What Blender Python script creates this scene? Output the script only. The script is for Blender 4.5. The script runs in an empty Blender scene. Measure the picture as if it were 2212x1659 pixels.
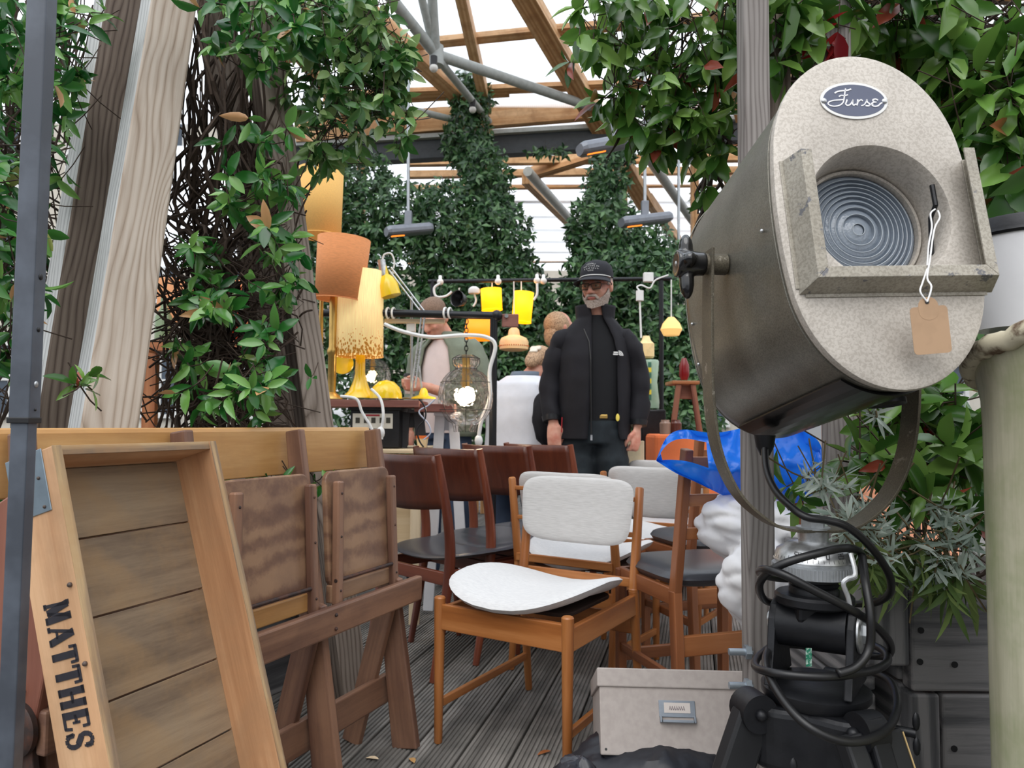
import bpy, bmesh, math, random
from mathutils import Vector as V, Matrix, noise
rnd = random.Random(7)
PI = math.pi
sc = bpy.context.scene
COL = sc.collection

# ---------------------------------------------------------------- camera, sky, light, exposure
F = 1600.0; CX, CY = 1106.0, 829.5
CAM = V((0, 0, .95))
RC = Matrix.Rotation(math.radians(90 + 3.06), 3, 'X') @ Matrix.Rotation(.0078, 3, 'Z')
cd = bpy.data.cameras.new('camera'); cam = bpy.data.objects.new('camera', cd); COL.objects.link(cam)
cam.matrix_world = Matrix.Translation(CAM) @ RC.to_4x4()
cd.sensor_width = 36; cd.lens = 36 * F / 2212; cd.clip_start = .05; cd.clip_end = 200
cd.dof.use_dof = True; cd.dof.focus_distance = 1.45; cd.dof.aperture_fstop = 9
sc.camera = cam
w = bpy.data.worlds.new('overcast sky'); sc.world = w; w.use_nodes = True
wn = w.node_tree.nodes; wl = w.node_tree.links
bg = wn['Background']; tcw = wn.new('ShaderNodeTexCoord'); nw = wn.new('ShaderNodeTexNoise'); rw = wn.new('ShaderNodeValToRGB')
nw.inputs['Scale'].default_value = 1.6; nw.inputs['Detail'].default_value = 4
rw.color_ramp.elements[0].color = (.80, .87, .96, 1); rw.color_ramp.elements[1].color = (1, 1, 1, 1)
rw.color_ramp.elements[0].position = .3; rw.color_ramp.elements[1].position = .6
wl.new(tcw.outputs['Generated'], nw.inputs['Vector']); wl.new(nw.outputs['Fac'], rw.inputs['Fac'])
# overcast sky: brightest overhead, dimmer to the horizon, dark ground below it
sxw = wn.new('ShaderNodeSeparateXYZ'); wl.new(tcw.outputs['Generated'], sxw.inputs[0]); mrw = wn.new('ShaderNodeValToRGB'); wl.new(sxw.outputs['Z'], mrw.inputs['Fac'])
for e_, (p_, c_) in zip([mrw.color_ramp.elements[0], mrw.color_ramp.elements[1], mrw.color_ramp.elements.new(.02), mrw.color_ramp.elements.new(.3)], ((0, .16), (1, 1), (.02, .46), (.3, .62))):
    e_.position = p_; e_.color = (c_, c_, c_, 1)
muw = wn.new('ShaderNodeVectorMath'); muw.operation = 'MULTIPLY'; wl.new(rw.outputs['Color'], muw.inputs[0]); wl.new(mrw.outputs['Color'], muw.inputs[1])
wl.new(muw.outputs[0], bg.inputs['Color']); bg.inputs['Strength'].default_value = 1.75
sd = bpy.data.lights.new('soft_sun', 'SUN'); so = bpy.data.objects.new('soft_sun', sd); COL.objects.link(so)
sd.energy = 1.25; sd.angle = math.radians(50); sd.color = (1, .97, .93)
so.rotation_euler = (math.radians(36), 0, math.radians(-16)); so.location = (0, 0, 8)
vs = sc.view_settings
vs.view_transform = 'Standard'; vs.look = 'None'; vs.gamma = 1; vs.use_curve_mapping = False
vs.exposure = .30

def P(px, py, Y):
    d = RC @ V(((px - CX) / F, -(py - CY) / F, -1))
    return CAM + d * (Y / d.y)
def Pz(px, py, z):
    d = RC @ V(((px - CX) / F, -(py - CY) / F, -1))
    return CAM + d * ((z - CAM.z) / d.z)

# ---------------------------------------------------------------- mesh building
def frame(o, x, y, z):
    m = Matrix.Identity(4)
    for i, a in enumerate((x, y, z)):
        for j in range(3): m[j][i] = a[j]
    for j in range(3): m[j][3] = o[j]
    return m
def look(p0, p1, side=None):
    z = (V(p1) - V(p0)).normalized()
    s = V(side) if side is not None else (V((1, 0, 0)) if abs(z.x) < .9 else V((0, 1, 0)))
    x = (s - z * s.dot(z)).normalized(); y = z.cross(x)
    return frame(V(p0), x, y, z)
def spline(pts, n=6, closed=False):
    pts = [V(p) for p in pts]; m = len(pts); out = []
    rng = range(m) if closed else range(m - 1)
    for i in rng:
        g = (lambda k: pts[k % m]) if closed else (lambda k: pts[max(0, min(m - 1, k))])
        a, b, c, d = g(i - 1), g(i), g(i + 1), g(i + 2)
        for k in range(n):
            t = k / n
            out.append(.5 * ((2 * b) + (c - a) * t + (2 * a - 5 * b + 4 * c - d) * t * t + (3 * b - a - 3 * c + d) * t ** 3))
    if not closed: out.append(pts[-1])
    return out
LSC = 1.0                                   # size factor for round parts
class G:
    def __init__(s): s.v = []; s.f = []
    def add(s, vs, fs, M=None):
        b = len(s.v)
        s.v += [tuple(M @ V(p)) for p in vs] if M is not None else [tuple(p) for p in vs]
        s.f += [tuple(b + i for i in f) for f in fs]; return s
    def box(s, c, d, M=None, tx=1, ty=1):
        x, y, z = d[0] / 2, d[1] / 2, d[2] / 2; vs = []
        for k, q in ((-1, 1), (1, 0)):
            a, b = (1, 1) if k < 0 else (tx, ty)
            for i, j in ((-1, -1), (1, -1), (1, 1), (-1, 1)): vs.append((c[0] + i * x * a, c[1] + j * y * b, c[2] + k * z))
        return s.add(vs, [(3, 2, 1, 0), (4, 5, 6, 7), (0, 1, 5, 4), (1, 2, 6, 5), (2, 3, 7, 6), (3, 0, 4, 7)], M)
    def lathe(s, prof, n=24, M=None, caps=True, a0=0, a1=2 * PI, sx=1, sy=1):
        full = abs(a1 - a0 - 2 * PI) < 1e-6; m = n if full else n + 1; vs = []; prof = [(r * LSC, z * LSC) for r, z in prof]
        for r, z in prof:
            for i in range(m):
                a = a0 + (a1 - a0) * i / n; vs.append((r * math.cos(a) * sx, r * math.sin(a) * sy, z))
        fs = []
        for k in range(len(prof) - 1):
            for i in range(n):
                j = (i + 1) % m; fs.append((k * m + i, k * m + j, (k + 1) * m + j, (k + 1) * m + i))
        if caps and full:
            if prof[0][0] > 1e-6: fs.append(tuple(range(m))[::-1])
            if prof[-1][0] > 1e-6: fs.append(tuple((len(prof) - 1) * m + i for i in range(m)))
        return s.add(vs, fs, M)
    def cyl(s, p0, p1, r, n=16, r2=None):
        p0, p1 = V(p0), V(p1); L = (p1 - p0).length / LSC
        return s.lathe([(r, 0), (r if r2 is None else r2, L)], n, look(p0, p1))
    def tube(s, pts, r, n=8, closed=False, flat=1, up=None, round_ends=False):
        pts = [V(p) for p in pts]; m = len(pts); R = [q * LSC for q in (r if isinstance(r, (list, tuple)) else [r] * m)]
        if round_ends and not closed:
            t0 = (pts[0] - pts[1]).normalized(); t1 = (pts[-1] - pts[-2]).normalized()
            pts = [pts[0] + t0 * R[0] * .9, pts[0] + t0 * R[0] * .6] + pts + [pts[-1] + t1 * R[-1] * .6, pts[-1] + t1 * R[-1] * .9]
            R = [R[0] * .35, R[0] * .78] + list(R) + [R[-1] * .78, R[-1] * .35]; m = len(pts)
        vs = []; nrm = None
        for i in range(m):
            a = pts[i - 1] if (i or closed) else pts[0]; b = pts[(i + 1) % m] if (i < m - 1 or closed) else pts[-1]
            t = (b - a).normalized()
            if up is not None: nn = V(up)
            elif nrm is None: nn = V((0, 0, 1)) if abs(t.z) < .9 else V((1, 0, 0))
            else: nn = nrm
            nrm = (nn - t * nn.dot(t)).normalized(); bi = t.cross(nrm)
            for k in range(n):
                a_ = 2 * PI * k / n; vs.append(pts[i] + nrm * (R[i] * math.cos(a_)) + bi * (R[i] * flat * math.sin(a_)))
        fs = []
        for i in range(m if closed else m - 1):
            for k in range(n):
                j = (k + 1) % n; i2 = (i + 1) % m; fs.append((i * n + k, i * n + j, i2 * n + j, i2 * n + k))
        if not closed: fs += [tuple(range(n))[::-1], tuple((m - 1) * n + k for k in range(n))]
        return s.add(vs, fs)
    def loft(s, rings, n=24, a0=0, a1=2 * PI, M=None, pw=1.0, caps=True):
        # ring: (cx, cy, z, rx, ry[, tiltx]) ; open when a0..a1 is not a full turn
        full = abs(a1 - a0 - 2 * PI) < 1e-6; m = n if full else n + 1; vs = []
        for rg in rings:
            cx, cy, z, rx, ry = rg[:5]; tl = rg[5] if len(rg) > 5 else 0
            for i in range(m):
                a = a0 + (a1 - a0) * i / n; c, q = math.cos(a), math.sin(a)
                c = math.copysign(abs(c) ** pw, c); q = math.copysign(abs(q) ** pw, q)
                vs.append((cx + rx * c, cy + ry * q, z + tl * q))
        fs = []
        for k in range(len(rings) - 1):
            for i in range(n):
                j = (i + 1) % m; fs.append((k * m + i, k * m + j, (k + 1) * m + j, (k + 1) * m + i))
        if caps and full: fs += [tuple(range(m))[::-1], tuple((len(rings) - 1) * m + i for i in range(m))]
        return s.add(vs, fs, M)
    def ell(s, c, r, n=14, M=None):
        if not isinstance(r, (tuple, list)): r = (r, r, r)
        h = n // 2; prof = [(max(1e-4, math.sin(PI * i / h)), -math.cos(PI * i / h)) for i in range(h + 1)]
        T = Matrix.Translation(c) @ Matrix.Diagonal((r[0], r[1], r[2], 1))
        return s.lathe(prof, n, M @ T if M is not None else T)
    def prism(s, out, d, M=None, z0=0):
        n = len(out); vs = [(x, y, z0) for x, y in out] + [(x, y, z0 + d) for x, y in out]
        fs = [tuple(range(n))[::-1], tuple(range(n, 2 * n))] + [(i, (i + 1) % n, n + (i + 1) % n, n + i) for i in range(n)]
        return s.add(vs, fs, M)
    def ribbon(s, pts, wd, d, M=None, z0=0):
        pts = [V((p[0], p[1])) for p in pts]; n = len(pts); L = []; Rr = []
        for i in range(n):
            t = (pts[min(n - 1, i + 1)] - pts[max(0, i - 1)]).normalized(); q = V((-t.y, t.x))
            ww = wd[i] if isinstance(wd, list) else wd
            L.append(pts[i] + q * ww / 2); Rr.append(pts[i] - q * ww / 2)
        for i in range(n - 1):
            s.prism([tuple(Rr[i]), tuple(Rr[i + 1]), tuple(L[i + 1]), tuple(L[i])], d, M, z0)
        return s
    def sheet(s, fn, nu, nv, M=None):
        vs = [fn(i / nu, j / nv) for j in range(nv + 1) for i in range(nu + 1)]; a = nu + 1
        return s.add(vs, [(j * a + i, j * a + i + 1, (j + 1) * a + i + 1, (j + 1) * a + i) for j in range(nv) for i in range(nu)], M)
def rrect(w_, h_, r, n=4, cx=0, cy=0):
    o = []
    for qx, qy, a in ((1, 1, 0), (-1, 1, 90), (-1, -1, 180), (1, -1, 270)):
        for k in range(n + 1):
            t = math.radians(a + 90 * k / n); o.append((cx + qx * (w_ / 2 - r) + r * math.cos(t), cy + qy * (h_ / 2 - r) + r * math.sin(t)))
    return o
WM = {}
def link(o, parent=None, M=None):
    COL.objects.link(o); M = M if M is not None else Matrix.Identity(4); o.matrix_basis = M; WM[o.name] = M
    if parent is not None: o.parent = parent; o.matrix_parent_inverse = WM[parent.name].inverted()
    return o
def mk(name, g, mat, parent=None, M=None, bev=0, smooth=False, sub=0, solid=0, remesh=0, off=-1, bseg=2, sm_it=0):
    me = bpy.data.meshes.new(name)
    if M is None and g.v:                        # origin at the piece itself
        n = len(g.v); c = V((sum(p[0] for p in g.v) / n, sum(p[1] for p in g.v) / n, sum(p[2] for p in g.v) / n))
        me.from_pydata([(p[0] - c.x, p[1] - c.y, p[2] - c.z) for p in g.v], [], g.f); M = Matrix.Translation(c)
    else: me.from_pydata(g.v, [], g.f)
    if mat: me.materials.append(mat)
    me.validate(); bm = bmesh.new(); bm.from_mesh(me); bmesh.ops.recalc_face_normals(bm, faces=bm.faces); bm.to_mesh(me); bm.free()
    if smooth: me.polygons.foreach_set('use_smooth', [True] * len(me.polygons))
    o = bpy.data.objects.new(name, me); link(o, parent, M)
    if solid:
        m = o.modifiers.new('thickness', 'SOLIDIFY'); m.thickness = solid; m.offset = off
    if remesh:
        m = o.modifiers.new('remesh', 'REMESH'); m.mode = 'VOXEL'; m.voxel_size = remesh; m.use_smooth_shade = True
        m = o.modifiers.new('smooth', 'SMOOTH'); m.factor = .5; m.iterations = sm_it or 4
    if bev:
        m = o.modifiers.new('bevel', 'BEVEL'); m.width = bev; m.segments = bseg; m.limit_method = 'ANGLE'; m.angle_limit = math.radians(40)
        m.harden_normals = False
    if sub:
        m = o.modifiers.new('sub', 'SUBSURF'); m.levels = sub; m.render_levels = sub
    return o
def auto_smooth(o, ang=40):
    me = o.data
    me.polygons.foreach_set('use_smooth', [True] * len(me.polygons))
    bm = bmesh.new(); bm.from_mesh(me)
    for e in bm.edges:
        if len(e.link_faces) == 2 and e.calc_face_angle(0) > math.radians(ang): e.smooth = False
    bm.to_mesh(me); bm.free(); return o
def mks(*a, **k): return auto_smooth(mk(*a, **k))
def tag(o, label=None, cat=None, group=None, kind=None):
    if label: o['label'] = label
    if cat: o['category'] = cat
    if group: o['group'] = group
    if kind: o['kind'] = kind
    return o
def thing(name, label, cat, loc=(0, 0, 0), group=None, M=None):
    o = bpy.data.objects.new(name, None); o.empty_display_size = .1
    link(o, None, M if M is not None else Matrix.Translation(loc)); return tag(o, label, cat, group)
AX = {'z': Matrix.Identity(4), 'x': frame((0, 0, 0), (0, 1, 0), (0, 0, 1), (1, 0, 0)), 'y': frame((0, 0, 0), (0, 0, 1), (1, 0, 0), (0, 1, 0))}
def BOX(name, Fm, c, d, mat, parent=None, grain='z', bev=.002, tx=1, ty=1):
    A = AX[grain]; M = Fm @ Matrix.Translation(c) @ A
    dd = {'z': d, 'x': (d[1], d[2], d[0]), 'y': (d[2], d[0], d[1])}[grain]
    return mk(name, G().box((0, 0, 0), dd, None, tx, ty), mat, parent, M, bev)
def BAR(name, p0, p1, wx, wy, mat, parent=None, side=None, bev=.002, tx=1, ty=1, ext=0):
    p0, p1 = V(p0), V(p1); L = (p1 - p0).length + ext; M = look(p0, p1, side)
    return mk(name, G().box((0, 0, L / 2), (wx, wy, L), None, tx, ty), mat, parent, M, bev)
def copy_tree(o, loc=None, label=None, group=None, parent=None, rotz=None, scale=None):
    c = o.copy(); COL.objects.link(c); WM[c.name] = WM[o.name]
    if parent is not None: c.parent = parent
    for ch in [x for x in list(bpy.data.objects) if x.parent == o]: copy_tree(ch, parent=c)
    if loc is not None: c.location = loc
    if rotz is not None: c.rotation_euler = (0, 0, rotz)
    if scale is not None: c.scale = scale
    if label: c['label'] = label
    if group: c['group'] = group
    return c

# ---------------------------------------------------------------- materials
def S(r, g, b):
    f = lambda c: (c / 255) / 12.92 if c / 255 <= .04045 else ((c / 255 + .055) / 1.055) ** 2.4
    return (f(r), f(g), f(b), 1)
def node(nt, t, **k):
    n = nt.nodes.new(t)
    for a, b in k.items():
        if a in n.inputs.keys(): n.inputs[a].default_value = b
        else: setattr(n, a, b)
    return n
def base(name):
    m = bpy.data.materials.new(name); m.use_nodes = True; return m, m.node_tree, m.node_tree.nodes['Principled BSDF']
def coords(nt, sc_=(1, 1, 1), rand=True):
    tc = node(nt, 'ShaderNodeTexCoord'); mp = node(nt, 'ShaderNodeMapping'); mp.inputs['Scale'].default_value = sc_
    if rand:
        oi = node(nt, 'ShaderNodeObjectInfo'); ml = node(nt, 'ShaderNodeMath', operation='MULTIPLY'); ml.inputs[1].default_value = 37.
        nt.links.new(oi.outputs['Random'], ml.inputs[0]); va = node(nt, 'ShaderNodeVectorMath', operation='ADD')
        nt.links.new(tc.outputs['Object'], va.inputs[0]); nt.links.new(ml.outputs[0], va.inputs[1]); nt.links.new(va.outputs[0], mp.inputs['Vector'])
    else: nt.links.new(tc.outputs['Object'], mp.inputs['Vector'])
    return mp.outputs['Vector'], tc
def ramp(nt, stops):
    r = node(nt, 'ShaderNodeValToRGB'); e = r.color_ramp.elements
    while len(e) < len(stops): e.new(.5)
    for x, (p, c) in zip(e, stops): x.position = p; x.color = c
    return r
def mixc(nt, fac, a, b, mode='MIX'):
    m = node(nt, 'ShaderNodeMix', data_type='RGBA', blend_type=mode)
    for sck, v_ in ((m.inputs['Factor'], fac), (m.inputs['A'], a), (m.inputs['B'], b)):
        pass
    ins = [i for i in m.inputs if i.enabled] if False else None
    f_, a_, b_ = m.inputs[0], m.inputs[6], m.inputs[7]
    for s_, v_ in ((f_, fac), (a_, a), (b_, b)):
        if hasattr(v_, 'is_linked') or isinstance(v_, bpy.types.NodeSocket): nt.links.new(v_, s_)
        else: s_.default_value = v_
    return m.outputs[2]
def wood(name, dark, mid, light, scale=14, rough=.5, ring=.35, bump=.15, stain=None, stretch=.07, knots=True, stain_amt=.6, spec=.35):
    m, nt, b = base(name); L = nt.links.new
    vec, tc = coords(nt, (1, 1, stretch))
    n1 = node(nt, 'ShaderNodeTexNoise', Scale=scale, Detail=6., Roughness=.6, Distortion=.5); L(vec, n1.inputs['Vector'])
    n2 = node(nt, 'ShaderNodeTexNoise', Scale=scale * 9, Detail=4., Roughness=.7); L(vec, n2.inputs['Vector'])
    wv = node(nt, 'ShaderNodeTexWave', Scale=scale * .55, Distortion=7., Detail=2.); wv.inputs['Detail Scale'].default_value = 1.3; L(vec, wv.inputs['Vector'])
    wv.bands_direction = 'X'
    a = node(nt, 'ShaderNodeMath', operation='MULTIPLY_ADD'); L(wv.outputs['Fac'], a.inputs[0]); a.inputs[1].default_value = ring; L(n1.outputs['Fac'], a.inputs[2])
    a2 = node(nt, 'ShaderNodeMath', operation='MULTIPLY_ADD'); L(n2.outputs['Fac'], a2.inputs[0]); a2.inputs[1].default_value = .4; L(a.outputs[0], a2.inputs[2])
    r = ramp(nt, [(.38, dark), (.62 + ring * .4, mid), (.95 + ring * .5, light)]); L(a2.outputs[0], r.inputs['Fac'])
    c = r.outputs['Color']
    if stain:
        n3 = node(nt, 'ShaderNodeTexNoise', Scale=6., Detail=5., Roughness=.65); L(tc.outputs['Object'], n3.inputs['Vector'])
        r3 = ramp(nt, [(.45, (0, 0, 0, 1)), (.7, (stain_amt,) * 3 + (1,))]); L(n3.outputs['Fac'], r3.inputs['Fac'])
        c = mixc(nt, r3.outputs['Color'], c, stain)
    L(c, b.inputs['Base Color']); b.inputs['Roughness'].default_value = rough; b.inputs['Specular IOR Level'].default_value = spec
    bp = node(nt, 'ShaderNodeBump', Strength=bump * 2, Distance=.0012); L(a2.outputs[0], bp.inputs['Height']); L(bp.outputs[0], b.inputs['Normal'])
    return m
def plain(name, col, rough=.5, metal=0, var=.12, scale=20, bump=0, bscale=200, spec=.5, col2=None, lo=.45, hi=.65, trans=0, sss=0, coat=0):
    m, nt, b = base(name); L = nt.links.new; vec, tc = coords(nt)
    n = node(nt, 'ShaderNodeTexNoise', Scale=float(scale), Detail=5., Roughness=.6); L(vec, n.inputs['Vector'])
    c2 = col2 or tuple(x * (1 - var) for x in col[:3]) + (1,)
    r = ramp(nt, [(lo, col), (hi, c2)]); L(n.outputs['Fac'], r.inputs['Fac']); L(r.outputs['Color'], b.inputs['Base Color'])
    b.inputs['Roughness'].default_value = rough; b.inputs['Metallic'].default_value = metal; b.inputs['Specular IOR Level'].default_value = spec
    if coat: b.inputs['Coat Weight'].default_value = coat
    if trans: b.inputs['Transmission Weight'].default_value = trans
    if sss: b.inputs['Subsurface Weight'].default_value = sss; b.inputs['Subsurface Scale'].default_value = .01
    if bump:
        n2 = node(nt, 'ShaderNodeTexNoise', Scale=float(bscale), Detail=3.); L(vec, n2.inputs['Vector'])
        bp = node(nt, 'ShaderNodeBump', Strength=bump, Distance=.001); L(n2.outputs['Fac'], bp.inputs['Height']); L(bp.outputs[0], b.inputs['Normal'])
    return m
def fabric(name, col, col2, scale=(60, 60, 400), rough=.9, bump=.3, sheen=.2):
    m, nt, b = base(name); L = nt.links.new; vec, tc = coords(nt, scale)
    n = node(nt, 'ShaderNodeTexNoise', Scale=1., Detail=3.); L(vec, n.inputs['Vector'])
    r = ramp(nt, [(.35, col2), (.62, col)]); L(n.outputs['Fac'], r.inputs['Fac']); L(r.outputs['Color'], b.inputs['Base Color'])
    b.inputs['Roughness'].default_value = rough; b.inputs['Sheen Weight'].default_value = sheen; b.inputs['Specular IOR Level'].default_value = .2
    bp = node(nt, 'ShaderNodeBump', Strength=bump, Distance=.0008); L(n.outputs['Fac'], bp.inputs['Height']); L(bp.outputs[0], b.inputs['Normal'])
    return m
def glow(name, col, strength, col2=None):
    m, nt, b = base(name); b.inputs['Base Color'].default_value = col; b.inputs['Roughness'].default_value = .6
    b.inputs['Emission Color'].default_value = col2 or col; b.inputs['Emission Strength'].default_value = strength; return m
def leafmat(name, c1, c2, c3, rough=.32, tr=.25, odd=None):
    m, nt, b = base(name); L = nt.links.new
    ge = node(nt, 'ShaderNodeNewGeometry'); oi = node(nt, 'ShaderNodeObjectInfo')
    ad = node(nt, 'ShaderNodeMath', operation='ADD'); L(ge.outputs['Random Per Island'], ad.inputs[0]); L(oi.outputs['Random'], ad.inputs[1])
    fr = node(nt, 'ShaderNodeMath', operation='FRACT'); L(ad.outputs[0], fr.inputs[0])
    st = [(0, c1), (.45, c2), (.9, c3)]
    if odd: st += [(.955, c3), (.965, odd)]
    r = ramp(nt, st); L(fr.outputs[0], r.inputs['Fac'])
    L(r.outputs['Color'], b.inputs['Base Color']); b.inputs['Roughness'].default_value = rough; b.inputs['Specular IOR Level'].default_value = .55
    tb = node(nt, 'ShaderNodeBsdfTranslucent'); L(r.outputs['Color'], tb.inputs['Color']); mx = node(nt, 'ShaderNodeMixShader'); mx.inputs[0].default_value = tr
    L(b.outputs[0], mx.inputs[1]); L(tb.outputs[0], mx.inputs[2]); L(mx.outputs[0], nt.nodes['Material Output'].inputs['Surface'])
    return m

def larch(name, dark, mid, light, freq=150., ks=5., rough=.8, seed=0., var=.5):
    """softwood face: growth lines running along local z that bend round knots"""
    m, nt, b = base(name); L = nt.links.new; tc = node(nt, 'ShaderNodeTexCoord'); sx = node(nt, 'ShaderNodeSeparateXYZ'); L(tc.outputs['Object'], sx.inputs[0])
    def mth(op, a, b_=None, c=None):
        n = node(nt, 'ShaderNodeMath', operation=op)
        for i, q in enumerate((a, b_, c)):
            if q is None: continue
            if isinstance(q, (int, float)): n.inputs[i].default_value = q
            else: L(q, n.inputs[i])
        return n.outputs[0]
    mp = node(nt, 'ShaderNodeMapping'); mp.inputs['Scale'].default_value = (1, 1, .30); mp.inputs['Location'].default_value = (seed, 0, seed); L(tc.outputs['Object'], mp.inputs['Vector'])
    vo = node(nt, 'ShaderNodeTexVoronoi', Scale=ks); L(mp.outputs[0], vo.inputs['Vector']); d = vo.outputs['Distance']
    kn = mth('POWER', mth('MAXIMUM', mth('SUBTRACT', 1., mth('MULTIPLY', d, 2.4)), 0.), 2.)
    mp2 = node(nt, 'ShaderNodeMapping'); mp2.inputs['Scale'].default_value = (4, 4, 1.1); L(tc.outputs['Object'], mp2.inputs['Vector']); n1 = node(nt, 'ShaderNodeTexNoise', Scale=1.6, Detail=2.); L(mp2.outputs[0], n1.inputs['Vector'])
    f = mth('ADD', mth('MULTIPLY', mth('ADD', sx.outputs['X'], mth('MULTIPLY', sx.outputs['Y'], .6)), freq), mth('MULTIPLY', n1.outputs['Fac'], 16.)); f = mth('ADD', f, mth('MULTIPLY', kn, 24.))
    ln = mth('POWER', mth('ABSOLUTE', mth('SINE', f)), .6)
    mp3 = node(nt, 'ShaderNodeMapping'); mp3.inputs['Scale'].default_value = (120, 120, 4); L(tc.outputs['Object'], mp3.inputs['Vector']); n3 = node(nt, 'ShaderNodeTexNoise', Scale=1., Detail=5.); L(mp3.outputs[0], n3.inputs['Vector'])
    h = mth('ADD', mth('MULTIPLY', ln, .45), mth('MULTIPLY', n3.outputs['Fac'], .55)); r = ramp(nt, [(.22, dark), (.5, mid), (.78, light)]); L(h, r.inputs['Fac'])
    n4 = node(nt, 'ShaderNodeTexNoise', Scale=3.2, Detail=4.); L(tc.outputs['Object'], n4.inputs['Vector']); r4 = ramp(nt, [(.35, (.74, .72, .70, 1)), (.65, (1.08, 1.08, 1.08, 1))]); L(n4.outputs['Fac'], r4.inputs['Fac']); c = mixc(nt, var, r.outputs['Color'], r4.outputs['Color'], 'MULTIPLY')
    core = ramp(nt, [(.05, (1, 1, 1, 1)), (.085, (0, 0, 0, 1))]); L(d, core.inputs['Fac']); c = mixc(nt, core.outputs['Color'], c, tuple(x * .45 for x in dark[:3]) + (1,))
    L(c, b.inputs['Base Color']); b.inputs['Roughness'].default_value = rough; b.inputs['Specular IOR Level'].default_value = .15
    bp = node(nt, 'ShaderNodeBump', Strength=.35, Distance=.0015); L(h, bp.inputs['Height']); L(bp.outputs[0], b.inputs['Normal']); return m
# ---------------------------------------------------------------- palette
M_deck = wood('weathered deck boards', S(66, 64, 62), S(108, 105, 101), S(146, 142, 137), 9, .75, .2, .25, S(58, 60, 58), .05, stain_amt=.5, spec=.3)
M_greyw = wood('sun-bleached larch', S(124, 110, 96), S(164, 150, 136), S(192, 184, 174), 26, .8, .22, .25, S(140, 124, 106), .03, stain_amt=.35, spec=.15)
M_greyd = wood('weathered dark timber', S(66, 56, 50), S(104, 92, 84), S(138, 126, 116), 26, .85, .22, .3, S(74, 62, 54), .045, spec=.12)
M_postg = wood('grey post timber', S(88, 84, 82), S(128, 124, 122), S(158, 154, 152), 30, .85, .22, .35, S(96, 80, 74), .04, spec=.12)
M_planter = wood('dark stained planter boards', S(50, 50, 52), S(88, 88, 90), S(130, 128, 128), 18, .75, .35, .35, None, .05)
M_larch = wood('orange larch roof timber', S(158, 108, 66), S(202, 152, 102), S(224, 182, 136), 12, .6, .3, .1, S(150, 104, 62), .05)
M_steelp = plain('grey painted steel tube', S(184, 188, 184), .5, 0, .15)
M_darkb = plain('dark grey steel beam', S(74, 78, 82), .6, 0, .15)
M_leafA = leafmat('evergreen jasmine leaf', S(26, 84, 34), S(52, 112, 46), S(120, 168, 84), .2, .2, S(196, 150, 104))
M_leafB = leafmat('upper jasmine leaf', S(44, 92, 42), S(84, 128, 66), S(150, 178, 112), .24, .25)
M_leafR = leafmat('laurel vine leaf', S(46, 86, 32), S(78, 120, 48), S(128, 166, 80), .24, .25, S(150, 70, 52))
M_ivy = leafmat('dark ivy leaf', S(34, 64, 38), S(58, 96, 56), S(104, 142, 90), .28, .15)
M_lav = leafmat('silver lavender leaf', S(158, 176, 164), S(194, 208, 196), S(222, 232, 222), .7, .2)
M_sagel = leafmat('grey green sage leaf', S(90, 118, 62), S(112, 140, 76), S(146, 168, 98), .6, .3)
M_redleaf = leafmat('red autumn leaf', S(130, 14, 26), S(158, 20, 30), S(176, 40, 44), .35, .3)
M_stem = plain('vine stem bark', S(66, 52, 42), .9, 0, .35, 30, .5, 60)
M_steml = plain('young stem', S(110, 96, 66), .8, 0, .3)
M_sheet = None

# ---------------------------------------------------------------- floor and deck boards
M_ground = plain('dark ground below deck', S(50, 50, 50), .9)
fl = mk('floor', G().box((0, 6, -.09), (30, 34, .1)), M_ground); tag(fl, kind='structure')
bd = math.atan2(.246, 1); bdir = V((math.sin(bd), math.cos(bd), 0)); bnor = V((math.cos(bd), -math.sin(bd), 0))
BWID, BL = .140, 9.6
def board_geo():
    g = G(); prof = []; n = 10; x0 = -BWID / 2
    prof.append((x0, -.028)); prof.append((x0, -.003))
    st = BWID / n
    for k in range(n):
        a = x0 + k * st
        prof += [(a + st * .12, 0), (a + st * .62, 0), (a + st * .72, -.0045), (a + st * .98, -.0045)]
    prof += [(x0 + BWID, -.003), (x0 + BWID, -.028)]
    vs = [(x, y_, z) for (y_, z) in ((0, 0),) for (x, zz) in ()]
    m = len(prof); vs = [(z_, x_, 0.) for x_, z_ in prof] + [(z_, x_, BL) for x_, z_ in prof]
    return g.add(vs, [(i, i + 1, m + i + 1, m + i) for i in range(m - 1)] + [tuple(range(m))[::-1], tuple(range(m, 2 * m))])
bm0 = None
for i in range(-22, 34):
    o0 = bnor * (i * (BWID + .006)) + bdir * (-.3)
    Mx = frame((o0.x, o0.y, 0), (0, 0, 1), -bnor, bdir)      # local x = up, y = across, z = along
    if bm0 is None: o = mk('deck_board', board_geo(), M_deck, fl, Mx); bm0 = o.data
    else: o = bpy.data.objects.new('deck_board', bm0); link(o, fl, Mx)

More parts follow.
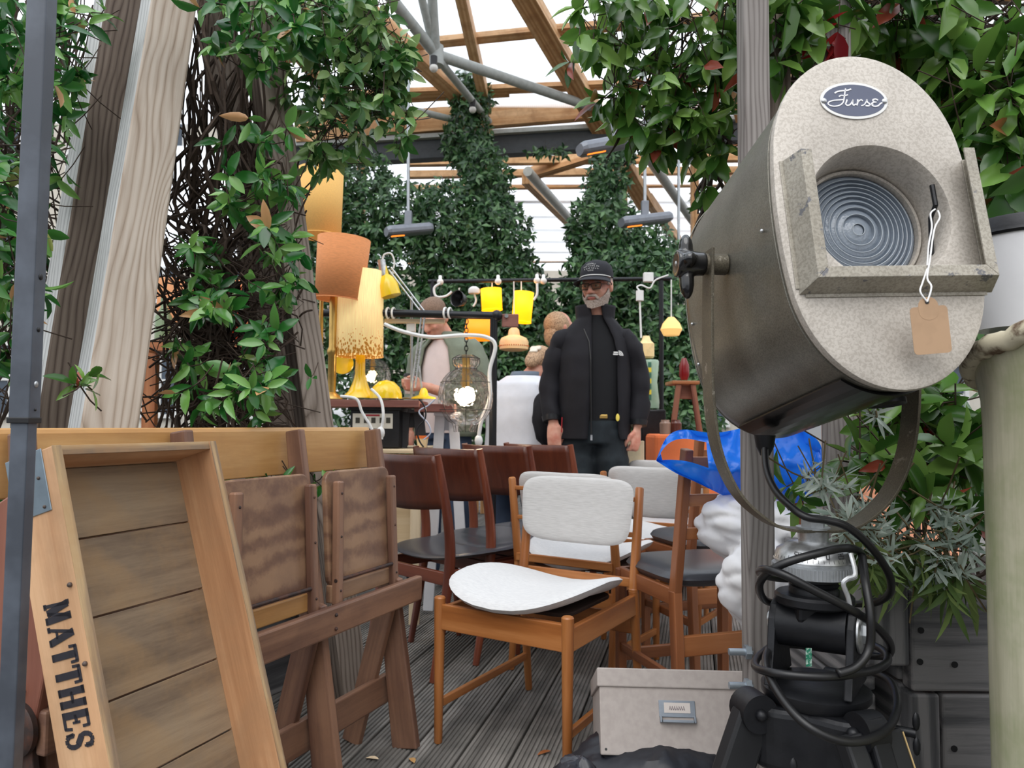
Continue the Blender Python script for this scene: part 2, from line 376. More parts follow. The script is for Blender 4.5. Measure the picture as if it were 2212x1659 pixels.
# ---------------------------------------------------------------- roof
mm, nt, b = base('translucent ribbed roof sheet'); tc = node(nt, 'ShaderNodeTexCoord'); wv = node(nt, 'ShaderNodeTexWave', Scale=14., Distortion=0.)
nt.links.new(tc.outputs['Object'], wv.inputs['Vector']); rr = ramp(nt, [(0, (.86, .89, .92, 1)), (1, (.97, .98, 1, 1))]); nt.links.new(wv.outputs['Fac'], rr.inputs['Fac'])
tl = node(nt, 'ShaderNodeBsdfTranslucent'); tp = node(nt, 'ShaderNodeBsdfTransparent'); mx = node(nt, 'ShaderNodeMixShader'); mx.inputs[0].default_value = .5
nt.links.new(rr.outputs['Color'], tl.inputs['Color']); nt.links.new(tl.outputs[0], mx.inputs[1]); nt.links.new(tp.outputs[0], mx.inputs[2]); nt.links.new(rr.outputs['Color'], tp.inputs['Color'])
nt.links.new(mx.outputs[0], nt.nodes['Material Output'].inputs['Surface']); M_sheet = mm
ceil = bpy.data.objects.new('ceiling', None); link(ceil, None, Matrix.Translation((1, 8, 4.4))); tag(ceil, kind='structure')
SL = .36
def Rf(px, py, lift=0):                                    # ray onto the sloping plane z = 4.35 + (8 - y) * SL
    d = RC @ V(((px - CX) / F, -(py - CY) / F, -1)); z0 = 4.35 + lift
    t = (z0 + 8 * SL - CAM.z) / (d.z + SL * d.y); return CAM + d * t
upR = V((0, SL, 1)).normalized()
def raft(a, b, wx=.1, wy=.16, lift=-.1, e0=.0):
    p, q = Rf(*a, lift), Rf(*b, lift); dd = (q - p).normalized() * e0
    s = (q - p).cross(upR)
    BAR('rafter', p - dd, q + dd, wx, wy, M_larch, ceil, s, .003)
for a, b_, wx in [((960, -170), (1052, 236), .10), ((1040, -170), (1395, 440), .20), ((720, -40), (1010, 222), .15), ((400, -200), (820, 330), .12), ((1500, -150), (1600, 250), .12), ((1850, -200), (1900, 250), .12)]:
    raft(a, b_, wx)
for a, b_, wx in [((560, 130), (1215, 64), .07), ((1215, 64), (2300, -20), .07), ((700, 208), (1500, 176), .06), ((1500, 176), (2300, 150), .06), ((300, -20), (1300, -110), .07), ((700, 222), (1100, 200), .05)]:
    p, q = Rf(*a, -.04), Rf(*b_, -.04); BAR('purlin', p, q, .09, wx, M_larch, ceil, V((0, 1, -SL)), .003)
for k in range(9):                                          # sheets between x steps, lying on the timber
    x0 = -7.2 + k * 2.0; g = G(); y0, y1 = 1.0, 8.25
    g.box((x0 + 1, (y0 + y1) / 2, 0), (1.985, y1 - y0, .012), Matrix.Identity(4))
    Mm = Matrix.Translation((0, 8, 4.40)) @ Matrix.Rotation(-math.atan(SL), 4, 'X') @ Matrix.Translation((0, -8, 0))
    mk('roof_sheet', g, M_sheet, ceil, Mm)
# eave beam (timber) and grey steel beam below it
BAR('timber_beam', P(640, 285, 8.0), P(2300, 150, 8.0), .10, .26, M_larch, ceil, V((0, 1, 0)), .004)
BAR('steel_beam', P(560, 342, 8.1), P(2400, 235, 8.1), .14, .27, M_darkb, ceil, V((0, 1, 0)), .004)
BAR('steel_rim', P(560, 318, 8.02), P(2400, 208, 8.02), .10, .05, M_steelp, ceil, V((0, 1, 0)), .004)
# rear roof bay
for k in range(9):
    t = k / 8; Y = 9 + 5.2 * t; py = 345 + 215 * t
    p, q = P(880, py + 6, Y), P(1900, py - 8, Y)
    BAR('purlin', p, q, .10, .09, M_larch, ceil, V((0, 1, 0)), .003)
pa, pb = P(300, 335, 9), P(2300, 335, 9); pc, pd = P(300, 590, 14.6), P(2300, 590, 14.6)
mk('roof_sheet', G().add([pa + V((0, 0, .12)), pb + V((0, 0, .12)), pd + V((0, 0, .12)), pc + V((0, 0, .12))], [(0, 1, 2, 3)]), M_sheet, ceil, solid=.012)
for a, b_ in [((1135, 385, 9.3), (1262, 512, 13)), ((1400, 430, 9.5), (1465, 520, 12.5)), ((1545, 330, 9.2), (1580, 400, 10)), ((1590, 300, 9), (1545, 340, 9.4)), ((1150, 375, 9.2), (1420, 290, 8.4))]:
    BAR('rafter', P(*a), P(*b_), .10, .15, M_larch, ceil, V((1, 0, 0)), .003)
for a, b_, ww in [((1055, 262, 7.9), (1072, 620, 7.9), .09), ((1036, 285, 7.95), (1045, 520, 7.95), .06), ((1345, 255, 7.9), (1372, 640, 7.9), .09), ((782, 335, 7.9), (800, 640, 7.9), .09), ((1500, 330, 8.3), (1516, 640, 8.3), .08)]:
    a_, q = P(*a), P(*b_); BAR('timber_post', V((a_.x, a_.y, 0)), V((a_.x, a_.y, a_.z)), ww, ww, M_larch, ceil, V((1, 0, 0)), .003)
# steel truss tubes
def pipe(nm, a, b_, r, par=None, mat=None, n=12): return mks(nm, G().cyl(P(*a), P(*b_), r, n), mat or M_steelp, par or ceil)
T0 = (942, 118, 6.3)
pipe('truss_tube', (930, -60, 5.9), (942, 128, 6.3), .043); pipe('truss_tube', T0, (1312, 243, 7.9), .048)
pipe('truss_tube', (800, -60, 5.5), T0, .048); pipe('truss_tube', (900, -50, 5.8), (938, 110, 6.3), .035)
pipe('truss_tube', (948, 130, 6.3), (1056, 262, 7.8), .036); pipe('truss_tube', (830, 222, 6.8), (1018, 268, 7.8), .034)
pipe('truss_tube', (1320, 60, 6.6), (1324, 290, 6.6), .022); pipe('truss_tube', (1392, 328, 8.4), (1502, 486, 11), .06)
pipe('truss_tube', (1140, 370, 8.8), (1262, 508, 12), .06); pipe('truss_tube', (1380, 300, 8.3), (1620, 268, 8.3), .055, mat=M_larch)
mks('truss_joint', G().cyl(P(943, 100, 6.28), P(943, 142, 6.28), .062), M_steelp, ceil)

# three hanging heaters on long rods
M_heat = plain('graphite heater casing', S(136, 140, 148), .45, .5); M_elem = glow('warm heater element', S(255, 130, 40), 1.6); M_alu = plain('brushed aluminium', S(176, 180, 184), .35, .9, .1)
def heater(px, py, Y, x0, x1, tilt, rodtop, label):
    c = P(px, py, Y); t = thing('patio_heater', label, 'heater', c, 'infrared heaters hanging under the roof')
    a, b_ = P(x0, py + tilt, Y - .1), P(x1, py - tilt, Y + .1); wx = (b_ - a).length
    mk('casing', G().loft([(0, 0, 0, .05, .035), (0, 0, .03, .068, .045), (0, 0, wx - .03, .068, .045), (0, 0, wx, .05, .035)], 14, pw=.7), M_heat, t, look(a, b_, V((0, 1, 0))), smooth=False)
    q = (b_ - a) * .08; dz = V((0, -.02, -.042))
    mk('heating_element', G().cyl(a + q * 1.5 + dz, a + q * 5 + dz, .011, 8), M_elem, t)
    mk('rod', G().cyl(c, P(px, rodtop, Y), .014, 8), M_alu, t); mk('bracket', G().box(tuple(c + V((0, 0, .08))), (.06, .06, .16)), M_heat, t, bev=.004)
heater(882, 497, 6.2, 834, 932, 4, 110, 'graphite heater hanging lowest left above the lamp stall')
heater(1325, 312, 5.0, 1252, 1384, 12, 60, 'graphite heater hanging highest, below the right vine')
heater(1393, 475, 6.2, 1342, 1447, 6, 150, 'graphite heater hanging right above the man in the cap')
for px, py0, py1, Y, nm in [(1466, 298, 600, 7.2, 'thin steel drop rod right of the lowest heater'), (1500, 350, 470, 8.6, 'short steel drop rod near the spotlight top')]:
    tag(mk('drop_rod', G().cyl(P(px, py0, Y), P(px, py1, Y), .014, 8), M_alu), nm, 'rod')
# festoon bulbs on truss
M_bulb = plain('frosted white bulb', S(235, 232, 225), .3); M_blk = plain('black plastic', S(24, 24, 26), .45, 0, .2)
for k, (px, py, Y, lb) in enumerate([(937, 147, 6.1, 'white festoon bulb below the truss joint'), (1021, 237, 7.2, 'white festoon bulb by the ivy top')]):
    c = P(px, py, Y); t = thing('festoon_bulb', lb, 'bulb', c); mks('bulb', G().ell(tuple(c), .036, 14), M_bulb, t)
    mk('holder', G().cyl(c + V((0, 0, .02)), c + V((0, 0, .10)), .03, 10), M_blk, t)

# ---------------------------------------------------------------- background buildings behind the roof
M_fac = plain('pale render facade', S(206, 200, 188), .9, 0, .15, 3); M_winf = plain('white window frame', S(220, 220, 218), .6); M_pane = plain('dark reflecting pane', S(70, 82, 96), .08, 0, .3, 2)
def building(label, x0, x1, y, h, cols, rows, rz=0):
    t = thing('building', label, 'building', ((x0 + x1) / 2, y, 0)); g = G(); g.box(((x0 + x1) / 2, y + 2, h / 2), (x1 - x0, 4, h)); mk('wall', g, M_fac, t)
    for r in range(rows):
        for c in range(cols):
            cx = x0 + (c + .5) * (x1 - x0) / cols; cz = .6 + (r + .5) * (h - 1) / rows; ww, hh = (x1 - x0) / cols * .42, (h - 1) / rows * .62
            wf = G(); wf.box((cx, y - .03, cz + hh / 2), (ww + .12, .1, .08)).box((cx, y - .03, cz - hh / 2), (ww + .12, .14, .08)).box((cx - ww / 2, y - .03, cz), (.08, .1, hh)).box((cx + ww / 2, y - .03, cz), (.08, .1, hh)).box((cx, y - .02, cz), (.05, .06, hh)).box((cx, y - .02, cz), (ww, .06, .05))
            o = mk('window', wf, M_winf, t); mk('pane', G().box((cx, y - .01, cz), (ww, .02, hh)), M_pane, o)
building('pale rendered building with white windows glimpsed behind the ivy', -3.5, 5.5, 17.5, 4.6, 6, 2)
building('pale building with tall windows glimpsed behind the left vine', -13, -4.6, 15, 8, 5, 3)
building('pale building glimpsed through the vine on the right', 8, 18, 15, 7, 6, 3)

# ---------------------------------------------------------------- foliage
def leaf_geo(w_=.4, fold=.12, droop=.15, rows=(0, .15, .4, .68, .88, 1), wid=(.04, .62, 1, .86, .42, .02)):
    g = G(); vs = []
    for t, q in zip(rows, wid):
        hw = w_ / 2 * q; z = -droop * t * t
        vs += [(-hw, t, z + fold * q * w_), (0, t, z), (hw, t, z + fold * q * w_)]
    fs = []
    for i in range(len(rows) - 1):
        b = i * 3; fs += [(b, b + 1, b + 4, b + 3), (b + 1, b + 2, b + 5, b + 4)]
    return vs, fs
LEAF = [leaf_geo(.40, .22, .12), leaf_geo(.34, .30, .28), leaf_geo(.46, .16, .05)]
LEAFS = leaf_geo(.42, .2, .15, (0, .3, .65, 1), (.05, .9, .85, .02))
LEAFT = leaf_geo(.46, .2, .15, (0, .45, 1), (.05, 1, .02))
def blob(px, py, Y, rx, ry, rd=None):
    k = Y / F; return (P(px, py, Y), (rx * k, rd if rd else rx * k * .8, ry * k))
def in_view(p, m=.12):
    q = p - CAM; q = RC.transposed() @ q
    if q.z > -.1: return False
    x, y = CX + F * q.x / -q.z, CY - F * q.y / -q.z
    return -2212 * m < x < 2212 * (1 + m) and -1659 * m < y < 1659 * (1 + m)
def leafM(p, d, up, L):
    d = d.normalized(); x = d.cross(up)
    if x.length < 1e-3: x = d.cross(V((1, 0, 0)))
    x.normalize(); z = x.cross(d); return frame(p, x * L, d * L, z * L)
def rosettes(blobs, count, ll, k=(3, 6), axis=None, shell=.5, seed=1, down=.3, spread=(35, 85), twig=.1):
    r = random.Random(seed); wts = [bb[1][0] * bb[1][2] for bb in blobs]; out = []; stems = []
    for _ in range(count):
        c, rad = r.choices(blobs, wts)[0]
        while True:
            u = V((r.uniform(-1, 1), r.uniform(-1, 1), r.uniform(-1, 1)))
            if u.length < 1 and u.length > shell * r.random(): break
        p = c + V((u.x * rad[0], u.y * rad[1], u.z * rad[2]))
        if not in_view(p): continue
        ax = (V((u.x, u.y - .35, u.z)) + V((r.gauss(0, .5), r.gauss(0, .5), r.gauss(0, .4) + (-down)))).normalized()
        n = r.randint(*k); t0 = ax.cross(V((.3, .2, 1))).normalized(); t1 = ax.cross(t0); ph = r.random() * 6
        for i in range(n):
            a = ph + 2 * PI * i / n + r.gauss(0, .3); sp = math.radians(r.uniform(*spread))
            d = ax * math.cos(sp) + (t0 * math.cos(a) + t1 * math.sin(a)) * math.sin(sp) + V((0, 0, -down * .6))
            up = (ax + V((0, -.2, .6)) + V((r.gauss(0, .3), r.gauss(0, .3), r.gauss(0, .3)))).normalized()
            L = ll * r.uniform(.65, 1.2); out.append(leafM(p - ax * (i // 2) * ll * .25, d, up, L))
        if twig: stems.append((p, p - ax * twig * r.uniform(.6, 1.6) + V((0, 0, r.uniform(-.03, .06)))))
    return out, stems
def plant(name, label, cat, leaves, stems, mat, near=300, group=None, smat=None, base_=None, srad=.0016, mats=None, geos=None, simple=None, extra=None):
    c = base_ if base_ is not None else V((sum(m[0][3] for m in leaves) / len(leaves), sum(m[1][3] for m in leaves) / len(leaves), 0))
    t = thing(name, label, cat, c, group); geos = geos or LEAF; mes = []
    for vs_, fs_ in geos:
        me = bpy.data.meshes.new('leaf'); me.from_pydata([tuple(v) for v in vs_], [], fs_); me.materials.append(mat); me.polygons.foreach_set('use_smooth', [True] * len(fs_)); mes.append(me)
    leaves = sorted(leaves, key=lambda m: ((m[0][3] - CAM.x) ** 2 + (m[1][3]) ** 2 + (m[2][3] - CAM.z) ** 2) / max(1e-6, m[0][1] ** 2 + m[1][1] ** 2 + m[2][1] ** 2) + (0 if in_view(V((m[0][3], m[1][3], m[2][3])), 0) else 1e9))
    for i, m in enumerate(leaves[:near]):
        o = bpy.data.objects.new('leaf', mes[i % len(mes)]); link(o, t, m)
    if len(leaves) > near:
        g = G(); sv, sf = simple or LEAFS
        for m in leaves[near:]: g.add(sv, sf, m)
        o = mk('leaves', g, mat, t, Matrix.Identity(4), smooth=True); tag(o, kind='stuff')
    if stems:
        g = G()
        for s_ in stems:
            pts = s_[0] if isinstance(s_[0], list) else [s_[0], (V(s_[0]) + V(s_[1])) / 2 + V((0, 0, -.006)), s_[1]]
            g.tube(pts, s_[1] if isinstance(s_[0], list) else srad, 4)
        tag(mk('stems', g, smat or M_stem, t, Matrix.Identity(4)), kind='stuff')
    return t
def tangle(n, pa, pb, spread_a, spread_b, r0, seed, wob=.05, segs=9):
    r = random.Random(seed); out = []
    for _ in range(n):
        a = V(pa) + V([r.uniform(-1, 1) * s_ for s_ in spread_a]); b_ = V(pb) + V([r.uniform(-1, 1) * s_ for s_ in spread_b]); pts = []
        for i in range(segs):
            t = i / (segs - 1); pts.append(a.lerp(b_, t) + V((r.gauss(0, wob), r.gauss(0, wob), r.gauss(0, wob * .6))) * math.sin(PI * max(.15, t)))
        out.append((spline(pts, 3), r0 * r.uniform(.35, 1.3)))
    return out
# 1 jasmine on the leaning timbers (centre cascade between the two rear timbers)
bl = [blob(540, 60, 1.95, 130, 55, .12), blob(640, 50, 2.1, 120, 60, .15), blob(580, 130, 2.0, 60, 40, .1), blob(590, 280, 2.0, 50, 50, .1), blob(520, 430, 2.0, 45, 50, .1), blob(590, 400, 2.0, 50, 50, .1), blob(600, 520, 2.0, 50, 55, .1),
      blob(600, 610, 2.0, 55, 50, .1), blob(585, 740, 2.0, 45, 45, .1), blob(450, 850, 1.9, 80, 45, .1), blob(540, 860, 1.9, 70, 45, .1), blob(400, 770, 2.0, 45, 45, .1), blob(430, 570, 2.05, 45, 70, .1), blob(470, 660, 2.05, 60, 50, .1), blob(545, 820, 1.95, 70, 50, .1), blob(470, 320, 2.1, 25, 40, .1)]
lv, st = rosettes(bl, 175, .066, (3, 5), seed=3, down=.35, twig=.07)
st += tangle(60, P(470, 960, 2.35), P(500, 60, 2.25), (.12, .2, .05), (.16, .15, .2), .005, 5, .07) + tangle(40, P(500, 930, 2.2), P(440, 620, 2.2), (.18, .15, .05), (.14, .1, .2), .004, 6, .06)
st += tangle(70, P(350, 700, 2.3), P(640, 640, 2.3), (.05, .15, .4), (.05, .15, .45), .0028, 8, .07)
plant('jasmine_vine', 'evergreen jasmine with brown stems cascading between the leaning grey timbers', 'climbing plant', lv, st, M_leafA)
# 2 upper spray left of centre
bl = [blob(700, 60, 2.3, 160, 80, .2), blob(800, 100, 2.3, 90, 90, .2), blob(720, 180, 2.3, 120, 90, .2), blob(800, 230, 2.3, 90, 70, .2), blob(850, 160, 2.3, 45, 60, .1), blob(720, 290, 2.3, 80, 50, .2), blob(690, 340, 2.3, 35, 35, .1), blob(870, 290, 2.3, 35, 30, .1), blob(640, 0, 2.3, 200, 50, .2)]
lv, st = rosettes(bl, 330, .062, (3, 6), seed=11, down=.55, twig=.13)
plant('jasmine_vine', 'pale green jasmine spray hanging at the top, left of the roof', 'climbing plant', lv, st, M_leafB)
# 3 left edge
bl = [blob(20, 130, 1.7, 60, 90, .2), blob(20, 300, 1.7, 45, 80, .2), blob(10, 430, 1.7, 60, 80, .2), blob(20, 570, 1.7, 50, 90, .2), blob(0, 700, 1.7, 40, 60, .2), blob(140, 110, 1.9, 50, 60, .1), blob(180, 40, 1.95, 60, 50, .1), blob(135, 220, 2.0, 50, 70, .1), blob(120, 330, 2.0, 40, 60, .1), blob(105, 480, 2.0, 20, 60, .1), blob(20, 40, 2, 80, 60, .2), blob(5, 850, 1.8, 20, 50, .1), blob(10, 1060, 1.8, 20, 60, .1), blob(-60, 400, 2.2, 90, 500, .3)]
lv, st = rosettes(bl, 250, .07, (3, 5), seed=21, down=.25, twig=.1)
st += tangle(50, P(60, 940, 2.4), P(90, -20, 2.5), (.2, .15, .1), (.25, .15, .2), .005, 9, .1)
plant('jasmine_vine', 'jasmine with large glossy leaves at the left edge behind the gazebo pole', 'climbing plant', lv, st, M_leafA)
# 4 shoots in front of timbers
bl = [blob(172, 825, 1.5, 30, 30, .03), blob(135, 895, 1.5, 20, 15, .03)]
lv, st = rosettes(bl, 5, .05, (3, 4), seed=4, down=-.3, twig=.05); plant('jasmine_shoot', 'small bright shoot with round leaves in front of the left timbers', 'plant', lv, st, M_leafR)
bl = [blob(690, 810, 1.9, 25, 25, .03), blob(560, 1040, 1.95, 90, 12, .04), blob(720, 1045, 2.1, 50, 12, .04)]
lv, st = rosettes(bl, 16, .04, (3, 4), seed=5, down=0, twig=.05); plant('jasmine_shoot', 'low leafy shoots showing below the yellow bench rail', 'plant', lv, st, M_leafA)
# 5 top right hanging vine
bl = [blob(1330, 60, 2.0, 110, 60, .2), blob(1480, 60, 2.0, 130, 90, .2), blob(1290, 130, 2.0, 90, 40, .15), blob(1400, 190, 2.0, 90, 60, .15), blob(1530, 190, 2.0, 80, 90, .15), blob(1320, 220, 2.0, 60, 40, .1), blob(1480, 270, 2.0, 90, 50, .1), blob(1400, 300, 2.05, 45, 40, .1), blob(1540, 330, 2.05, 60, 50, .1), blob(1290, 10, 2, 80, 20, .1), blob(1520, 410, 2.1, 12, 40, .05), blob(1600, 50, 2.0, 60, 90, .2)]
lv, st = rosettes(bl, 200, .08, (3, 5), seed=31, down=.75, spread=(20, 75), twig=.13)
st += tangle(14, P(1530, -20, 2.1), P(1420, 330, 2.1), (.15, .1, .05), (.15, .08, .08), .003, 33, .03) + tangle(6, P(1560, 250, 2.15), P(1500, 500, 2.2), (.03, .03, .05), (.02, .03, .08), .005, 34, .02)
plant('laurel_vine', 'green vine with long drooping leaves hanging under the roof at top right', 'climbing plant', lv, st, M_leafR)
# 6 right hedge
bl = [blob(1760, 50, 1.75, 110, 60, .15), blob(1950, 40, 1.8, 140, 60, .2), blob(2140, 80, 1.8, 100, 90, .2), blob(2130, 250, 1.75, 90, 110, .2), blob(2150, 380, 1.7, 70, 90, .15), blob(2040, 180, 1.9, 80, 90, .2), blob(1690, 30, 1.7, 60, 40, .1), blob(1700, 130, 1.75, 60, 50, .1), blob(2120, 450, 1.8, 60, 50, .1), blob(2210, 300, 1.8, 60, 250, .2), blob(1655, 240, 1.7, 14, 12, .03)]
lv, st = rosettes(bl, 190, .115, (3, 5), seed=41, down=.5, spread=(25, 80), twig=.16)
st += tangle(90, P(1700, 60, 2.1), P(2220, 160, 2.1), (.1, .15, .3), (.1, .15, .4), .0045, 43, .1)
plant('laurel_vine', 'laurel vine with long glossy leaves around the top of the spotlight', 'climbing plant', lv, st, M_leafR)
bl = [blob(1930, 830, 2.7, 330, 560, .3)]
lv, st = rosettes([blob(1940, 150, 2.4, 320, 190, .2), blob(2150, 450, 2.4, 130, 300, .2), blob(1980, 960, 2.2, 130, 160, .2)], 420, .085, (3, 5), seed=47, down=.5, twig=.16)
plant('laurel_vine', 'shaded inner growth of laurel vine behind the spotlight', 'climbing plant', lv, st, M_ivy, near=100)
# 7 shrub below spotlight
bl = [blob(2030, 870, 1.5, 50, 45, .08), blob(1920, 900, 1.5, 50, 60, .08), blob(2000, 1000, 1.45, 80, 60, .1), blob(1930, 1060, 1.4, 80, 50, .1), blob(2050, 950, 1.5, 50, 60, .1), blob(1720, 1070, 1.7, 30, 40, .05), blob(1860, 1000, 1.45, 60, 40, .08), blob(2060, 1100, 1.5, 40, 60, .1)]
lv, st = rosettes(bl, 75, .078, (3, 5), seed=51, down=.1, twig=.12)
st += tangle(16, P(2000, 1240, 1.6), P(1970, 880, 1.6), (.15, .1, .02), (.12, .08, .1), .004, 53, .03)
plant('laurel_shrub', 'broad-leaved green shrub growing in the dark planter below the spotlight', 'shrub', lv, st, M_leafR)
lv, st = rosettes([blob(1790, 85, 1.72, 50, 25, .03), blob(1965, 905, 1.55, 35, 45, .03), blob(1900, 1060, 1.45, 15, 10, .03)], 8, .08, (2, 3), seed=57, down=.8, twig=.08)
plant('red_creeper', 'few dark red creeper leaves among the laurel leaves', 'climbing plant', lv, st, M_redleaf)
# lavender: narrow leaves
NARROW = [leaf_geo(.16, .1, .1), leaf_geo(.14, .1, -.1)]
bl = [blob(1890, 890, 1.3, 40, 20, .04), blob(1780, 1040, 1.35, 50, 40, .05), blob(1850, 1120, 1.3, 70, 60, .06), blob(1930, 1180, 1.3, 70, 50, .08), blob(2060, 1120, 1.28, 40, 40, .06), blob(2050, 1200, 1.28, 50, 60, .06), blob(1980, 1230, 1.3, 50, 20, .05), blob(1780, 960, 1.4, 20, 20, .04)]
lv, st = rosettes(bl, 62, .040, (8, 13), seed=61, down=-.1, spread=(15, 85), twig=.09)
plant('lavender_plant', 'silver-grey narrow-leaved lavender in front of the broad-leaved shrub', 'plant', lv, st, M_lav, geos=NARROW, simple=LEAFT if False else leaf_geo(.16, .1, .1, (0, .5, 1), (.5, 1, .1)), smat=M_steml)
LONGN = [leaf_geo(.14, .15, .35), leaf_geo(.12, .1, .5)]
lv, st = rosettes([blob(1930, 1200, 1.35, 120, 40, .08), blob(2050, 1260, 1.3, 50, 40, .06), blob(1880, 1230, 1.3, 40, 40, .05)], 42, .085, (3, 6), seed=67, down=.9, spread=(30, 80), twig=.06)
plant('sage_plant', 'soft green long-leaved plant drooping over the planter edge', 'plant', lv, st, M_sagel, geos=LONGN, simple=leaf_geo(.13, .1, .35, (0, .5, 1), (.5, 1, .1)), smat=M_steml)
# 8 ivy columns at the back
def ivy(label, blobs, n, seed, Y):
    lv, st = rosettes(blobs, n, .085, (4, 6), seed=seed, down=.5, shell=.8, twig=0, spread=(40, 90)); plant('ivy_column', label, 'climbing plant', lv, [], M_ivy, near=0, simple=LEAFT, group=None)
ivy('dark ivy thicket left of centre, behind the orange lamp shades', [blob(700, 480, 7.2, 80, 150, .4), blob(800, 470, 7.4, 110, 110, .4), blob(860, 560, 7.2, 90, 180, .4), blob(840, 700, 7, 130, 100, .4), blob(780, 370, 7.6, 70, 50, .3), blob(700, 650, 7.2, 100, 200, .4), blob(800, 830, 7, 130, 150, .4), blob(880, 900, 7, 110, 110, .4)], 3000, 71, 7)
ivy('tall dark ivy column climbing to the roof at centre', [blob(1010, 300, 7.6, 55, 80, .3), blob(1020, 215, 7.6, 50, 40, .2), blob(1050, 400, 7.4, 62, 90, .4), blob(960, 500, 7.2, 80, 120, .4), blob(1070, 530, 7.2, 88, 110, .4), blob(1040, 650, 7.2, 160, 120, .4), blob(1000, 180, 7.6, 30, 25, .2), blob(1090, 700, 7.1, 130, 130, .3), blob(1040, 860, 7.1, 150, 150, .3)], 5200, 73, 7)
ivy('ivy column behind the man in the black jacket', [blob(1310, 400, 7.4, 50, 90, .3), blob(1300, 500, 7.2, 80, 90, .4), blob(1400, 560, 7.2, 70, 80, .4), blob(1310, 620, 7.0, 110, 100, .4), blob(1420, 700, 6.9, 90, 170, .4), blob(1480, 860, 6.6, 60, 130, .3), blob(1340, 330, 7.6, 40, 30, .2), blob(1440, 800, 6.8, 90, 160, .3), blob(1280, 800, 7, 120, 200, .3), blob(1440, 920, 6.8, 120, 120, .3)], 5600, 79, 7)
lv, st = rosettes([blob(1510, 450, 8.4, 14, 60, .1), blob(1505, 560, 8.4, 16, 50, .1), blob(1190, 330, 7.8, 60, 8, .1)], 120, .085, (3, 5), seed=83, down=.5, twig=.1)
plant('ivy_column', 'thin ivy climbing a far roof post beside the spotlight', 'climbing plant', lv, st, M_ivy, near=0, simple=LEAFT)
# ---------------------------------------------------------------- leaning larch timbers (each one a thing)
M_lwide = larch('knotty larch face', S(138, 122, 107), S(166, 152, 138), S(186, 175, 163)); M_lsil = larch('silvered larch edge', S(138, 140, 140), S(168, 170, 170), S(190, 192, 192), 260., 3., seed=2.)
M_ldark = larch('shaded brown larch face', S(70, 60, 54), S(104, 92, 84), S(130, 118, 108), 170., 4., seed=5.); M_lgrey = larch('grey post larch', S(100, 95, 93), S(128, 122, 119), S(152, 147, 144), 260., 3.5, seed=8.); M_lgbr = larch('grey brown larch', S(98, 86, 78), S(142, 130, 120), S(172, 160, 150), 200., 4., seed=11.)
def timber(label, a, b_, wx, wy, mat, side, bolts=(), name='timber_beam'):
    p, q = P(*a), P(*b_); d = (q - p).normalized()
    p = p - d * max(0, (p.z + .0) / d.z) if d.z > 0 else p          # run down to the floor
    M = look(p, q, side); L = (q - p).length + .8
    t = mk(name, G().box((0, 0, L / 2), (wx, wy, L)), mat[0], None, M, .006); t.data.materials.append(mat[1])
    for f in t.data.polygons:
        if f.normal.x < -.5: f.material_index = 1; tag(t, label, 'timber'); return t
timber('pale sun-bleached timber beam leaning right, with big knots, nearest the crate', (222, 930, 1.76), (372, -40, 2.16), .125, .11, (M_lwide, M_lsil), V((.7, .71, 0)))
timber('darker timber beam leaning right behind the pale one at far left', (116, 930, 2.0), (268, -40, 2.38), .125, .10, (M_ldark, M_lsil), V((.6, .8, 0)))
timber('grey timber beam leaning left, rightmost of the four, beside the orange shades', (680, 925, 2.45), (562, 60, 2.3), .095, .10, (M_lgbr, M_ldark), V((.8, .6, 0)))
timber('shaded timber beam leaning left under the jasmine cascade', (612, 925, 2.62), (478, 100, 2.4), .11, .09, (M_lgbr, M_ldark), V((.9, .4, 0)))
t = BAR('planter_wall', V((-1.45, 1.45, .20)), V((-.76, 2.80, .20)), .05, .40, M_planter, None, V((0, 1, 0)), .006); tag(t, 'low dark planter wall behind the cinema bench', 'planter')
# right hand posts
def post(label, px, Y, wx, wy, top, mat, rot=0, name='timber_post'):
    b0 = P(px, 1500, Y); M = Matrix.Translation((b0.x, b0.y, 0)) @ Matrix.Rotation(rot, 4, 'Z')
    t = mk(name, G().box((0, 0, top / 2), (wx, wy, top)), mat, None, M, .004); tag(t, label, 'post'); return t
pR = post('weathered grey timber post directly behind the spotlight stand', 1640, 1.62, .058, .05, 2.7, M_lgrey, .05)
for z_ in (.47, .40):                                     # galvanised bolts through the post
    c = P(1612, 0, 1.6); c.z = z_
    bo = thing('coach_bolt', 'galvanised bolt sticking out of the grey post, ' + ('upper' if z_ > .45 else 'lower') + ' of two', 'bolt', c); M_galv = plain('galvanised steel', S(172, 182, 192), .4, .7, .15)
    mks('shank', G().cyl(c, c + V((-.05, 0, 0)), .0075, 12), M_galv, bo); mks('nut', G().lathe([(.015, 0), (.015, .012)], 6, look(c + V((-.004, 0, 0)), c + V((-.02, 0, 0)))), M_galv, bo)
t = BAR('timber_post', V((P(1676, 0, 1.8).x, 1.8, 1.5)), V((P(1676, 0, 1.8).x, 1.8, 2.7)), .05, .06, M_greyd, None, V((1, 0, 0)), .004); tag(t, 'short brown timber fixed behind the top of the grey post', 'post')
post('second grey timber post between the spotlight stand and the planter', 1822, 1.75, .066, .05, 2.2, M_lgrey, .05)
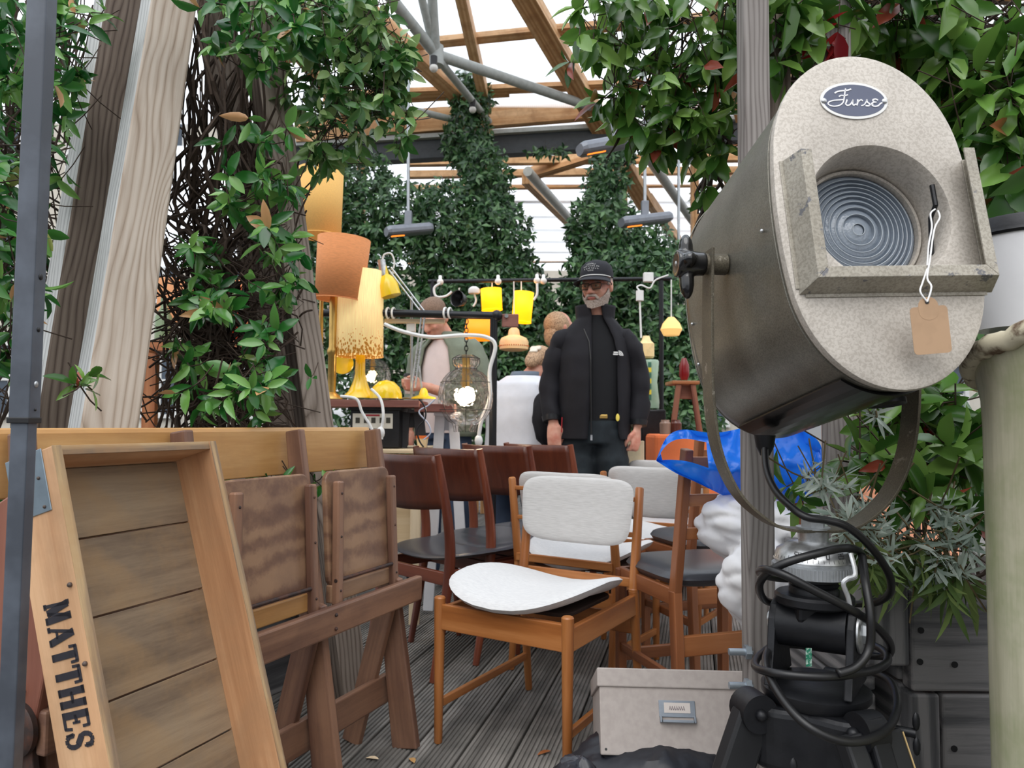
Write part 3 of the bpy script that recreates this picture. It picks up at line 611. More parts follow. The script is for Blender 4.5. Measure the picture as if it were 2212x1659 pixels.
# ---------------------------------------------------------------- dark planter of thick boards at lower right
pl = thing('planter_box', 'dark stained timber planter box with thick boards at lower right', 'planter', (P(2000, 0, 1.45).x, 1.6, 0))
xL = P(1945, 0, 1.40).x; YF = 1.42
def z_at(py, Y): return CAM.z + (915 - py) * Y / F
def brd(x0, x1, z0, z1, y=YF, th=.04, grain='x'): 
    return BOX('board', Matrix.Identity(4), ((x0 + x1) / 2, y + th / 2, (z0 + z1) / 2), (x1 - x0 - .004, th, z1 - z0 - .005), M_planter, pl, grain, .005)
zt, z1_, z2_ = z_at(1262, YF), z_at(1478, YF), z_at(1680, YF)
brd(xL + .005, xL + .5, z1_, zt - .0); brd(xL + .5, xL + .9, z1_, zt); brd(xL + .062, xL + .5, z2_, z1_, grain='x'); brd(xL, xL + .06, z2_, z1_, grain='z'); brd(xL, xL + .5, .0, z2_)
brd(xL - .085, xL + .0, z_at(1422, YF), z_at(1215, YF), y=YF - .01, th=.05, grain='z')
for k in range(4): BOX('board', Matrix.Identity(4), (xL + .02, YF + .04 + .3, zt - .09 - .19 * k), (.04, .6, .183), M_planter, pl, 'y', .005)
for k in range(4): BOX('board', Matrix.Identity(4), (xL - .06, YF + .22, zt - .11 - .19 * k), (.035, .36, .183), M_planter, pl, 'y', .005)
M_soil = plain('dark potting soil', S(44, 34, 28), 1, 0, .5, 60, .6, 80)
mk('soil', G().box((xL + .4, YF + .3, zt - .05), (.78, .5, .04)), M_soil, pl)
M_screw = plain('screw head', S(60, 60, 62), .4, .6)
for px, py in ((1990, 1362), (1988, 1430), (2063, 1436), (2062, 1618)):
    c = P(px, py, YF - .002); mk('screw', G().cyl(c, c + V((0, .006, 0)), .006, 10), M_screw, pl)
# ---------------------------------------------------------------- theatre spotlight
def hammered(name, col, dark, rough=.38, metal=.35, chip=None, bump=.5, hs=260):
    m, nt, b = base(name); L = nt.links.new; vec, tc = coords(nt, rand=False)
    n = node(nt, 'ShaderNodeTexNoise', Scale=7., Detail=6., Roughness=.65); L(vec, n.inputs['Vector'])
    r = ramp(nt, [(.35, dark), (.6, col)]); L(n.outputs['Fac'], r.inputs['Fac']); c = r.outputs['Color']
    n2 = node(nt, 'ShaderNodeTexNoise', Scale=float(hs), Detail=2., Distortion=.6); L(vec, n2.inputs['Vector'])
    r2 = ramp(nt, [(.42, tuple(x * .8 for x in col[:3]) + (1,)), (.55, (1, 1, 1, 1))]); L(n2.outputs['Fac'], r2.inputs['Fac']); c = mixc(nt, .35, c, r2.outputs['Color'], 'MULTIPLY')
    if chip:
        n3 = node(nt, 'ShaderNodeTexNoise', Scale=45., Detail=6., Roughness=.7); L(vec, n3.inputs['Vector']); r3 = ramp(nt, [(.60, (0, 0, 0, 1)), (.63, (1, 1, 1, 1))]); L(n3.outputs['Fac'], r3.inputs['Fac'])
        c = mixc(nt, r3.outputs['Color'], c, chip)
    L(c, b.inputs['Base Color']); b.inputs['Roughness'].default_value = rough; b.inputs['Metallic'].default_value = metal
    bp = node(nt, 'ShaderNodeBump', Strength=bump, Distance=.0006); L(n2.outputs['Fac'], bp.inputs['Height']); L(bp.outputs[0], b.inputs['Normal']); return m
M_face = hammered('hammered enamel lit front', S(199, 192, 183), S(181, 174, 165), .5, .1, bump=.45, hs=240)  # same paint as the housing; brighter light on the front put into the colour
M_body = hammered('hammered enamel shaded housing', S(126, 123, 113), S(106, 103, 94), .38, .35, bump=.25, hs=420)  # the front's paint again, shade on the housing put into a darker colour
M_chan = hammered('worn enamel with bare metal chips', S(172, 166, 154), S(148, 142, 130), .45, .25, S(104, 104, 108), .35)
M_yoke = hammered('olive yoke enamel', S(108, 101, 86), S(88, 82, 70), .45, .3, S(138, 132, 120), .4, 500)
M_bake = plain('black bakelite', S(14, 14, 17), .16, 0, .1, spec=.6, coat=.5)
M_chrome = plain('worn chrome', S(206, 208, 210), .34, .85, .35, 40); M_steel = plain('bare steel', S(184, 188, 192), .42, .7, .25, 30)
M_blkm = plain('satin black cast metal', S(30, 31, 35), .42, .3, .3, 30, .3, 120); M_rub = plain('black rubber cable', S(22, 22, 24), .38, 0, .2)
pit, yaw = math.radians(10), math.radians(4)
Dv = V((-math.sin(yaw) * math.cos(pit), math.cos(yaw) * math.cos(pit), -math.sin(pit)))
C1 = P(1894, 464, 1.0); w0 = V((math.cos(yaw), math.sin(yaw), 0)); u0 = (-Dv).cross(w0).normalized()
rl = math.radians(2.0); w1 = w0 * math.cos(rl) + u0 * math.sin(rl); u1 = u0 * math.cos(rl) - w0 * math.sin(rl)
FS = frame(C1, w1, u1, -Dv)
BASEP = V((C1.x + Dv.x * .2, C1.y + Dv.y * .2, 0))
sp = thing('theatre_spotlight', 'old olive-grey theatre spotlight with oval front and ridged glass lens on a black tripod', 'spotlight', BASEP)
HA, HB = .139, .243
def stad(a, hb=None, ha=None):            # stadium boundary, parameter a (0..2pi); straight flanks, round ends
    hb = hb or HB; ha = ha or HA; hs = hb - ha; al = .52; a = a % (2 * PI); sg = 1
    if a > PI: a = 2 * PI - a; sg = -1
    if a < al: x, y = ha, hs * a / al
    elif a > PI - al: x, y = -ha, hs * (PI - a) / al
    else:
        t = (a - al) / (PI - 2 * al) * PI; x, y = ha * math.cos(t), hs + ha * math.sin(t)
    ex = ha * max(0, 1 - (y / hb) ** 2) ** .5 * (1 if x >= 0 else -1)      # half way between a stadium and an ellipse
    if abs(x) > 1e-6: x = x * .5 + ex * .5 * min(1, abs(x) / max(1e-6, abs(ha * math.cos(t)) if al <= a <= PI - al else ha))
    return (x, sg * y)
NS = 72
# housing
g = G(); rings = []
for z, k in ((-.001, 1.0), (-.02, .994), (-.40, .985), (-.43, .965), (-.445, .9)):
    rings.append([(stad(2 * PI * i / NS)[0] * k, stad(2 * PI * i / NS)[1] * k, z) for i in range(NS)])
vs = [p for r_ in rings for p in r_]; fs = [(k * NS + i, k * NS + (i + 1) % NS, (k + 1) * NS + (i + 1) % NS, (k + 1) * NS + i) for k in range(len(rings) - 1) for i in range(NS)]
fs.append(tuple((len(rings) - 1) * NS + i for i in range(NS))); g.add(vs, fs)
housing = mks('housing', g, M_body, sp, FS)
for z in (-.022, -.415):
    o = mks('seam', G().tube([(stad(2 * PI * i / NS)[0] * .995, stad(2 * PI * i / NS)[1] * .995, z) for i in range(NS)], .0013, 6, True), M_body, housing, FS)
# front plate with round opening
RO = .1; oc = (.004, .003); g = G(); N = 96; vo = []
def ring_pts(fn, z): return [fn(2 * PI * i / N) + (z,) for i in range(N)]
circ = lambda r: (lambda a: (oc[0] + r * math.cos(a), oc[1] + r * math.sin(a)))
sc_ = lambda k: (lambda a: (stad(a)[0] * k, stad(a)[1] * k))
RG = [ring_pts(sc_(1.008), -.012), ring_pts(sc_(1.018), -.004), ring_pts(sc_(1.012), .002), ring_pts(sc_(.985), .004), ring_pts(circ(RO + .006), .004), ring_pts(circ(RO + .001), .003), ring_pts(circ(RO - .002), -.003), ring_pts(circ(RO - .006), -.05), ring_pts(circ(RO - .006), -.058)]
vs = [p for r_ in RG for p in r_]; fs = [(k * N + i, k * N + (i + 1) % N, (k + 1) * N + (i + 1) % N, (k + 1) * N + i) for k in range(len(RG) - 1) for i in range(N)]
front = mks('front_plate', g.add(vs, fs), M_face, sp, FS)
Mo = FS @ Matrix.Translation((oc[0], oc[1], 0))
mks('lens_ring', G().lathe([(RO - .005, -.056), (.0925, -.056), (.091, -.05), (.087, -.05), (.087, -.06)], 64, Mo, False), M_face, sp)
# fresnel lens: stepped profile
mm, nt, b = base('ridged lens glass'); b.inputs['Base Color'].default_value = S(188, 200, 214); b.inputs['Transmission Weight'].default_value = .55; b.inputs['Roughness'].default_value = .06
b.inputs['IOR'].default_value = 1.5; vec, tc = coords(nt, rand=False); vo = node(nt, 'ShaderNodeTexVoronoi', Scale=260.); nt.links.new(vec, vo.inputs['Vector']); bp = node(nt, 'ShaderNodeBump', Strength=.5, Distance=.0008)
nt.links.new(vo.outputs['Distance'], bp.inputs['Height']); nt.links.new(bp.outputs[0], b.inputs['Normal']); M_lens = mm
prof = [(.0, -.058)]; r0 = .0; steps = [.009, .024, .035, .044, .052, .059, .066, .072, .079, .0875]; zz = -.058
prof = [(1e-4, -.056), (.008, -.0565), (.010, -.0605)]
for i in range(1, len(steps)):
    a_, b2 = steps[i - 1], steps[i]; prof += [(a_ + .0004, -.0545 - .0005 * (i > 5)), (a_ + (b2 - a_) * .5, -.0565), (b2 - .0006, -.0605)]
lens = mk('lens', G().lathe(prof, 72, Mo, False), M_lens, sp, smooth=False, solid=.004)
for i, s_ in enumerate(steps[:-1]):
    mks('lens_ridge', G().tube([Mo @ V((s_ * math.cos(2 * PI * k / 64), s_ * math.sin(2 * PI * k / 64), -.0535)) for k in range(64)], .00045, 5, True), plain('frosted ridge glass', S(190, 198, 206), .2) if i == 0 else bpy.data.materials['frosted ridge glass'], lens)
M_refl = plain('tarnished reflector', S(150, 154, 158), .3, .9, .3, 12)
mks('reflector', G().lathe([(.012, -.21), (.05, -.19), (.08, -.15), (.1, -.09)], 48, Mo, False), M_refl, sp)
mks('bulb', G().ell((0, 0, 0), (.02, .02, .03), 16, Mo @ Matrix.Translation((0, 0, -.13))), plain('lamp bulb glass', S(220, 222, 225), .1), sp)
# colour-frame channels (L profiles standing proud of the plate)
def chan(path, nm='frame_channel'):
    pr = [(-.008, 0), (.004, .034), (.019, .034), (.019, .031), (.0075, .031), (-.005, 0)]   # out of plate, then folding inwards
    return pr
def channel(p0, p1, inward, miter0=0, miter1=0):
    p0, p1, inn = V(p0 + (0,)), V(p1 + (0,)), V(inward + (0,)); d = (p1 - p0).normalized(); pr = chan(None); vs = []
    for p, mt in ((p0, miter0), (p1, miter1)):
        for a_, h in pr: vs.append(p + inn * a_ + d * a_ * mt + V((0, 0, .004 + h)))
    n = len(pr); fs = [(i, (i + 1) % n, n + (i + 1) % n, n + i) for i in range(n)] + [tuple(range(n)), tuple(range(n, 2 * n))[::-1]]
    # flange lying on the plate
    g = G().add(vs, fs); a = p0 - inn * .012; b_ = p1 - inn * .012
    g.add([a + V((0, 0, .0045)), b_ + V((0, 0, .0045)), p1 + V((0, 0, .0045)), p0 + V((0, 0, .0045)), a + V((0, 0, .006)), b_ + V((0, 0, .006)), p1 + V((0, 0, .006)), p0 + V((0, 0, .006))], [(0, 1, 2, 3), (4, 5, 6, 7), (0, 1, 5, 4), (2, 3, 7, 6), (1, 2, 6, 5), (3, 0, 4, 7)])
    return mk('frame_channel', g, M_chan, front, FS, .0008)
xl, xr, yb, yt = -.119, .133, -.108, .078
channel((xl, yt), (xl, yb), (1, 0), 0, -1); channel((xr, yt + .002), (xr, yb), (-1, 0), 0, -1); channel((xl, yb), (xr, yb), (0, 1), 1, -1)
mk('spring_clip', G().tube([FS @ V(p) for p in ((.084, .042, .004), (.084, .012, .004), (.084, .0, -.01), (.083, -.05, -.02))], .0035, 8), M_blkm, front)
for x, y in ((-.150, .06), (.150, -.150)): pass
# maker's plate
Mp = FS @ Matrix.Translation((-.010, .172, .0045)); PW = .0495
badge = mks('maker_plate', G().lathe([(1e-4, .0), (PW, .0), (PW, .0014), (PW * .93, .0016), (1e-4, .0016)], 64, Mp, sy=.585), plain('bright aluminium badge', S(222, 222, 220), .35, .25, .05), front)
bmk = mks('badge_field', G().lathe([(1e-4, .0016), (PW * .915, .0016), (PW * .915, .0019), (1e-4, .0019)], 64, Mp, sy=.555), plain('slate blue enamel', S(84, 90, 112), .4, 0, .06), badge)
def zc(pts): return [((x - 860) / 258 * PW, -(y - 668) / 258 * PW) for x, y in pts]
M_let = plain('silver lettering', S(228, 228, 230), .35, .2, .03); g = G()
for pts, wd in (([(716, 612), (740, 598), (775, 592), (812, 588), (848, 576)], 11), ([(806, 572), (794, 610), (782, 655), (768, 690), (738, 712), (700, 720), (668, 714), (654, 700), (664, 684), (700, 672), (740, 668), (775, 665)], 9),
                ([(744, 640), (764, 630), (790, 632), (816, 624)], 9), ([(804, 664), (796, 682), (788, 702), (800, 712), (822, 704), (844, 676), (850, 664)], 10), ([(850, 664), (842, 690), (846, 710), (866, 700)], 10),
                ([(886, 662), (880, 690), (870, 712)], 11), ([(880, 690), (896, 672), (914, 666), (922, 676)], 9), ([(905, 714), (930, 704), (950, 676), (958, 662)], 8), ([(954, 664), (956, 684), (972, 700), (962, 714), (938, 714)], 11),
                ([(962, 712), (985, 704), (1000, 700)], 7), ([(1040, 668), (1024, 658), (1002, 664), (1004, 678), (1026, 684)], 10), ([(1026, 684), (996, 688), (986, 704), (1002, 718), (1032, 714), (1056, 694), (1070, 688)], 10)):
    g.ribbon(spline([(x, y, 0) for x, y in zc(pts)], 5), wd / 258 * PW, .0007, Mp, .0019)
mk('lettering', g, M_let, badge)
for s_ in (-1, 1):
    mks('rivet', G().ell((0, 0, 0), (.0042, .0042, .0022), 12, Mp @ Matrix.Translation((s_ * PW * .9, -.001, .002))), M_chrome, badge)
for q in ((-.1415, .0, -.05), (-.138, -.11, -.38), (-.139, -.03, -.39)):
    mks('rivet', G().ell((0, 0, 0), (.003, .003, .003), 10, FS @ Matrix.Translation(q)), M_chrome, housing)
# underside vent
g = G(); vs = []; K = 20
for z in (-.03, -.40):
    for k in (0, 1):
        for i in range(K + 1):
            a = math.radians(-112 + 64 * i / K); x, y = stad(a); rr_ = 1.004 + .012 * k; vs.append((x * rr_, y * rr_, z))
m_ = K + 1; fs = []
for k in range(K):
    fs += [(m_ + k, m_ + k + 1, 3 * m_ + k + 1, 3 * m_ + k), (k, k + 1, m_ + k + 1, m_ + k), (2 * m_ + k, 2 * m_ + k + 1, 3 * m_ + k + 1, 3 * m_ + k)]
fs += [(0, m_, 3 * m_, 2 * m_), (K, m_ + K, 3 * m_ + K, 2 * m_ + K)]
vent = mk('vent_tray', g.add(vs, fs), plain('gloss black painted tray', S(15, 15, 16), .25), sp, FS)
x, y = stad(math.radians(-76)); Mv = FS @ Matrix.Translation((x * 1.02, y * 1.02, -.12)) @ Matrix.Rotation(math.radians(90), 4, 'X')
mks('vent_cap', G().lathe([(.004, .0), (.016, .002), (.024, .0), (.028, .004), (.028, -.004), (1e-3, -.004)], 28, Mv), M_blkm, vent)
gl = P(1652, 940, 1.28); mks('cable_gland', G().lathe([(.018, .0), (.015, .02), (.008, .035)], 16, Matrix.Translation(gl) @ Matrix.Rotation(PI, 4, 'X')), M_blkm, vent)
# yoke
Cm = C1 + Dv * .2; wy = w0; dh = V((-wy.y, wy.x, 0)); zt_ = P(1740, 1143, Cm.y).z - Cm.z
def ypt(a, b_): return Cm + wy * a + V((0, 0, b_))
half = [(-.168, .028), (-.169, -.02), (-.170, -.12), (-.168, -.22), (-.155, -.30), (-.124, -.365), (-.075, zt_ + .012), (-.035, zt_), (0, zt_)]
path = spline([ypt(*p) for p in half] + [ypt(-a, b_) for a, b_ in half[::-1][1:]], 8)
def yk(u, v):
    i = u * (len(path) - 1); k = min(int(i), len(path) - 2); return path[k].lerp(path[k + 1], i - k) + dh * ((v - .5) * .046)
yoke = mk('yoke', G().sheet(yk, 128, 1), M_yoke, sp, solid=.0045, off=0, bev=.0008)
for s_ in (-1, 1):
    mks('pivot', G().cyl(ypt(.140 * s_, .005), ypt(.175 * s_, .005), .017, 24), M_yoke, sp)
g = G(); kc = ypt(-.205, .005); ax_ = wy
for d_, L_, wdt in ((V((0, .1, 1)), .040, .0135), (V((0, -.1, -1)), .048, .0135), (V((0, -1, .15)), .028, .013)):
    d_ = d_.normalized(); Mw = look(kc, kc + d_, ax_); g.ell((0, 0, L_ * .62), (.012, wdt, L_ * .62), 14, Mw); g.box((0, 0, L_ * .5), (.016, .018, L_ * .9), Mw)
g.cyl(ypt(-.175, .005), ypt(-.222, .005), .019, 20, .022); knob = mk('locking_knob', g, M_bake, sp, remesh=.002, sm_it=6)
mks('knob_screw', G().ell(tuple(ypt(-.218, .005)), (.006, .006, .006), 12), M_chrome, knob)
# ---- stand head
TX, TY = Cm.x, Cm.y
def zz_(py): return CAM.z + (CAM.z * 0 + 915 - py) * TY / F
def LT(nm, prof, mat, par, n=48, sx=1, sy=1, c=(0, 0)): return mks(nm, G().lathe([(r, z) for r, z in prof], n, Matrix.Translation((TX + c[0], TY + c[1], 0)), sx=sx, sy=sy), mat, par)
z0 = Cm.z + zt_
stand = sp; M_dial = M_chrome
mks('hex_bolt', G().lathe([(.019, z0 + .003), (.019, z0 + .018), (.012, z0 + .018), (.012, z0 + .024)], 6, Matrix.Translation((TX, TY, 0))), M_steel, sp)
LT('washer', [(.026, z0 + .001), (.026, z0 + .004)], M_steel, sp)
LT('swivel_neck', [(.024, z0 - .002), (.022, z0 - .025)], M_chrome, sp)
dial = LT('graduated_dial', [(.022, z0 - .018), (.04, z0 - .022), (.056, z0 - .032), (.061, z0 - .047), (.058, z0 - .052)], M_chrome, sp, 64)
g = G()
for k in range(48):
    a = 2 * PI * k / 48; L_ = .008 if k % 4 == 0 else .005; c_, s_ = math.cos(a), math.sin(a)
    p0 = V((TX + .0602 * c_, TY + .0602 * s_, z0 - .0445)); p1 = V((TX + (.0602 - L_ * .36) * c_, TY + (.0602 - L_ * .36) * s_, z0 - .0445 + L_)); g.tube([p0, p1], .0004, 4)
mk('scale_marks', g, M_blk, dial)
def digit(ch, a, h=.0075):
    cr = {'0': [[(0, 0), (.6, 0), (.6, 1), (0, 1), (0, 0)]], '2': [[(0, 1), (.6, 1), (.6, .5), (0, .5), (0, 0), (.6, 0)]], '5': [[(.6, 1), (0, 1), (0, .5), (.6, .5), (.6, 0), (0, 0)]], '7': [[(0, 1), (.6, 1), (.2, 0)]], '1': [[(.3, 0), (.3, 1)]]}[ch]
    ax_ = V((math.cos(a), math.sin(a), 0)); tx = V((-math.sin(a), math.cos(a), 0)); o_ = V((TX, TY, z0 - .0335)) + ax_ * .0575; up_ = (V((0, 0, 1)) - ax_ * .36).normalized(); g = G()
    for l_ in cr: g.tube([o_ + tx * (x - .3) * h + up_ * (y - .5) * h for x, y in l_], .0006, 4)
    return g
for k, tx_ in enumerate(('50', '25', '0', '25', '75')):
    a = math.radians(-135 + 22 * k)
    for j, ch in enumerate(tx_): mk('dial_number', digit(ch, a + (j - (len(tx_) - 1) / 2) * .1), M_blk, dial)
g = G(); g.lathe([(.058, z0 - .052), (.0625, z0 - .054), (.0625, z0 - .071), (.058, z0 - .073)], 60, Matrix.Translation((TX, TY, 0)))
for k in range(72):
    a = 2 * PI * k / 72; g.box((TX + .0627 * math.cos(a), TY + .0627 * math.sin(a), z0 - .0625), (.0016, .0016, .016))
mk('knurled_ring', g, M_steel, sp)
LT('threaded_collar', [(.038, z0 - .073), (.038, z0 - .08), (.035, z0 - .082), (.038, z0 - .086), (.035, z0 - .09), (.038, z0 - .094), (.038, z0 - .10)], M_blkm, sp)
LT('flange', [(.056, z0 - .100), (.060, z0 - .104), (.060, z0 - .114), (.054, z0 - .118)], M_blkm, sp)
zc_ = z0 - .152; tl_ = V((.82, -.57, 0)).normalized()
cc = V((TX, TY, zc_)); mks('tilt_barrel', G().cyl(cc - tl_ * .052, cc + tl_ * .052, .037, 32), M_blkm, sp)
mk('barrel_saddle', G().box((TX, TY, z0 - .128), (.07, .05, .03)), M_blkm, sp, bev=.006)
for s_ in (-1, 1):
    Mc = frame(cc + tl_ * (.058 * s_ - .005), V((tl_.y, -tl_.x, 0)), V((0, 0, 1)), tl_)
    out = [(-.062, -.088), (.062, -.088), (.045, -.04), (.034, .01), (.022, .03), (0, .037), (-.022, .03), (-.034, .01), (-.045, -.04)]
    mk('cheek_plate', G().prism(out, .012, Mc), M_blkm, sp, bev=.002)
Mb = look(cc + tl_ * .066, cc + tl_ * .09); mks('tilt_washer', G().lathe([(.031, 0), (.031, .003), (.026, .006), (.012, .006)], 32, Mb), M_chrome, sp); mk('tilt_bolt', G().lathe([(.0165, .005), (.0165, .02)], 6, Mb), M_steel, sp, bev=.0015)
mks('tilt_bolt', G().lathe([(.016, 0), (.013, .008)], 24, look(cc - tl_ * .063, cc - tl_ * .08)), M_chrome, sp)
mk('spring_lever', G().tube(spline([P(1838, 1195, 1.10), P(1848, 1240, 1.09), P(1832, 1250, 1.09), P(1822, 1262, 1.09), P(1832, 1290, 1.09), P(1838, 1320, 1.09)], 6), .0035, 8, flat=.4), M_chrome, sp)
zb = zc_ - .088
LT('turntable', [(.072, zb), (.082, zb - .006), (.082, zb - .016), (.074, zb - .026)], M_blkm, sp)
g = G(); out = []; LA = [math.radians(q) for q in (192, 287, 48)]
for k in range(60):
    a = 2 * PI * k / 60; rr_ = .072 + .034 * max(max(0, math.cos(a - q)) ** 7 for q in LA); out.append((rr_ * math.cos(a), rr_ * math.sin(a)))
hub = mk('tripod_hub', G().prism(out, .095, Matrix.Translation((TX, TY, zb - .12))), M_blkm, sp, bev=.012, bseg=3)
mk('green_sticker', G().box(tuple(cc + V((-.022, -.031, -.04))), (.009, .001, .028)), plain('green printed sticker', S(20, 120, 90), .5, col2=S(200, 220, 210), scale=240), sp)
M_leg = plain('black painted leg with worn edges', S(30, 31, 34), .5, 0, .25, 14, .2, 60); M_edge = plain('bare worn timber edge', S(196, 168, 118), .6)
for nm, a, foot, wd in (('left', 192, (-.30, -.06), .05), ('front', 287, (.13, -.30), .05), ('back', 48, (.26, .26), .05)):
    a = math.radians(a); ro = V((math.cos(a), math.sin(a), 0)); top = V((TX, TY, zb - .035)) + ro * .108; ft = V((TX + foot[0], TY + foot[1], .004)); side = V((-ro.y, ro.x, 0))
    lg = None
    for s_ in ((0,) if nm != 'front' else (-1, 1)):
        o = BAR('tripod_leg', top + side * .034 * s_, ft + side * .020 * s_, .034 if s_ else .03, .028 if s_ else .056, M_leg, sp, side, .005); lg = o
    e = BAR('worn_edge', top + (side * .0515 + ro * .0135 if nm == 'front' else -ro * .0 + ro * (-.028) - side * .015), ft + (side * .0375 + ro * .0135 if nm == 'front' else ro * (-.028) - side * .015), .0016, .0016, M_edge, lg, side, 0)
    mks('leg_collar', G().cyl(top - side * (.022 if nm != 'front' else .018), top + side * (.022 if nm != 'front' else .018), .029, 24), M_blkm, hub)
    if nm == 'front': BAR('leg_tongue', top + V((0, 0, .02)), top + (ft - top).normalized() * .10, .032, .036, M_blkm, hub, side, .004)
    mks('leg_bolt', G().ell(tuple(top + (side if side.y < 0 else -side) * .024), (.009, .009, .009), 14), M_blkm, hub)
wb = V((TX + .085, TY - .05, zb - .05)); g = G().cyl(wb, wb + V((.035, -.02, 0)), .007, 12); g.ell(tuple(wb + V((.035, -.022, .018))), (.006, .004, .014), 10).ell(tuple(wb + V((.035, -.022, -.018))), (.006, .004, .014), 10); mks('wing_nut', g, M_blkm, hub)
wb = V((TX - .05, TY - .09, zb - .1)); g = G().cyl(wb, wb + V((-.03, -.02, 0)), .007, 12); g.ell(tuple(wb + V((-.028, -.022, .018))), (.006, .004, .014), 10).ell(tuple(wb + V((-.028, -.022, -.018))), (.006, .004, .014), 10); mks('wing_nut', g, M_blkm, hub)
# ---- cable
cp = [(1652, 950, 1.25), (1655, 1010, 1.22), (1675, 1060, 1.18), (1715, 1100, 1.13), (1745, 1118, 1.11), (1785, 1124, 1.11), (1830, 1138, 1.11), (1880, 1180, 1.12), (1920, 1240, 1.15), (1922, 1280, 1.2), (1890, 1302, 1.25), (1840, 1304, 1.29), (1780, 1298, 1.30), (1700, 1302, 1.26), (1655, 1298, 1.2), (1640, 1268, 1.13), (1655, 1240, 1.09), (1700, 1215, 1.07), (1780, 1192, 1.07), (1835, 1184, 1.1), (1862, 1200, 1.16), (1850, 1235, 1.24), (1780, 1250, 1.29), (1690, 1250, 1.25), (1645, 1240, 1.16), (1648, 1230, 1.10), (1690, 1240, 1.06), (1760, 1276, 1.05), (1840, 1318, 1.06), (1895, 1356, 1.11), (1924, 1395, 1.18), (1905, 1418, 1.26), (1800, 1404, 1.31), (1690, 1392, 1.28), (1645, 1412, 1.2), (1632, 1440, 1.12), (1680, 1455, 1.06), (1780, 1462, 1.045), (1870, 1452, 1.08), (1915, 1432, 1.14), (1908, 1405, 1.23), (1850, 1384, 1.3), (1720, 1372, 1.29), (1668, 1396, 1.2), (1655, 1440, 1.1), (1690, 1510, 1.04), (1750, 1572, 1.0), (1830, 1602, 1.0), (1905, 1585, 1.03), (1938, 1530, 1.09), (1925, 1475, 1.17), (1880, 1450, 1.24)]
cab = mk('cable', G().tube(spline([P(p[0], p[1], p[2] + .03) for p in cp], 7), .0062, 10), M_rub, sp, smooth=True)
cp = [(1862, 1200, 1.12), (1870, 1260, 1.08), (1880, 1330, 1.06), (1878, 1400, 1.06), (1850, 1440, 1.05), (1810, 1455, 1.045)]
mk('cable', G().tube(spline([P(p[0], p[1], p[2] + .03) for p in cp], 7), .0062, 10), M_rub, sp, smooth=True)
# ---- price tag
TYp = .93; c = P(2010, 700, TYp); tg = thing('price_tag', 'blank brown card price tag tied with white string to the spotlight', 'tag', c)
k = TYp / F; out = rrect(82 * k, 104 * k, 9 * k, 3); out2 = rrect(44 * k, 50 * k, 20 * k, 4, 0, 47 * k)
M_kraft = plain('brown kraft card', S(180, 148, 118), .85, 0, .1, 30); Mt = Matrix.Translation(c + V((0, 0, -13 * k))) @ Matrix.Rotation(math.radians(90), 4, 'X') @ Matrix.Rotation(math.radians(5), 4, 'Z')
mk('card', G().prism(out, .0006, Mt), M_kraft, tg); mk('card_tab', G().prism(out2, .0008, Mt), M_kraft, tg)
h_ = P(2003, 652, TYp - .0015); mks('eyelet', G().cyl(h_, h_ + V((0, .001, 0)), 4.5 * k, 14), M_blk, tg)
M_str = plain('white cotton string', S(235, 235, 235), .8)
for pts in (((2003, 652, .928), (1988, 630, .93), (1993, 610, .94), (2002, 580, .95), (2006, 530, .965), (2013, 490, .975), (2010, 462, .98), (2020, 452, .985)), ((2003, 652, .928), (2012, 620, .93), (2003, 600, .94), (2009, 560, .95), (2014, 520, .965), (2020, 490, .975), (2030, 470, .98), (2026, 455, .985))):
    mks('string', G().tube(spline([P(*p) for p in pts], 6), .0011, 6), M_str, tg)

# ---------------------------------------------------------------- worn olive column pot at right edge
M_pot = wood('streaked olive glaze', S(128, 126, 100), S(160, 157, 130), S(200, 196, 172), 11, .45, .15, .1, S(128, 142, 92), .06, stain_amt=.7)
M_rim = plain('crusty lichen rim', S(196, 188, 164), .8, 0, .3, 26, .8, 90, col2=S(96, 76, 58), lo=.5, hi=.62)
pc = P(2412, 1000, .98); pc = V((pc.x, .98, 0)); R_ = .149
pt_ = thing('tall_pot', 'tall streaked olive-green pot with a crusty flared rim at the right edge', 'pot', pc)
def zr(a): return 1.02 + .052 * (1 + math.cos(a - math.radians(285))) + .006 * math.sin(5 * a)
def pw(u, v):
    a = 2 * PI * u; zt2 = zr(a); z = zt2 * v; r = R_ * (1 + .003 * math.sin(9 * a)) + (.010 * max(0, v - .95) / .05); return (r * math.cos(a), r * math.sin(a), z)
mks('pot_wall', G().sheet(pw, 96, 24), M_pot, pt_, Matrix.Translation(pc))
ringp = [(pc.x + (R_ + .012) * math.cos(2 * PI * i / 90), pc.y + (R_ + .012) * math.sin(2 * PI * i / 90), zr(2 * PI * i / 90) + .004 * noise.noise(V((i * .7, 0, 0)))) for i in range(90)]
mks('rim', G().tube(ringp, [.014 + .004 * noise.noise(V((i * .45, 3, 0))) for i in range(90)], 10, True), M_rim, pt_)
mks('inner_wall', G().sheet(lambda u, v: ((R_ - .012) * math.cos(2 * PI * u), (R_ - .012) * math.sin(2 * PI * u), .6 + (zr(2 * PI * u) - .6) * v), 60, 4), M_pot, pt_, Matrix.Translation(pc))
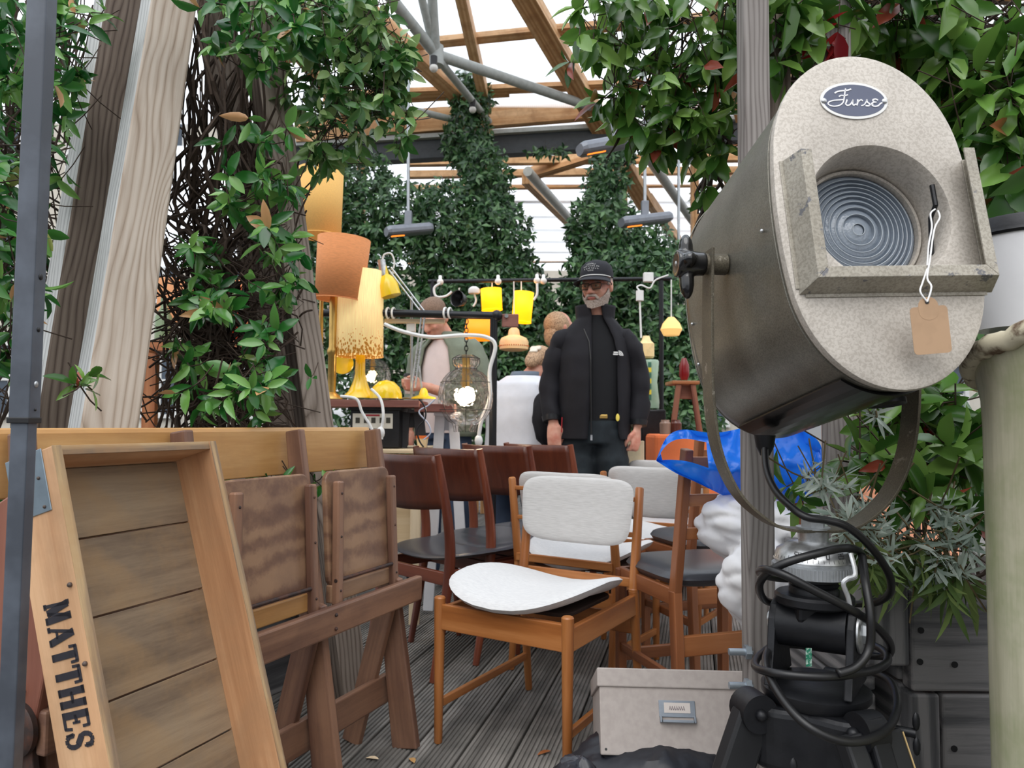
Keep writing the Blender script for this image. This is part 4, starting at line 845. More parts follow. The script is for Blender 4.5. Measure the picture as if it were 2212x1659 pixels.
# white bucket with dark lid on a slatted stand behind
bc = P(2215, 600, 1.25); zb_ = P(2215, 712, 1.25).z; ztp = P(2215, 492, 1.25).z; rr_ = .085
bk = thing('bucket', 'white plastic bucket with a black lid behind the olive pot', 'bucket', (bc.x, bc.y, zb_)); Mb_ = Matrix.Translation((bc.x, bc.y, 0))
mks('bucket_body', G().lathe([(rr_ * .88, zb_), (rr_ * .97, ztp - .03), (rr_ * .98, ztp - .02)], 48, Mb_), plain('white plastic', S(228, 228, 232), .35, 0, .04), bk)
lid = mks('lid', G().lathe([(rr_ * 1.01, ztp - .022), (rr_ * 1.04, ztp - .018), (rr_ * 1.02, ztp - .012), (rr_ * 1.0, ztp + .004), (rr_ * .97, ztp + .008), (.001, ztp + .006)], 48, Mb_), M_blkm, bk)
st_ = thing('plinth', 'narrow dark plinth carrying the white bucket behind the olive pot', 'plinth', (bc.x + .03, bc.y, 0)); mk('column', G().box((bc.x + .03, bc.y, zb_ / 2), (.11, .13, zb_)), M_planter, st_, bev=.004)
# ---------------------------------------------------------------- gazebo pole
M_pole = plain('dark powder-coated pole', S(72, 77, 86), .4, .2, .2, 6, col2=S(94, 101, 112)); YP = 1.02
pb = P(21, 1640, YP); pb.z = 0; gp = thing('gazebo_pole', 'black square telescopic gazebo pole at the left edge', 'pole', pb); Mg = Matrix.Translation(pb) @ Matrix.Rotation(math.radians(2), 4, 'Z')
zs = P(50, 905, YP).z
mk('outer_tube', G().box((0, 0, (zs + 2.6) / 2), (.0275, .0275, 2.6 - zs)), M_pole, gp, Mg, .002); mk('inner_tube', G().box((0, 0, zs / 2), (.023, .023, zs)), M_pole, gp, Mg, .002)
mk('collar', G().box((0, 0, zs - .002), (.030, .030, .008)), M_blk, gp, Mg, .001)
for py, mt, r in ((598, M_blk, .0045), (712, M_blk, .0035), (830, M_chrome, .0045), (885, M_blk, .002)):
    z = P(60, py, YP).z; mks('locking_hole' if mt is M_blk else 'locking_button', G().ell((.014, -.0, z), (.002, r, r), 12), mt, gp, Mg)

# ---------------------------------------------------------------- crate
M_crw = wood('worn orange crate wood', S(150, 104, 72), S(194, 146, 106), S(220, 178, 138), 10, .6, .2, .15, S(168, 132, 100), .06, stain_amt=.6)
M_crin = wood('stained crate planks', S(80, 66, 54), S(118, 100, 82), S(150, 130, 106), 14, .65, .2, .2, S(164, 130, 88), .10, stain_amt=.55)
M_crrim = wood('chipped crate edge', S(96, 80, 66), S(140, 118, 96), S(190, 160, 120), 24, .75, .3, .3, S(170, 128, 84), .05, stain_amt=.7)
TLc = P(112, 962, 1.10); wv_ = V((.36, .933, 0)).normalized(); th_ = math.radians(17.5); nh = V((wv_.y, -wv_.x, 0)); dn = (V((0, 0, -1)) * math.cos(th_) + nh * math.sin(th_)).normalized(); up_ = -dn; yin = -(wv_.cross(V((0, 0, 0)) ) ) if False else up_.cross(wv_).normalized()
FC = frame(TLc, wv_, yin, up_)
HC = (TLc.z / math.cos(th_)) - .005; WC, DC, TH = .330, .100, .014
cr = thing('wooden_crate', 'shallow wooden tray crate lettered MATTHES, leaning upright on the cinema bench', 'crate', (TLc.x, TLc.y, 0))
def CB(nm, x0, x1, y0, y1, z0, z1, mat, grain='z', bev=.002, par=cr): return BOX(nm, FC, ((x0 + x1) / 2, (y0 + y1) / 2, (z0 + z1) / 2), (x1 - x0, y1 - y0, z1 - z0), mat, par, grain, bev)
lw = CB('side_wall', 0, TH, 0, DC, -HC, 0, M_crw); rw_ = CB('side_wall', WC - TH, WC, 0, DC, -HC, 0, M_crw); CB('end_wall', TH, WC - TH, .004, DC, -TH, 0, M_crw, 'x'); CB('end_wall', TH, WC - TH, .004, DC, -HC, -HC + TH, M_crw, 'x')
for x in (0, WC - TH): CB('worn_edge', x - .0004, x + TH + .0004, -.0012, .0008, -HC, 0, M_crrim, 'z', .0005, lw if x == 0 else rw_)
CB('worn_edge', TH, WC - TH, .0025, .0045, -TH, 0.0005, M_crrim, 'x', .0005, cr)
z = -TH; k = 0
for hgt in (.118, .126, .130, .126, .126, .126, .126, .12):
    if z - hgt < -HC + .01: hgt = HC + z - .01
    if hgt > .02: CB('plank', TH, WC - TH, DC - .012, DC, z - hgt + .0015, z - .0015, M_crin, 'x', .001)
    z -= hgt
M_tin = plain('galvanised tin plate', S(150, 166, 178), .35, .7, .2, 12)
tin = CB('corner_plate', -.0018, 0, .022, DC + .001, -.092, .002, M_tin, 'z', .0008); CB('corner_plate', 0, .09, DC, DC + .0018, -.092, .002, M_tin, 'z', .0008)
M_nail = plain('rusty nail head', S(96, 84, 78), .6, .5)
for y, zz in ((.036, -.04), (.06, -.072), (.034, -.084), (.012, -.205), (.010, -.318), (.012, -.52)):
    c = FC @ V((-.002, y, zz)); mks('nail', G().ell(tuple(c), .0028 if zz > -.1 else .0038, 10), M_nail, lw)
# lettering MATTHES, reading downwards (u = down, v = towards the rim)
M_ink = plain('black stencil ink', S(44, 42, 50), .8, 0, .2, 60); LH = .052; yb_ = .074
def gl(strokes, u0, wl):
    g = G()
    for st in strokes:
        pts = [V(((u0 + p[0] * wl), p[1] * LH)) for p in st[0]]; wd = st[1] * LH
        vs = []; 
        for i in range(len(pts) - 1):
            a, b_ = pts[i], pts[i + 1]; t = (b_ - a).normalized(); q = V((-t.y, t.x)) * wd / 2
            quad = [a + q, b_ + q, b_ - q, a - q]
            for zo in (-.0002, -.0010): vs += [(zo, yb_ - c.y, -c.x) for c in quad]
            b0 = len(vs) - 8; g.add(vs[b0:], [(0, 1, 2, 3), (4, 5, 6, 7), (0, 1, 5, 4), (1, 2, 6, 5), (2, 3, 7, 6), (3, 0, 4, 7)])
    return g
T_, t_, s_ = .2, .09, .1
GL = {'M': ([([(.12, .02), (.2, .98)], .1), ([(.86, .0), (.8, 1)], .2), ([(.2, .95), (.5, .1)], .2), ([(.5, .1), (.8, .95)], .1), ([(0, .05), (.28, .05)], s_), ([(.7, .05), (1, .05)], s_), ([(.04, .95), (.26, .95)], s_), ([(.74, .95), (.98, .95)], s_)], .058),
      'A': ([([(.14, .04), (.5, .98)], .09), ([(.5, .98), (.84, .04)], .2), ([(.28, .34), (.68, .34)], .08), ([(0, .05), (.28, .05)], s_), ([(.66, .05), (1, .05)], s_)], .056),
      'T': ([([(.5, 0), (.5, .95)], T_), ([(.04, .94), (.96, .94)], .12), ([(.06, .98), (.04, .7)], .08), ([(.94, .98), (.96, .7)], .08), ([(.28, .05), (.72, .05)], s_)], .048),
      'H': ([([(.2, 0), (.2, 1)], T_), ([(.8, 0), (.8, 1)], T_), ([(.2, .5), (.8, .5)], .1), ([(0, .05), (.4, .05)], s_), ([(.6, .05), (1, .05)], s_), ([(0, .95), (.4, .95)], s_), ([(.6, .95), (1, .95)], s_)], .056),
      'E': ([([(.22, 0), (.22, 1)], T_), ([(.0, .05), (.95, .05)], s_), ([(0, .95), (.9, .95)], s_), ([(.22, .5), (.65, .5)], .1), ([(.92, .02), (.98, .3)], .08), ([(.88, .98), (.9, .72)], .08), ([(.64, .36), (.64, .64)], .07)], .05),
      'S': ([([(.84, .72), (.82, .9), (.62, .98), (.38, .98), (.2, .88), (.14, .72), (.24, .58)], .13), ([(.24, .6), (.74, .42)], .2), ([(.76, .44), (.86, .28), (.8, .12), (.62, .02), (.36, .02), (.18, .12), (.14, .3)], .13), ([(.86, .66), (.86, .98)], .06), ([(.12, .02), (.12, .34)], .06)], .046)}
u = .222
for ch in 'MATTHES':
    stks, wl = GL[ch]; mk('letter', gl(stks, u, wl * .50), M_ink, lw, FC); u += wl * .50 + .0045

# ---------------------------------------------------------------- cinema bench: three tip-up seats
M_oak = wood('yellow varnished oak rail', S(160, 112, 64), S(192, 144, 88), S(214, 170, 112), 7, .38, .25, .06, S(150, 116, 80), .08, stain_amt=.35, spec=.5)
M_brn = wood('brown varnished timber', S(70, 48, 40), S(106, 76, 62), S(142, 106, 84), 9, .42, .3, .12, S(88, 66, 60), .06, stain_amt=.5, spec=.45)
M_ply = wood('figured brown plywood', S(92, 66, 54), S(126, 94, 74), S(156, 122, 94), 9, .42, .35, .06, S(100, 74, 64), .12, stain_amt=.45, spec=.45)
M_iron = plain('rusty black cast iron', S(62, 52, 50), .6, .5, .4, 30, .6, 60, col2=S(96, 64, 52))
OB = V((-.463, 2.315, 0)); FB = frame(OB, (-.400, -.9165, 0), (.9165, -.400, 0), (0, 0, 1))
bn = thing('cinema_bench', 'old brown wooden cinema bench with three tipped-up seats and a yellow top rail', 'bench', OB)
def bb(p): return FB @ V(p)
# top rail
g = G(); prof = []
for i in range(29):
    t = i / 28; x = -.02 + t * 1.13; prof.append(x)
vs = []
for x in prof:
    bow = .010 * math.cos((x / .37) * 2 * PI) * 0 + .004 * math.sin(x * 12)
    for y, z in ((-.012, .81), (-.012, .925), (-.006, .935), (.008, .935), (.012, .925), (.012, .81)): vs.append((x, y + bow, z))
fs = [(k * 6 + i, k * 6 + (i + 1) % 6, k * 6 + 6 + (i + 1) % 6, k * 6 + 6 + i) for k in range(28) for i in range(6)] + [tuple(range(6))[::-1], tuple(28 * 6 + i for i in range(6))]
A = AX['x']; Ai = A.inverted(); g = G().add([Ai @ V(v) for v in vs], fs); mk('back_rail', g, M_oak, bn, FB @ A, .003)
for k, x in enumerate((0.02, .375, .745, 1.09)):
    # raked leg that runs up to the back rail
    p0, p1 = bb((x, .047, .928)), bb((x, .185, .0)); o = BAR('raked_leg', p1, p0, .024, .085, M_brn, bn, FB.to_3x3() @ V((1, 0, 0)), .004, 1, .55)
    BAR('rear_leg', bb((x + .03, .015, .0)), bb((x + .03, .15, .50)), .024, .06, M_brn, bn, FB.to_3x3() @ V((1, 0, 0)), .004)
BOX('front_rail', FB, (.545, .185, .452), (1.17, .024, .072), M_brn, bn, 'x', .005)
BOX('lower_stretcher', FB, (.55, .10, .155), (1.1, .02, .085), M_brn, bn, 'x', .004)
for k, x in enumerate((.04, .405, .775)):
    wd = .30; g = G(); out = rrect(wd, .30, .025, 3, x + wd / 2 + .005, .665); Ms = FB @ frame((0, .160, 0), (1, 0, 0), (0, 0, 1), (0, -1, 0)) @ frame((0, 0, 0), (1, 0, 0), (0, 1, 0), (0, 0, 1))
    # seat board, leaning very slightly back; grain across
    Bs = frame((0, 0, 0), (0, 1, 0), (0, 0, 1), (1, 0, 0)); cx_ = x + wd / 2 + .005
    tilt = FB @ Matrix.Translation((cx_, .130, .52)) @ Matrix.Rotation(math.radians(4), 4, 'X')
    o2 = rrect(.30, wd, .028, 4, .15, 0)      # (z, x) outline
    mk('seat_board', G().prism([(a, b_) for a, b_ in o2], .016, None), M_ply, bn, tilt @ frame((0, 0, 0), (0, 0, 1), (1, 0, 0), (0, 1, 0)) @ Matrix.Identity(4), .004)
    BOX('hinge_board', FB, (cx_, .142, .505), (wd, .018, .045), M_oak if k else M_ply, bn, 'x', .003)
    mks('hinge_rod', G().cyl(bb((x + .01, .160, .540)), bb((x + wd, .160, .540)), .005, 10), M_iron, bn)
    for s_, xx in ((0, x + .02), (1, x + wd - .012)):
        p0, p1 = bb((xx, .158, .475)), bb((xx - (.012 if s_ else -.006), .146, .795)); BAR('seat_batten', p0, p1, .026, .022, M_brn, bn, FB.to_3x3() @ V((1, 0, 0)), .005)
        for q in (.12, .55, .9):
            c = p0.lerp(p1, q) + FB.to_3x3() @ V((0, .011, 0)); mks('screw', G().ell(tuple(c), .0035, 8), M_iron, bn)
for x in (.375, .745): 
    for dz in (.016, -.018): mks('screw', G().ell(tuple(bb((x + .01, .198, .452 + dz))), .005, 8), M_iron, bn)
# iron folding bracket and panel at the near end
oe = [(-.06, .80), (.0, .83), (.05, .80), (.085, .68), (.10, .56), (.07, .44), (.0, .43), (-.05, .5), (-.07, .65)]
xe = 1.115; Me = FB @ frame((xe, .10, 0), (0, 1, 0), (0, 0, 1), (1, 0, 0))
mk('end_panel', G().prism(oe, .02, Me), wood('reddish end panel', S(92, 54, 44), S(122, 76, 62), S(150, 100, 82), 8, .5, .15, .08), bn, bev=.004)
dc = (.045, .455); mks('iron_disc', G().lathe([(.043, .0), (.043, .008), (.038, .012), (.012, .012), (.010, .018), (.004, .02)], 32, FB @ frame((xe + .02, .10 + dc[0], dc[1]), (0, 1, 0), (0, 0, 1), (1, 0, 0))), M_iron, bn)
for dx, dy in ((-.03, -.06), (.02, .10)): BAR('iron_leg', bb((xe + .012, .10 + dc[0], dc[1])), bb((xe + .012, .10 + dc[0] + dy, .0)), .012, .034, M_iron, bn, FB.to_3x3() @ V((1, 0, 0)), .002)
c = bb((xe + .02, .14, .515)); mks('bolt', G().cyl(c, c + FB.to_3x3() @ V((.02, 0, 0)), .009, 6), M_iron, bn); mks('bolt', G().lathe([(.015, 0), (.015, .008)], 6, look(c, c + FB.to_3x3() @ V((.02, 0, 0)))), M_iron, bn)

# ---------------------------------------------------------------- archive box on a crumpled black bag
M_card = fabric('grey-beige textured board', S(176, 167, 162), S(168, 159, 154), (60, 60, 60), .85, .1, 0); YB = 1.72
bx0 = P(1303, 1480, YB); tb = math.radians(24)
FBX = Matrix.Translation(P(1468, 1636, YB)) @ Matrix.Rotation(math.radians(-3), 4, 'Z') @ Matrix.Rotation(-tb, 4, 'X')
kk = YB / F; WB, HB_, DB = 330 * kk, 172 * kk, .30
ab = thing('archive_box', 'grey-beige cardboard archive box with a metal label holder, tipped back', 'box', (FBX.translation.x, FBX.translation.y, 0))
mk('box_body', G().box((0, DB / 2, HB_ / 2 - .008), (WB, DB, HB_ - .016)), M_card, ab, FBX, .003)
mk('lid', G().box((0, DB / 2, HB_ - .019), (WB + .010, DB + .010, .042)), M_card, ab, FBX, .003)
M_zinc = plain('grey zinc label holder', S(142, 150, 160), .4, .6, .15)
lc = (4 * kk - .003, -.002, 88 * kk); hold = mk('label_holder', G().box((lc[0], -.0015, lc[2] + .006), (78 * kk, .003, .036)).box((lc[0], -.009, lc[2] - .021), (66 * kk, .012, .006)).box((lc[0] - 36 * kk, -.006, lc[2] - .017), (.005, .012, .014)).box((lc[0] + 36 * kk, -.006, lc[2] - .017), (.005, .012, .014)), M_zinc, ab, FBX, .001)
mk('label_card', G().box((lc[0], -.0034, lc[2] + .008), (56 * kk, .001, .022)), plain('label paper', S(205, 196, 190), .8), hold, FBX)
g = G(); 
for j in range(7): g.ribbon([(lc[0] - .018 + j * .0052, lc[2] + .004), (lc[0] - .0165 + j * .0052, lc[2] + .012), (lc[0] - .014 + j * .0052, lc[2] + .003)], .0014, .0004, FBX @ frame((0, -.0041, 0), (1, 0, 0), (0, 0, 1), (0, -1, 0)))
mk('pencil_scribble', g, plain('graphite scribble', S(110, 96, 104), .8), hold)
mks('corner_hole', G().cyl(FBX @ V((-WB / 2 + .012, -.0005, .012)), FBX @ V((-WB / 2 + .012, .003, .012)), .003, 10), M_blk, ab)
def crumple(name, c, r, mat, seed, amp=.25, fr=3.2, n=60, zmin=0, parent=None, M=None, pw=1):
    def fn(u, v):
        a, b_ = 2 * PI * u, PI * (v - .5); d = V((math.cos(a) * math.cos(b_), math.sin(a) * math.cos(b_), math.sin(b_)))
        q = d * fr + V((seed, seed * 2, 0)); k = 1 + amp * (noise.noise(q) + .5 * abs(noise.noise(q * 2.3)) + .25 * noise.noise(q * 5)); p = V((d.x * r[0] * k, d.y * r[1] * k, d.z * r[2] * k)) + V(c)
        if p.z < zmin: p.z = zmin + .002 * noise.noise(q * 3)
        return p
    return mks(name, G().sheet(fn, n, n // 2), mat, parent)
M_bag = plain('black nylon bag', S(26, 28, 36), .45, 0, .3, 8, .3, 40); zb0 = FBX.translation.z
jb = crumple('bag_fabric', (.34, 1.78, .06), (.24, .19, .170), M_bag, 5, .12, 2.2, 90)
tag(jb, 'crumpled black nylon bag lying on the deck under the cardboard box', 'bag'); jb.name = 'nylon_bag'
b2 = crumple('shiny_jacket', (.155, 1.70, .09), (.075, .09, .11), plain('dark grey shiny fabric', S(52, 54, 62), .35, 0, .4, 12), 9, .18, 2.8, 50)
tag(b2, 'small dark grey shiny jacket bunched left of the cardboard box', 'jacket')
b3 = crumple('trim', (.135, 1.655, .165), (.032, .02, .02), plain('pink red piping', S(214, 84, 96), .5), 2, .5, 4, 24, 0, b2)
c = crumple('red_cloth', (.56, 1.85, .10), (.05, .06, .08), plain('red cloth', S(170, 20, 30), .7), 12, .4, 4, 30); tag(c, 'bit of red cloth showing beside the spotlight stand leg', 'cloth')
# ---------------------------------------------------------------- chairs
M_beech = wood('honey beech chair frame', S(118, 66, 30), S(158, 96, 48), S(186, 124, 72), 8, .35, .2, .05, None, .07, spec=.5)
M_teak = wood('dark red teak', S(66, 30, 20), S(98, 46, 30), S(124, 64, 42), 8, .33, .25, .05, None, .06, spec=.5)
M_tbrn = wood('brown stained stool wood', S(88, 48, 28), S(120, 70, 42), S(150, 94, 60), 8, .35, .2, .05, None, .06, spec=.5)
M_linen = fabric('pale grey slubbed linen', S(204, 202, 200), S(190, 188, 186), (30, 420, 40), .95, .25); M_white = fabric('off-white linen seat', S(214, 214, 214), S(202, 202, 203), (60, 300, 60), .95, .2)
M_vinyl = plain('black leatherette', S(62, 64, 70), .3, 0, .12, 10, .2, 200, spec=.5); M_under = plain('dark underside board', S(52, 34, 26), .8)
def pad(nm, W_, D_, T_, fn, mat, par, M, n=22, pwr=.55, taper=0.0):
    """cushion: superellipse plan, bulged, with height function fn(x, y)"""
    def sf(sign):
        def f(u, v):
            a = 2 * PI * u; r = v; c, s_ = math.cos(a), math.sin(a)
            x = math.copysign(abs(c) ** pwr, c) * W_ / 2 * r; y = math.copysign(abs(s_) ** pwr, s_) * D_ / 2 * r
            x *= 1 - taper * (y / D_ + .5) * 2 * .5
            return (x, y, fn(x, y) + sign * T_ / 2 * (1 - r ** 5) ** .5)
        return f
    g = G(); g.sheet(sf(1), 40, n); g.sheet(sf(-1), 40, n); o = mks(nm, g, mat, par, M)
    bm = bmesh.new(); bm.from_mesh(o.data); bmesh.ops.remove_doubles(bm, verts=bm.verts, dist=1e-4); bmesh.ops.recalc_face_normals(bm, faces=bm.faces); bm.to_mesh(o.data); bm.free(); auto_smooth(o, 60); return o
def leg(p0, p1, r0, r1, mat, t, M, n=14, nm='leg', mid=None):
    a, b_ = M @ V(p0), M @ V(p1); L = (b_ - a).length; Lk = look(a, b_); prof = [(r0 * .8, 0), (r0, .004), (mid or (r0 + r1) / 2, L * .5), (r1, L - .004), (r1 * .8, L)]
    return mks(nm, G().lathe(prof, n), mat, t, Lk)
def bar_(nm, p0, p1, wx, wy, mat, t, M, side=(0, 0, 1), bev=.003): return BAR(nm, M @ V(p0), M @ V(p1), wx, wy, mat, t, M.to_3x3() @ V(side), bev)
# local frame: x right, y from front to back, z up; origin on the floor between the back legs
def linen_chair(label, org, ang, group='linen and beech dining chairs', d_=.40):
    M = Matrix.Translation(org) @ Matrix.Rotation(ang, 4, 'Z'); t = thing('dining_chair', label, 'chair', org, group)
    w_ = .215
    for s_ in (-1, 1):
        leg((s_ * w_, -d_, 0), (s_ * w_, -d_, .43), .0125, .0175, M_beech, t, M); 
        leg((s_ * (w_ - .005), .03, 0), (s_ * (w_ - .005), -.02, .42), .0125, .017, M_beech, t, M); leg((s_ * (w_ - .005), -.02, .40), (s_ * (w_ - .005), .035, .74), .017, .0145, M_beech, t, M, nm='back_post')
        bar_('side_rail', (s_ * w_, -d_ + .01, .365), (s_ * (w_ - .005), -.015, .365), .065, .019, M_beech, t, M)
        bar_('stretcher', (s_ * w_, -d_ + .01, .115), (s_ * (w_ - .005), .015, .125), .026, .014, M_beech, t, M)
    bar_('apron', (-w_ + .012, -d_, .372), (w_ - .012, -d_, .372), .075, .019, M_beech, t, M)
    bar_('back_stretcher', (-w_ + .01, -.005, .30), (w_ - .01, -.005, .30), .065, .016, M_beech, t, M)
    bar_('cross_bar', (-w_ + .01, .0, .43), (w_ - .01, .0, .43), .03, .016, M_beech, t, M)
    for z in (.585, .70):
        y = .0 + (z - .4) * .16 - .02
        for s_ in (-1, 1): bar_('back_peg', (s_ * (w_ - .012), y, z), (s_ * (w_ - .055), y - .005, z), .016, .014, M_beech, t, M)
    fn = lambda x, y: .432 + .055 * (abs(x) / .24) ** 2.2 + .012 * (y / .2)     # saddle curve
    seat = pad('seat', .49, d_ + .05, .050, lambda x, y: .418 + .060 * (abs(x) / .245) ** 2 - .02 * max(0, y / .22) + .012, M_white, t, M @ Matrix.Translation((0, -d_ / 2 - .025, 0)), pwr=.72, taper=.06)
    mk('seat_board', G().prism(rrect(.34, .33, .05, 4), .012, None), M_under, t, M @ Matrix.Translation((0, -d_ / 2, .398)), .003)
    Mb = M @ Matrix.Translation((0, .0, .655)) @ Matrix.Rotation(math.radians(90 - 9), 4, 'X')
    pad('backrest', .400, .225, .030, lambda x, y: .030 * (x / .2) ** 2 - .004, M_linen, t, Mb, pwr=.4, taper=-.08)
    return t
def ang_of(vx, vy): return math.atan2(vy, vx)
bl_, br_ = V((.040, 2.69, 0)), V((.425, 2.455, 0)); a0 = ang_of(br_.x - bl_.x, br_.y - bl_.y)
linen_chair('pale linen and honey wood chair alone in front, facing the camera', (bl_ + br_) / 2, a0, d_=.50)
def back_chair(pxl, pxr, YL, YR, label):
    a, b_ = P(pxl, 1200, YL), P(pxr, 1200, YR); a.z = b_.z = 0; o = (a + b_) / 2; return o, ang_of(a.x - b_.x, a.y - b_.y)
o_, an = back_chair(1112, 1330, 2.95, 2.72, ''); linen_chair('second pale linen chair, turned away, its back rising behind the front one', o_, an)
o_, an = back_chair(1318, 1500, 3.35, 3.15, ''); linen_chair('third pale linen chair between the front one and the dark ladder-back chair', o_, an)
o_, an = back_chair(1352, 1530, 3.95, 3.75, ''); linen_chair('rearmost pale linen chair, only the top of its back showing', o_, an)
def teak_chair(label, org, ang, hs=1.0):
    M = Matrix.Translation(org) @ Matrix.Rotation(ang, 4, 'Z') @ Matrix.Diagonal((1, 1, hs, 1)); t = thing('teak_chair', label, 'chair', org, 'dark teak chairs with black seats in a row')
    w_, d_ = .212, .39
    for s_ in (-1, 1):
        leg((s_ * w_ * .88, -d_, 0), (s_ * w_, -d_ + .02, .42), .011, .019, M_teak, t, M)
        pth = [M @ V(p) for p in ((s_ * w_, .075, 0), (s_ * w_, .03, .22), (s_ * w_, .0, .43), (s_ * w_, .015, .60), (s_ * (w_ - .003), .065, .83))]
        rr = [.013, .018, .021, .019, .014]; sp_ = spline(pth, 5); R2 = [rr[min(4, i // 5)] * (1 - (i % 5) / 5) + rr[min(4, i // 5 + 1)] * ((i % 5) / 5) for i in range(len(sp_))]
        o = mks('back_leg', G().tube(sp_, R2, 12, flat=.8), M_teak, t)
        bar_('side_rail', (s_ * (w_ - .012), -d_ + .01, .37), (s_ * w_, -.0, .37), .05, .018, M_teak, t, M)
    bar_('apron', (-w_ + .01, -d_ + .02, .37), (w_ - .01, -d_ + .02, .37), .055, .018, M_teak, t, M); bar_('back_rail', (-w_ + .01, .0, .36), (w_ - .01, .0, .36), .05, .018, M_teak, t, M)
    def bk(u, v):
        x = (u - .5) * 2 * (w_ - .006); z = .63 + .198 * v - .012 * (1 - (2 * u - 1) ** 2) * (1 - v); return (x, .018 + (z - .6) * .22 + .038 * (1 - (2 * u - 1) ** 2), z)
    mks('back_panel', G().sheet(bk, 20, 6), M_teakp, t, M @ Matrix.Identity(4)).modifiers.new('t', 'SOLIDIFY').thickness = .011
    pad('seat', .49, .45, .030, lambda x, y: .425 + .022 * (abs(x) / .245) ** 2 + .022 * (-y / .225) ** 3 * (1 if y < 0 else 0) , M_vinyl, t, M @ Matrix.Translation((0, -.21, 0)), pwr=.6, taper=.08)
    return t
M_teakp = wood('vertical grain teak veneer', S(66, 31, 21), S(86, 42, 28), S(104, 54, 36), 14, .32, .08, .03, None, .05, spec=.5)
for (px, Y, hs, lb) in ((972, 2.82, 1.0, 'dark teak chair with black seat, nearest in the row by the bench'), (1060, 3.02, 1.02, 'dark teak chair, second in the row from the bench'), (1164, 3.22, 1.03, 'dark teak chair, third in the row from the bench'), (1252, 3.42, 1.03, 'dark teak chair, last in the row, beside the man in the cap')):
    rp = P(px, 1200, Y); rp.z = 0; wv2 = V((-.70, .714, 0)); o = rp + wv2 * .212
    teak_chair(lb, o + V((0, 0, 0)), ang_of(wv2.x, wv2.y), hs)
# ladder-back bar-height chairs with padded black seats
def ladder_chair(label, org, ang, H_=.88, seat=.50):
    M = Matrix.Translation(org) @ Matrix.Rotation(ang, 4, 'Z'); t = thing('ladder_back_chair', label, 'chair', org, 'brown ladder-back chairs with black padded seats'); w_, d_ = .20, .36
    for s_ in (-1, 1):
        bar_('back_leg', (s_ * w_, .03, 0), (s_ * w_, 0, .46), .036, .028, M_tbrn, t, M, (0, 1, 0)); bar_('back_post', (s_ * w_, 0, .45), (s_ * w_, .07, H_), .034, .026, M_tbrn, t, M, (0, 1, 0))
        bar_('front_leg', (s_ * w_, -d_, 0), (s_ * w_, -d_, seat - .04), .03, .03, M_tbrn, t, M, (0, 1, 0))
        bar_('side_stretcher', (s_ * w_, -d_, .20), (s_ * w_, .01, .20), .03, .016, M_tbrn, t, M); bar_('side_rail', (s_ * w_, -d_, seat - .06), (s_ * w_, .0, seat - .06), .05, .018, M_tbrn, t, M)
    for z in (.63, .73, .84): bar_('slat', (-w_ + .01, (z - .45) * .16, z), (w_ - .01, (z - .45) * .16, z), .035, .012, M_slat, t, M)
    bar_('back_stretcher', (-w_ + .01, .012, .30), (w_ - .01, .012, .30), .06, .018, M_slat, t, M); bar_('foot_rail', (-w_, -d_, .17), (w_, -d_, .17), .04, .018, M_tbrn, t, M)
    bar_('apron', (-w_, -d_, seat - .06), (w_, -d_, seat - .06), .05, .018, M_tbrn, t, M)
    pad('seat', .42, .40, .065, lambda x, y: seat - .012, M_vinyl, t, M @ Matrix.Translation((0, -.18, 0)), pwr=.45); return t
M_slat = wood('warm brown slat', S(120, 66, 34), S(156, 94, 54), S(180, 120, 76), 8, .35, .2, .05, None, .06, spec=.5)
a = P(1458, 1200, 2.22); b_ = P(1700, 1200, 2.34); a.z = b_.z = 0; v = (a - b_).normalized(); o = a - v * .20
ladder_chair('brown ladder-back chair with black seat, nearest, under the blue bag', o, ang_of(v.x, v.y))
a = P(1492, 1200, 2.85); a.z = 0; ladder_chair('second brown ladder-back chair behind the blue bag', a - v * .20, ang_of(v.x, v.y), .92)
# duvet and blue bag on the nearest ladder-back chair
M_duv = fabric('white duvet cotton', S(226, 226, 228), S(216, 217, 221), (12, 12, 12), .9, .05, .1)
def duvet():
    def fn(u, v):
        a, b_ = 2 * PI * u, PI * (v - .5); d = V((math.cos(a) * math.cos(b_), math.sin(a) * math.cos(b_), math.sin(b_))); q = d * 1.6
        wv = min(1, abs(noise.noise(V((q.x * 1.0, q.y * 1.0, q.z * 2.0 + q.x * .8)) + V((3, 1, 2)))) * 2.6) ** .8
        k = .86 + .15 * wv + .10 * noise.noise(q * .8) ; return V((d.x * .15 * k, d.y * .12 * k, d.z * .115 * k))
    return fn
c1 = P(1618, 1135, 2.16); dv = thing('duvet', 'white duvet spilling over the nearest ladder-back chair', 'duvet', (c1.x, c1.y, 0)); f0 = duvet()
g = G().sheet(lambda u, v: c1 + f0(u, v), 110, 70)
c2 = P(1640, 1262, 2.05); g.sheet(lambda u, v: c2 + Matrix.Diagonal((.75, .7, 1.1)) @ f0(u + .3, v), 90, 60); mks('duvet_fabric', g, M_duv, dv, remesh=.006, sm_it=6)
mm, nt, b = base('blue polythene'); b.inputs['Base Color'].default_value = S(40, 128, 238); b.inputs['Roughness'].default_value = .22; b.inputs['Specular IOR Level'].default_value = .6
tb_ = node(nt, 'ShaderNodeBsdfTranslucent'); tb_.inputs['Color'].default_value = S(40, 140, 245); mx = node(nt, 'ShaderNodeMixShader'); mx.inputs[0].default_value = .35
nt.links.new(b.outputs[0], mx.inputs[1]); nt.links.new(tb_.outputs[0], mx.inputs[2]); nt.links.new(mx.outputs[0], nt.nodes['Material Output'].inputs['Surface']); M_blue = mm
bgp = thing('plastic_bag', 'bright blue crumpled plastic bag draped over the white duvet and chair backs', 'bag', P(1600, 1000, 2.14))
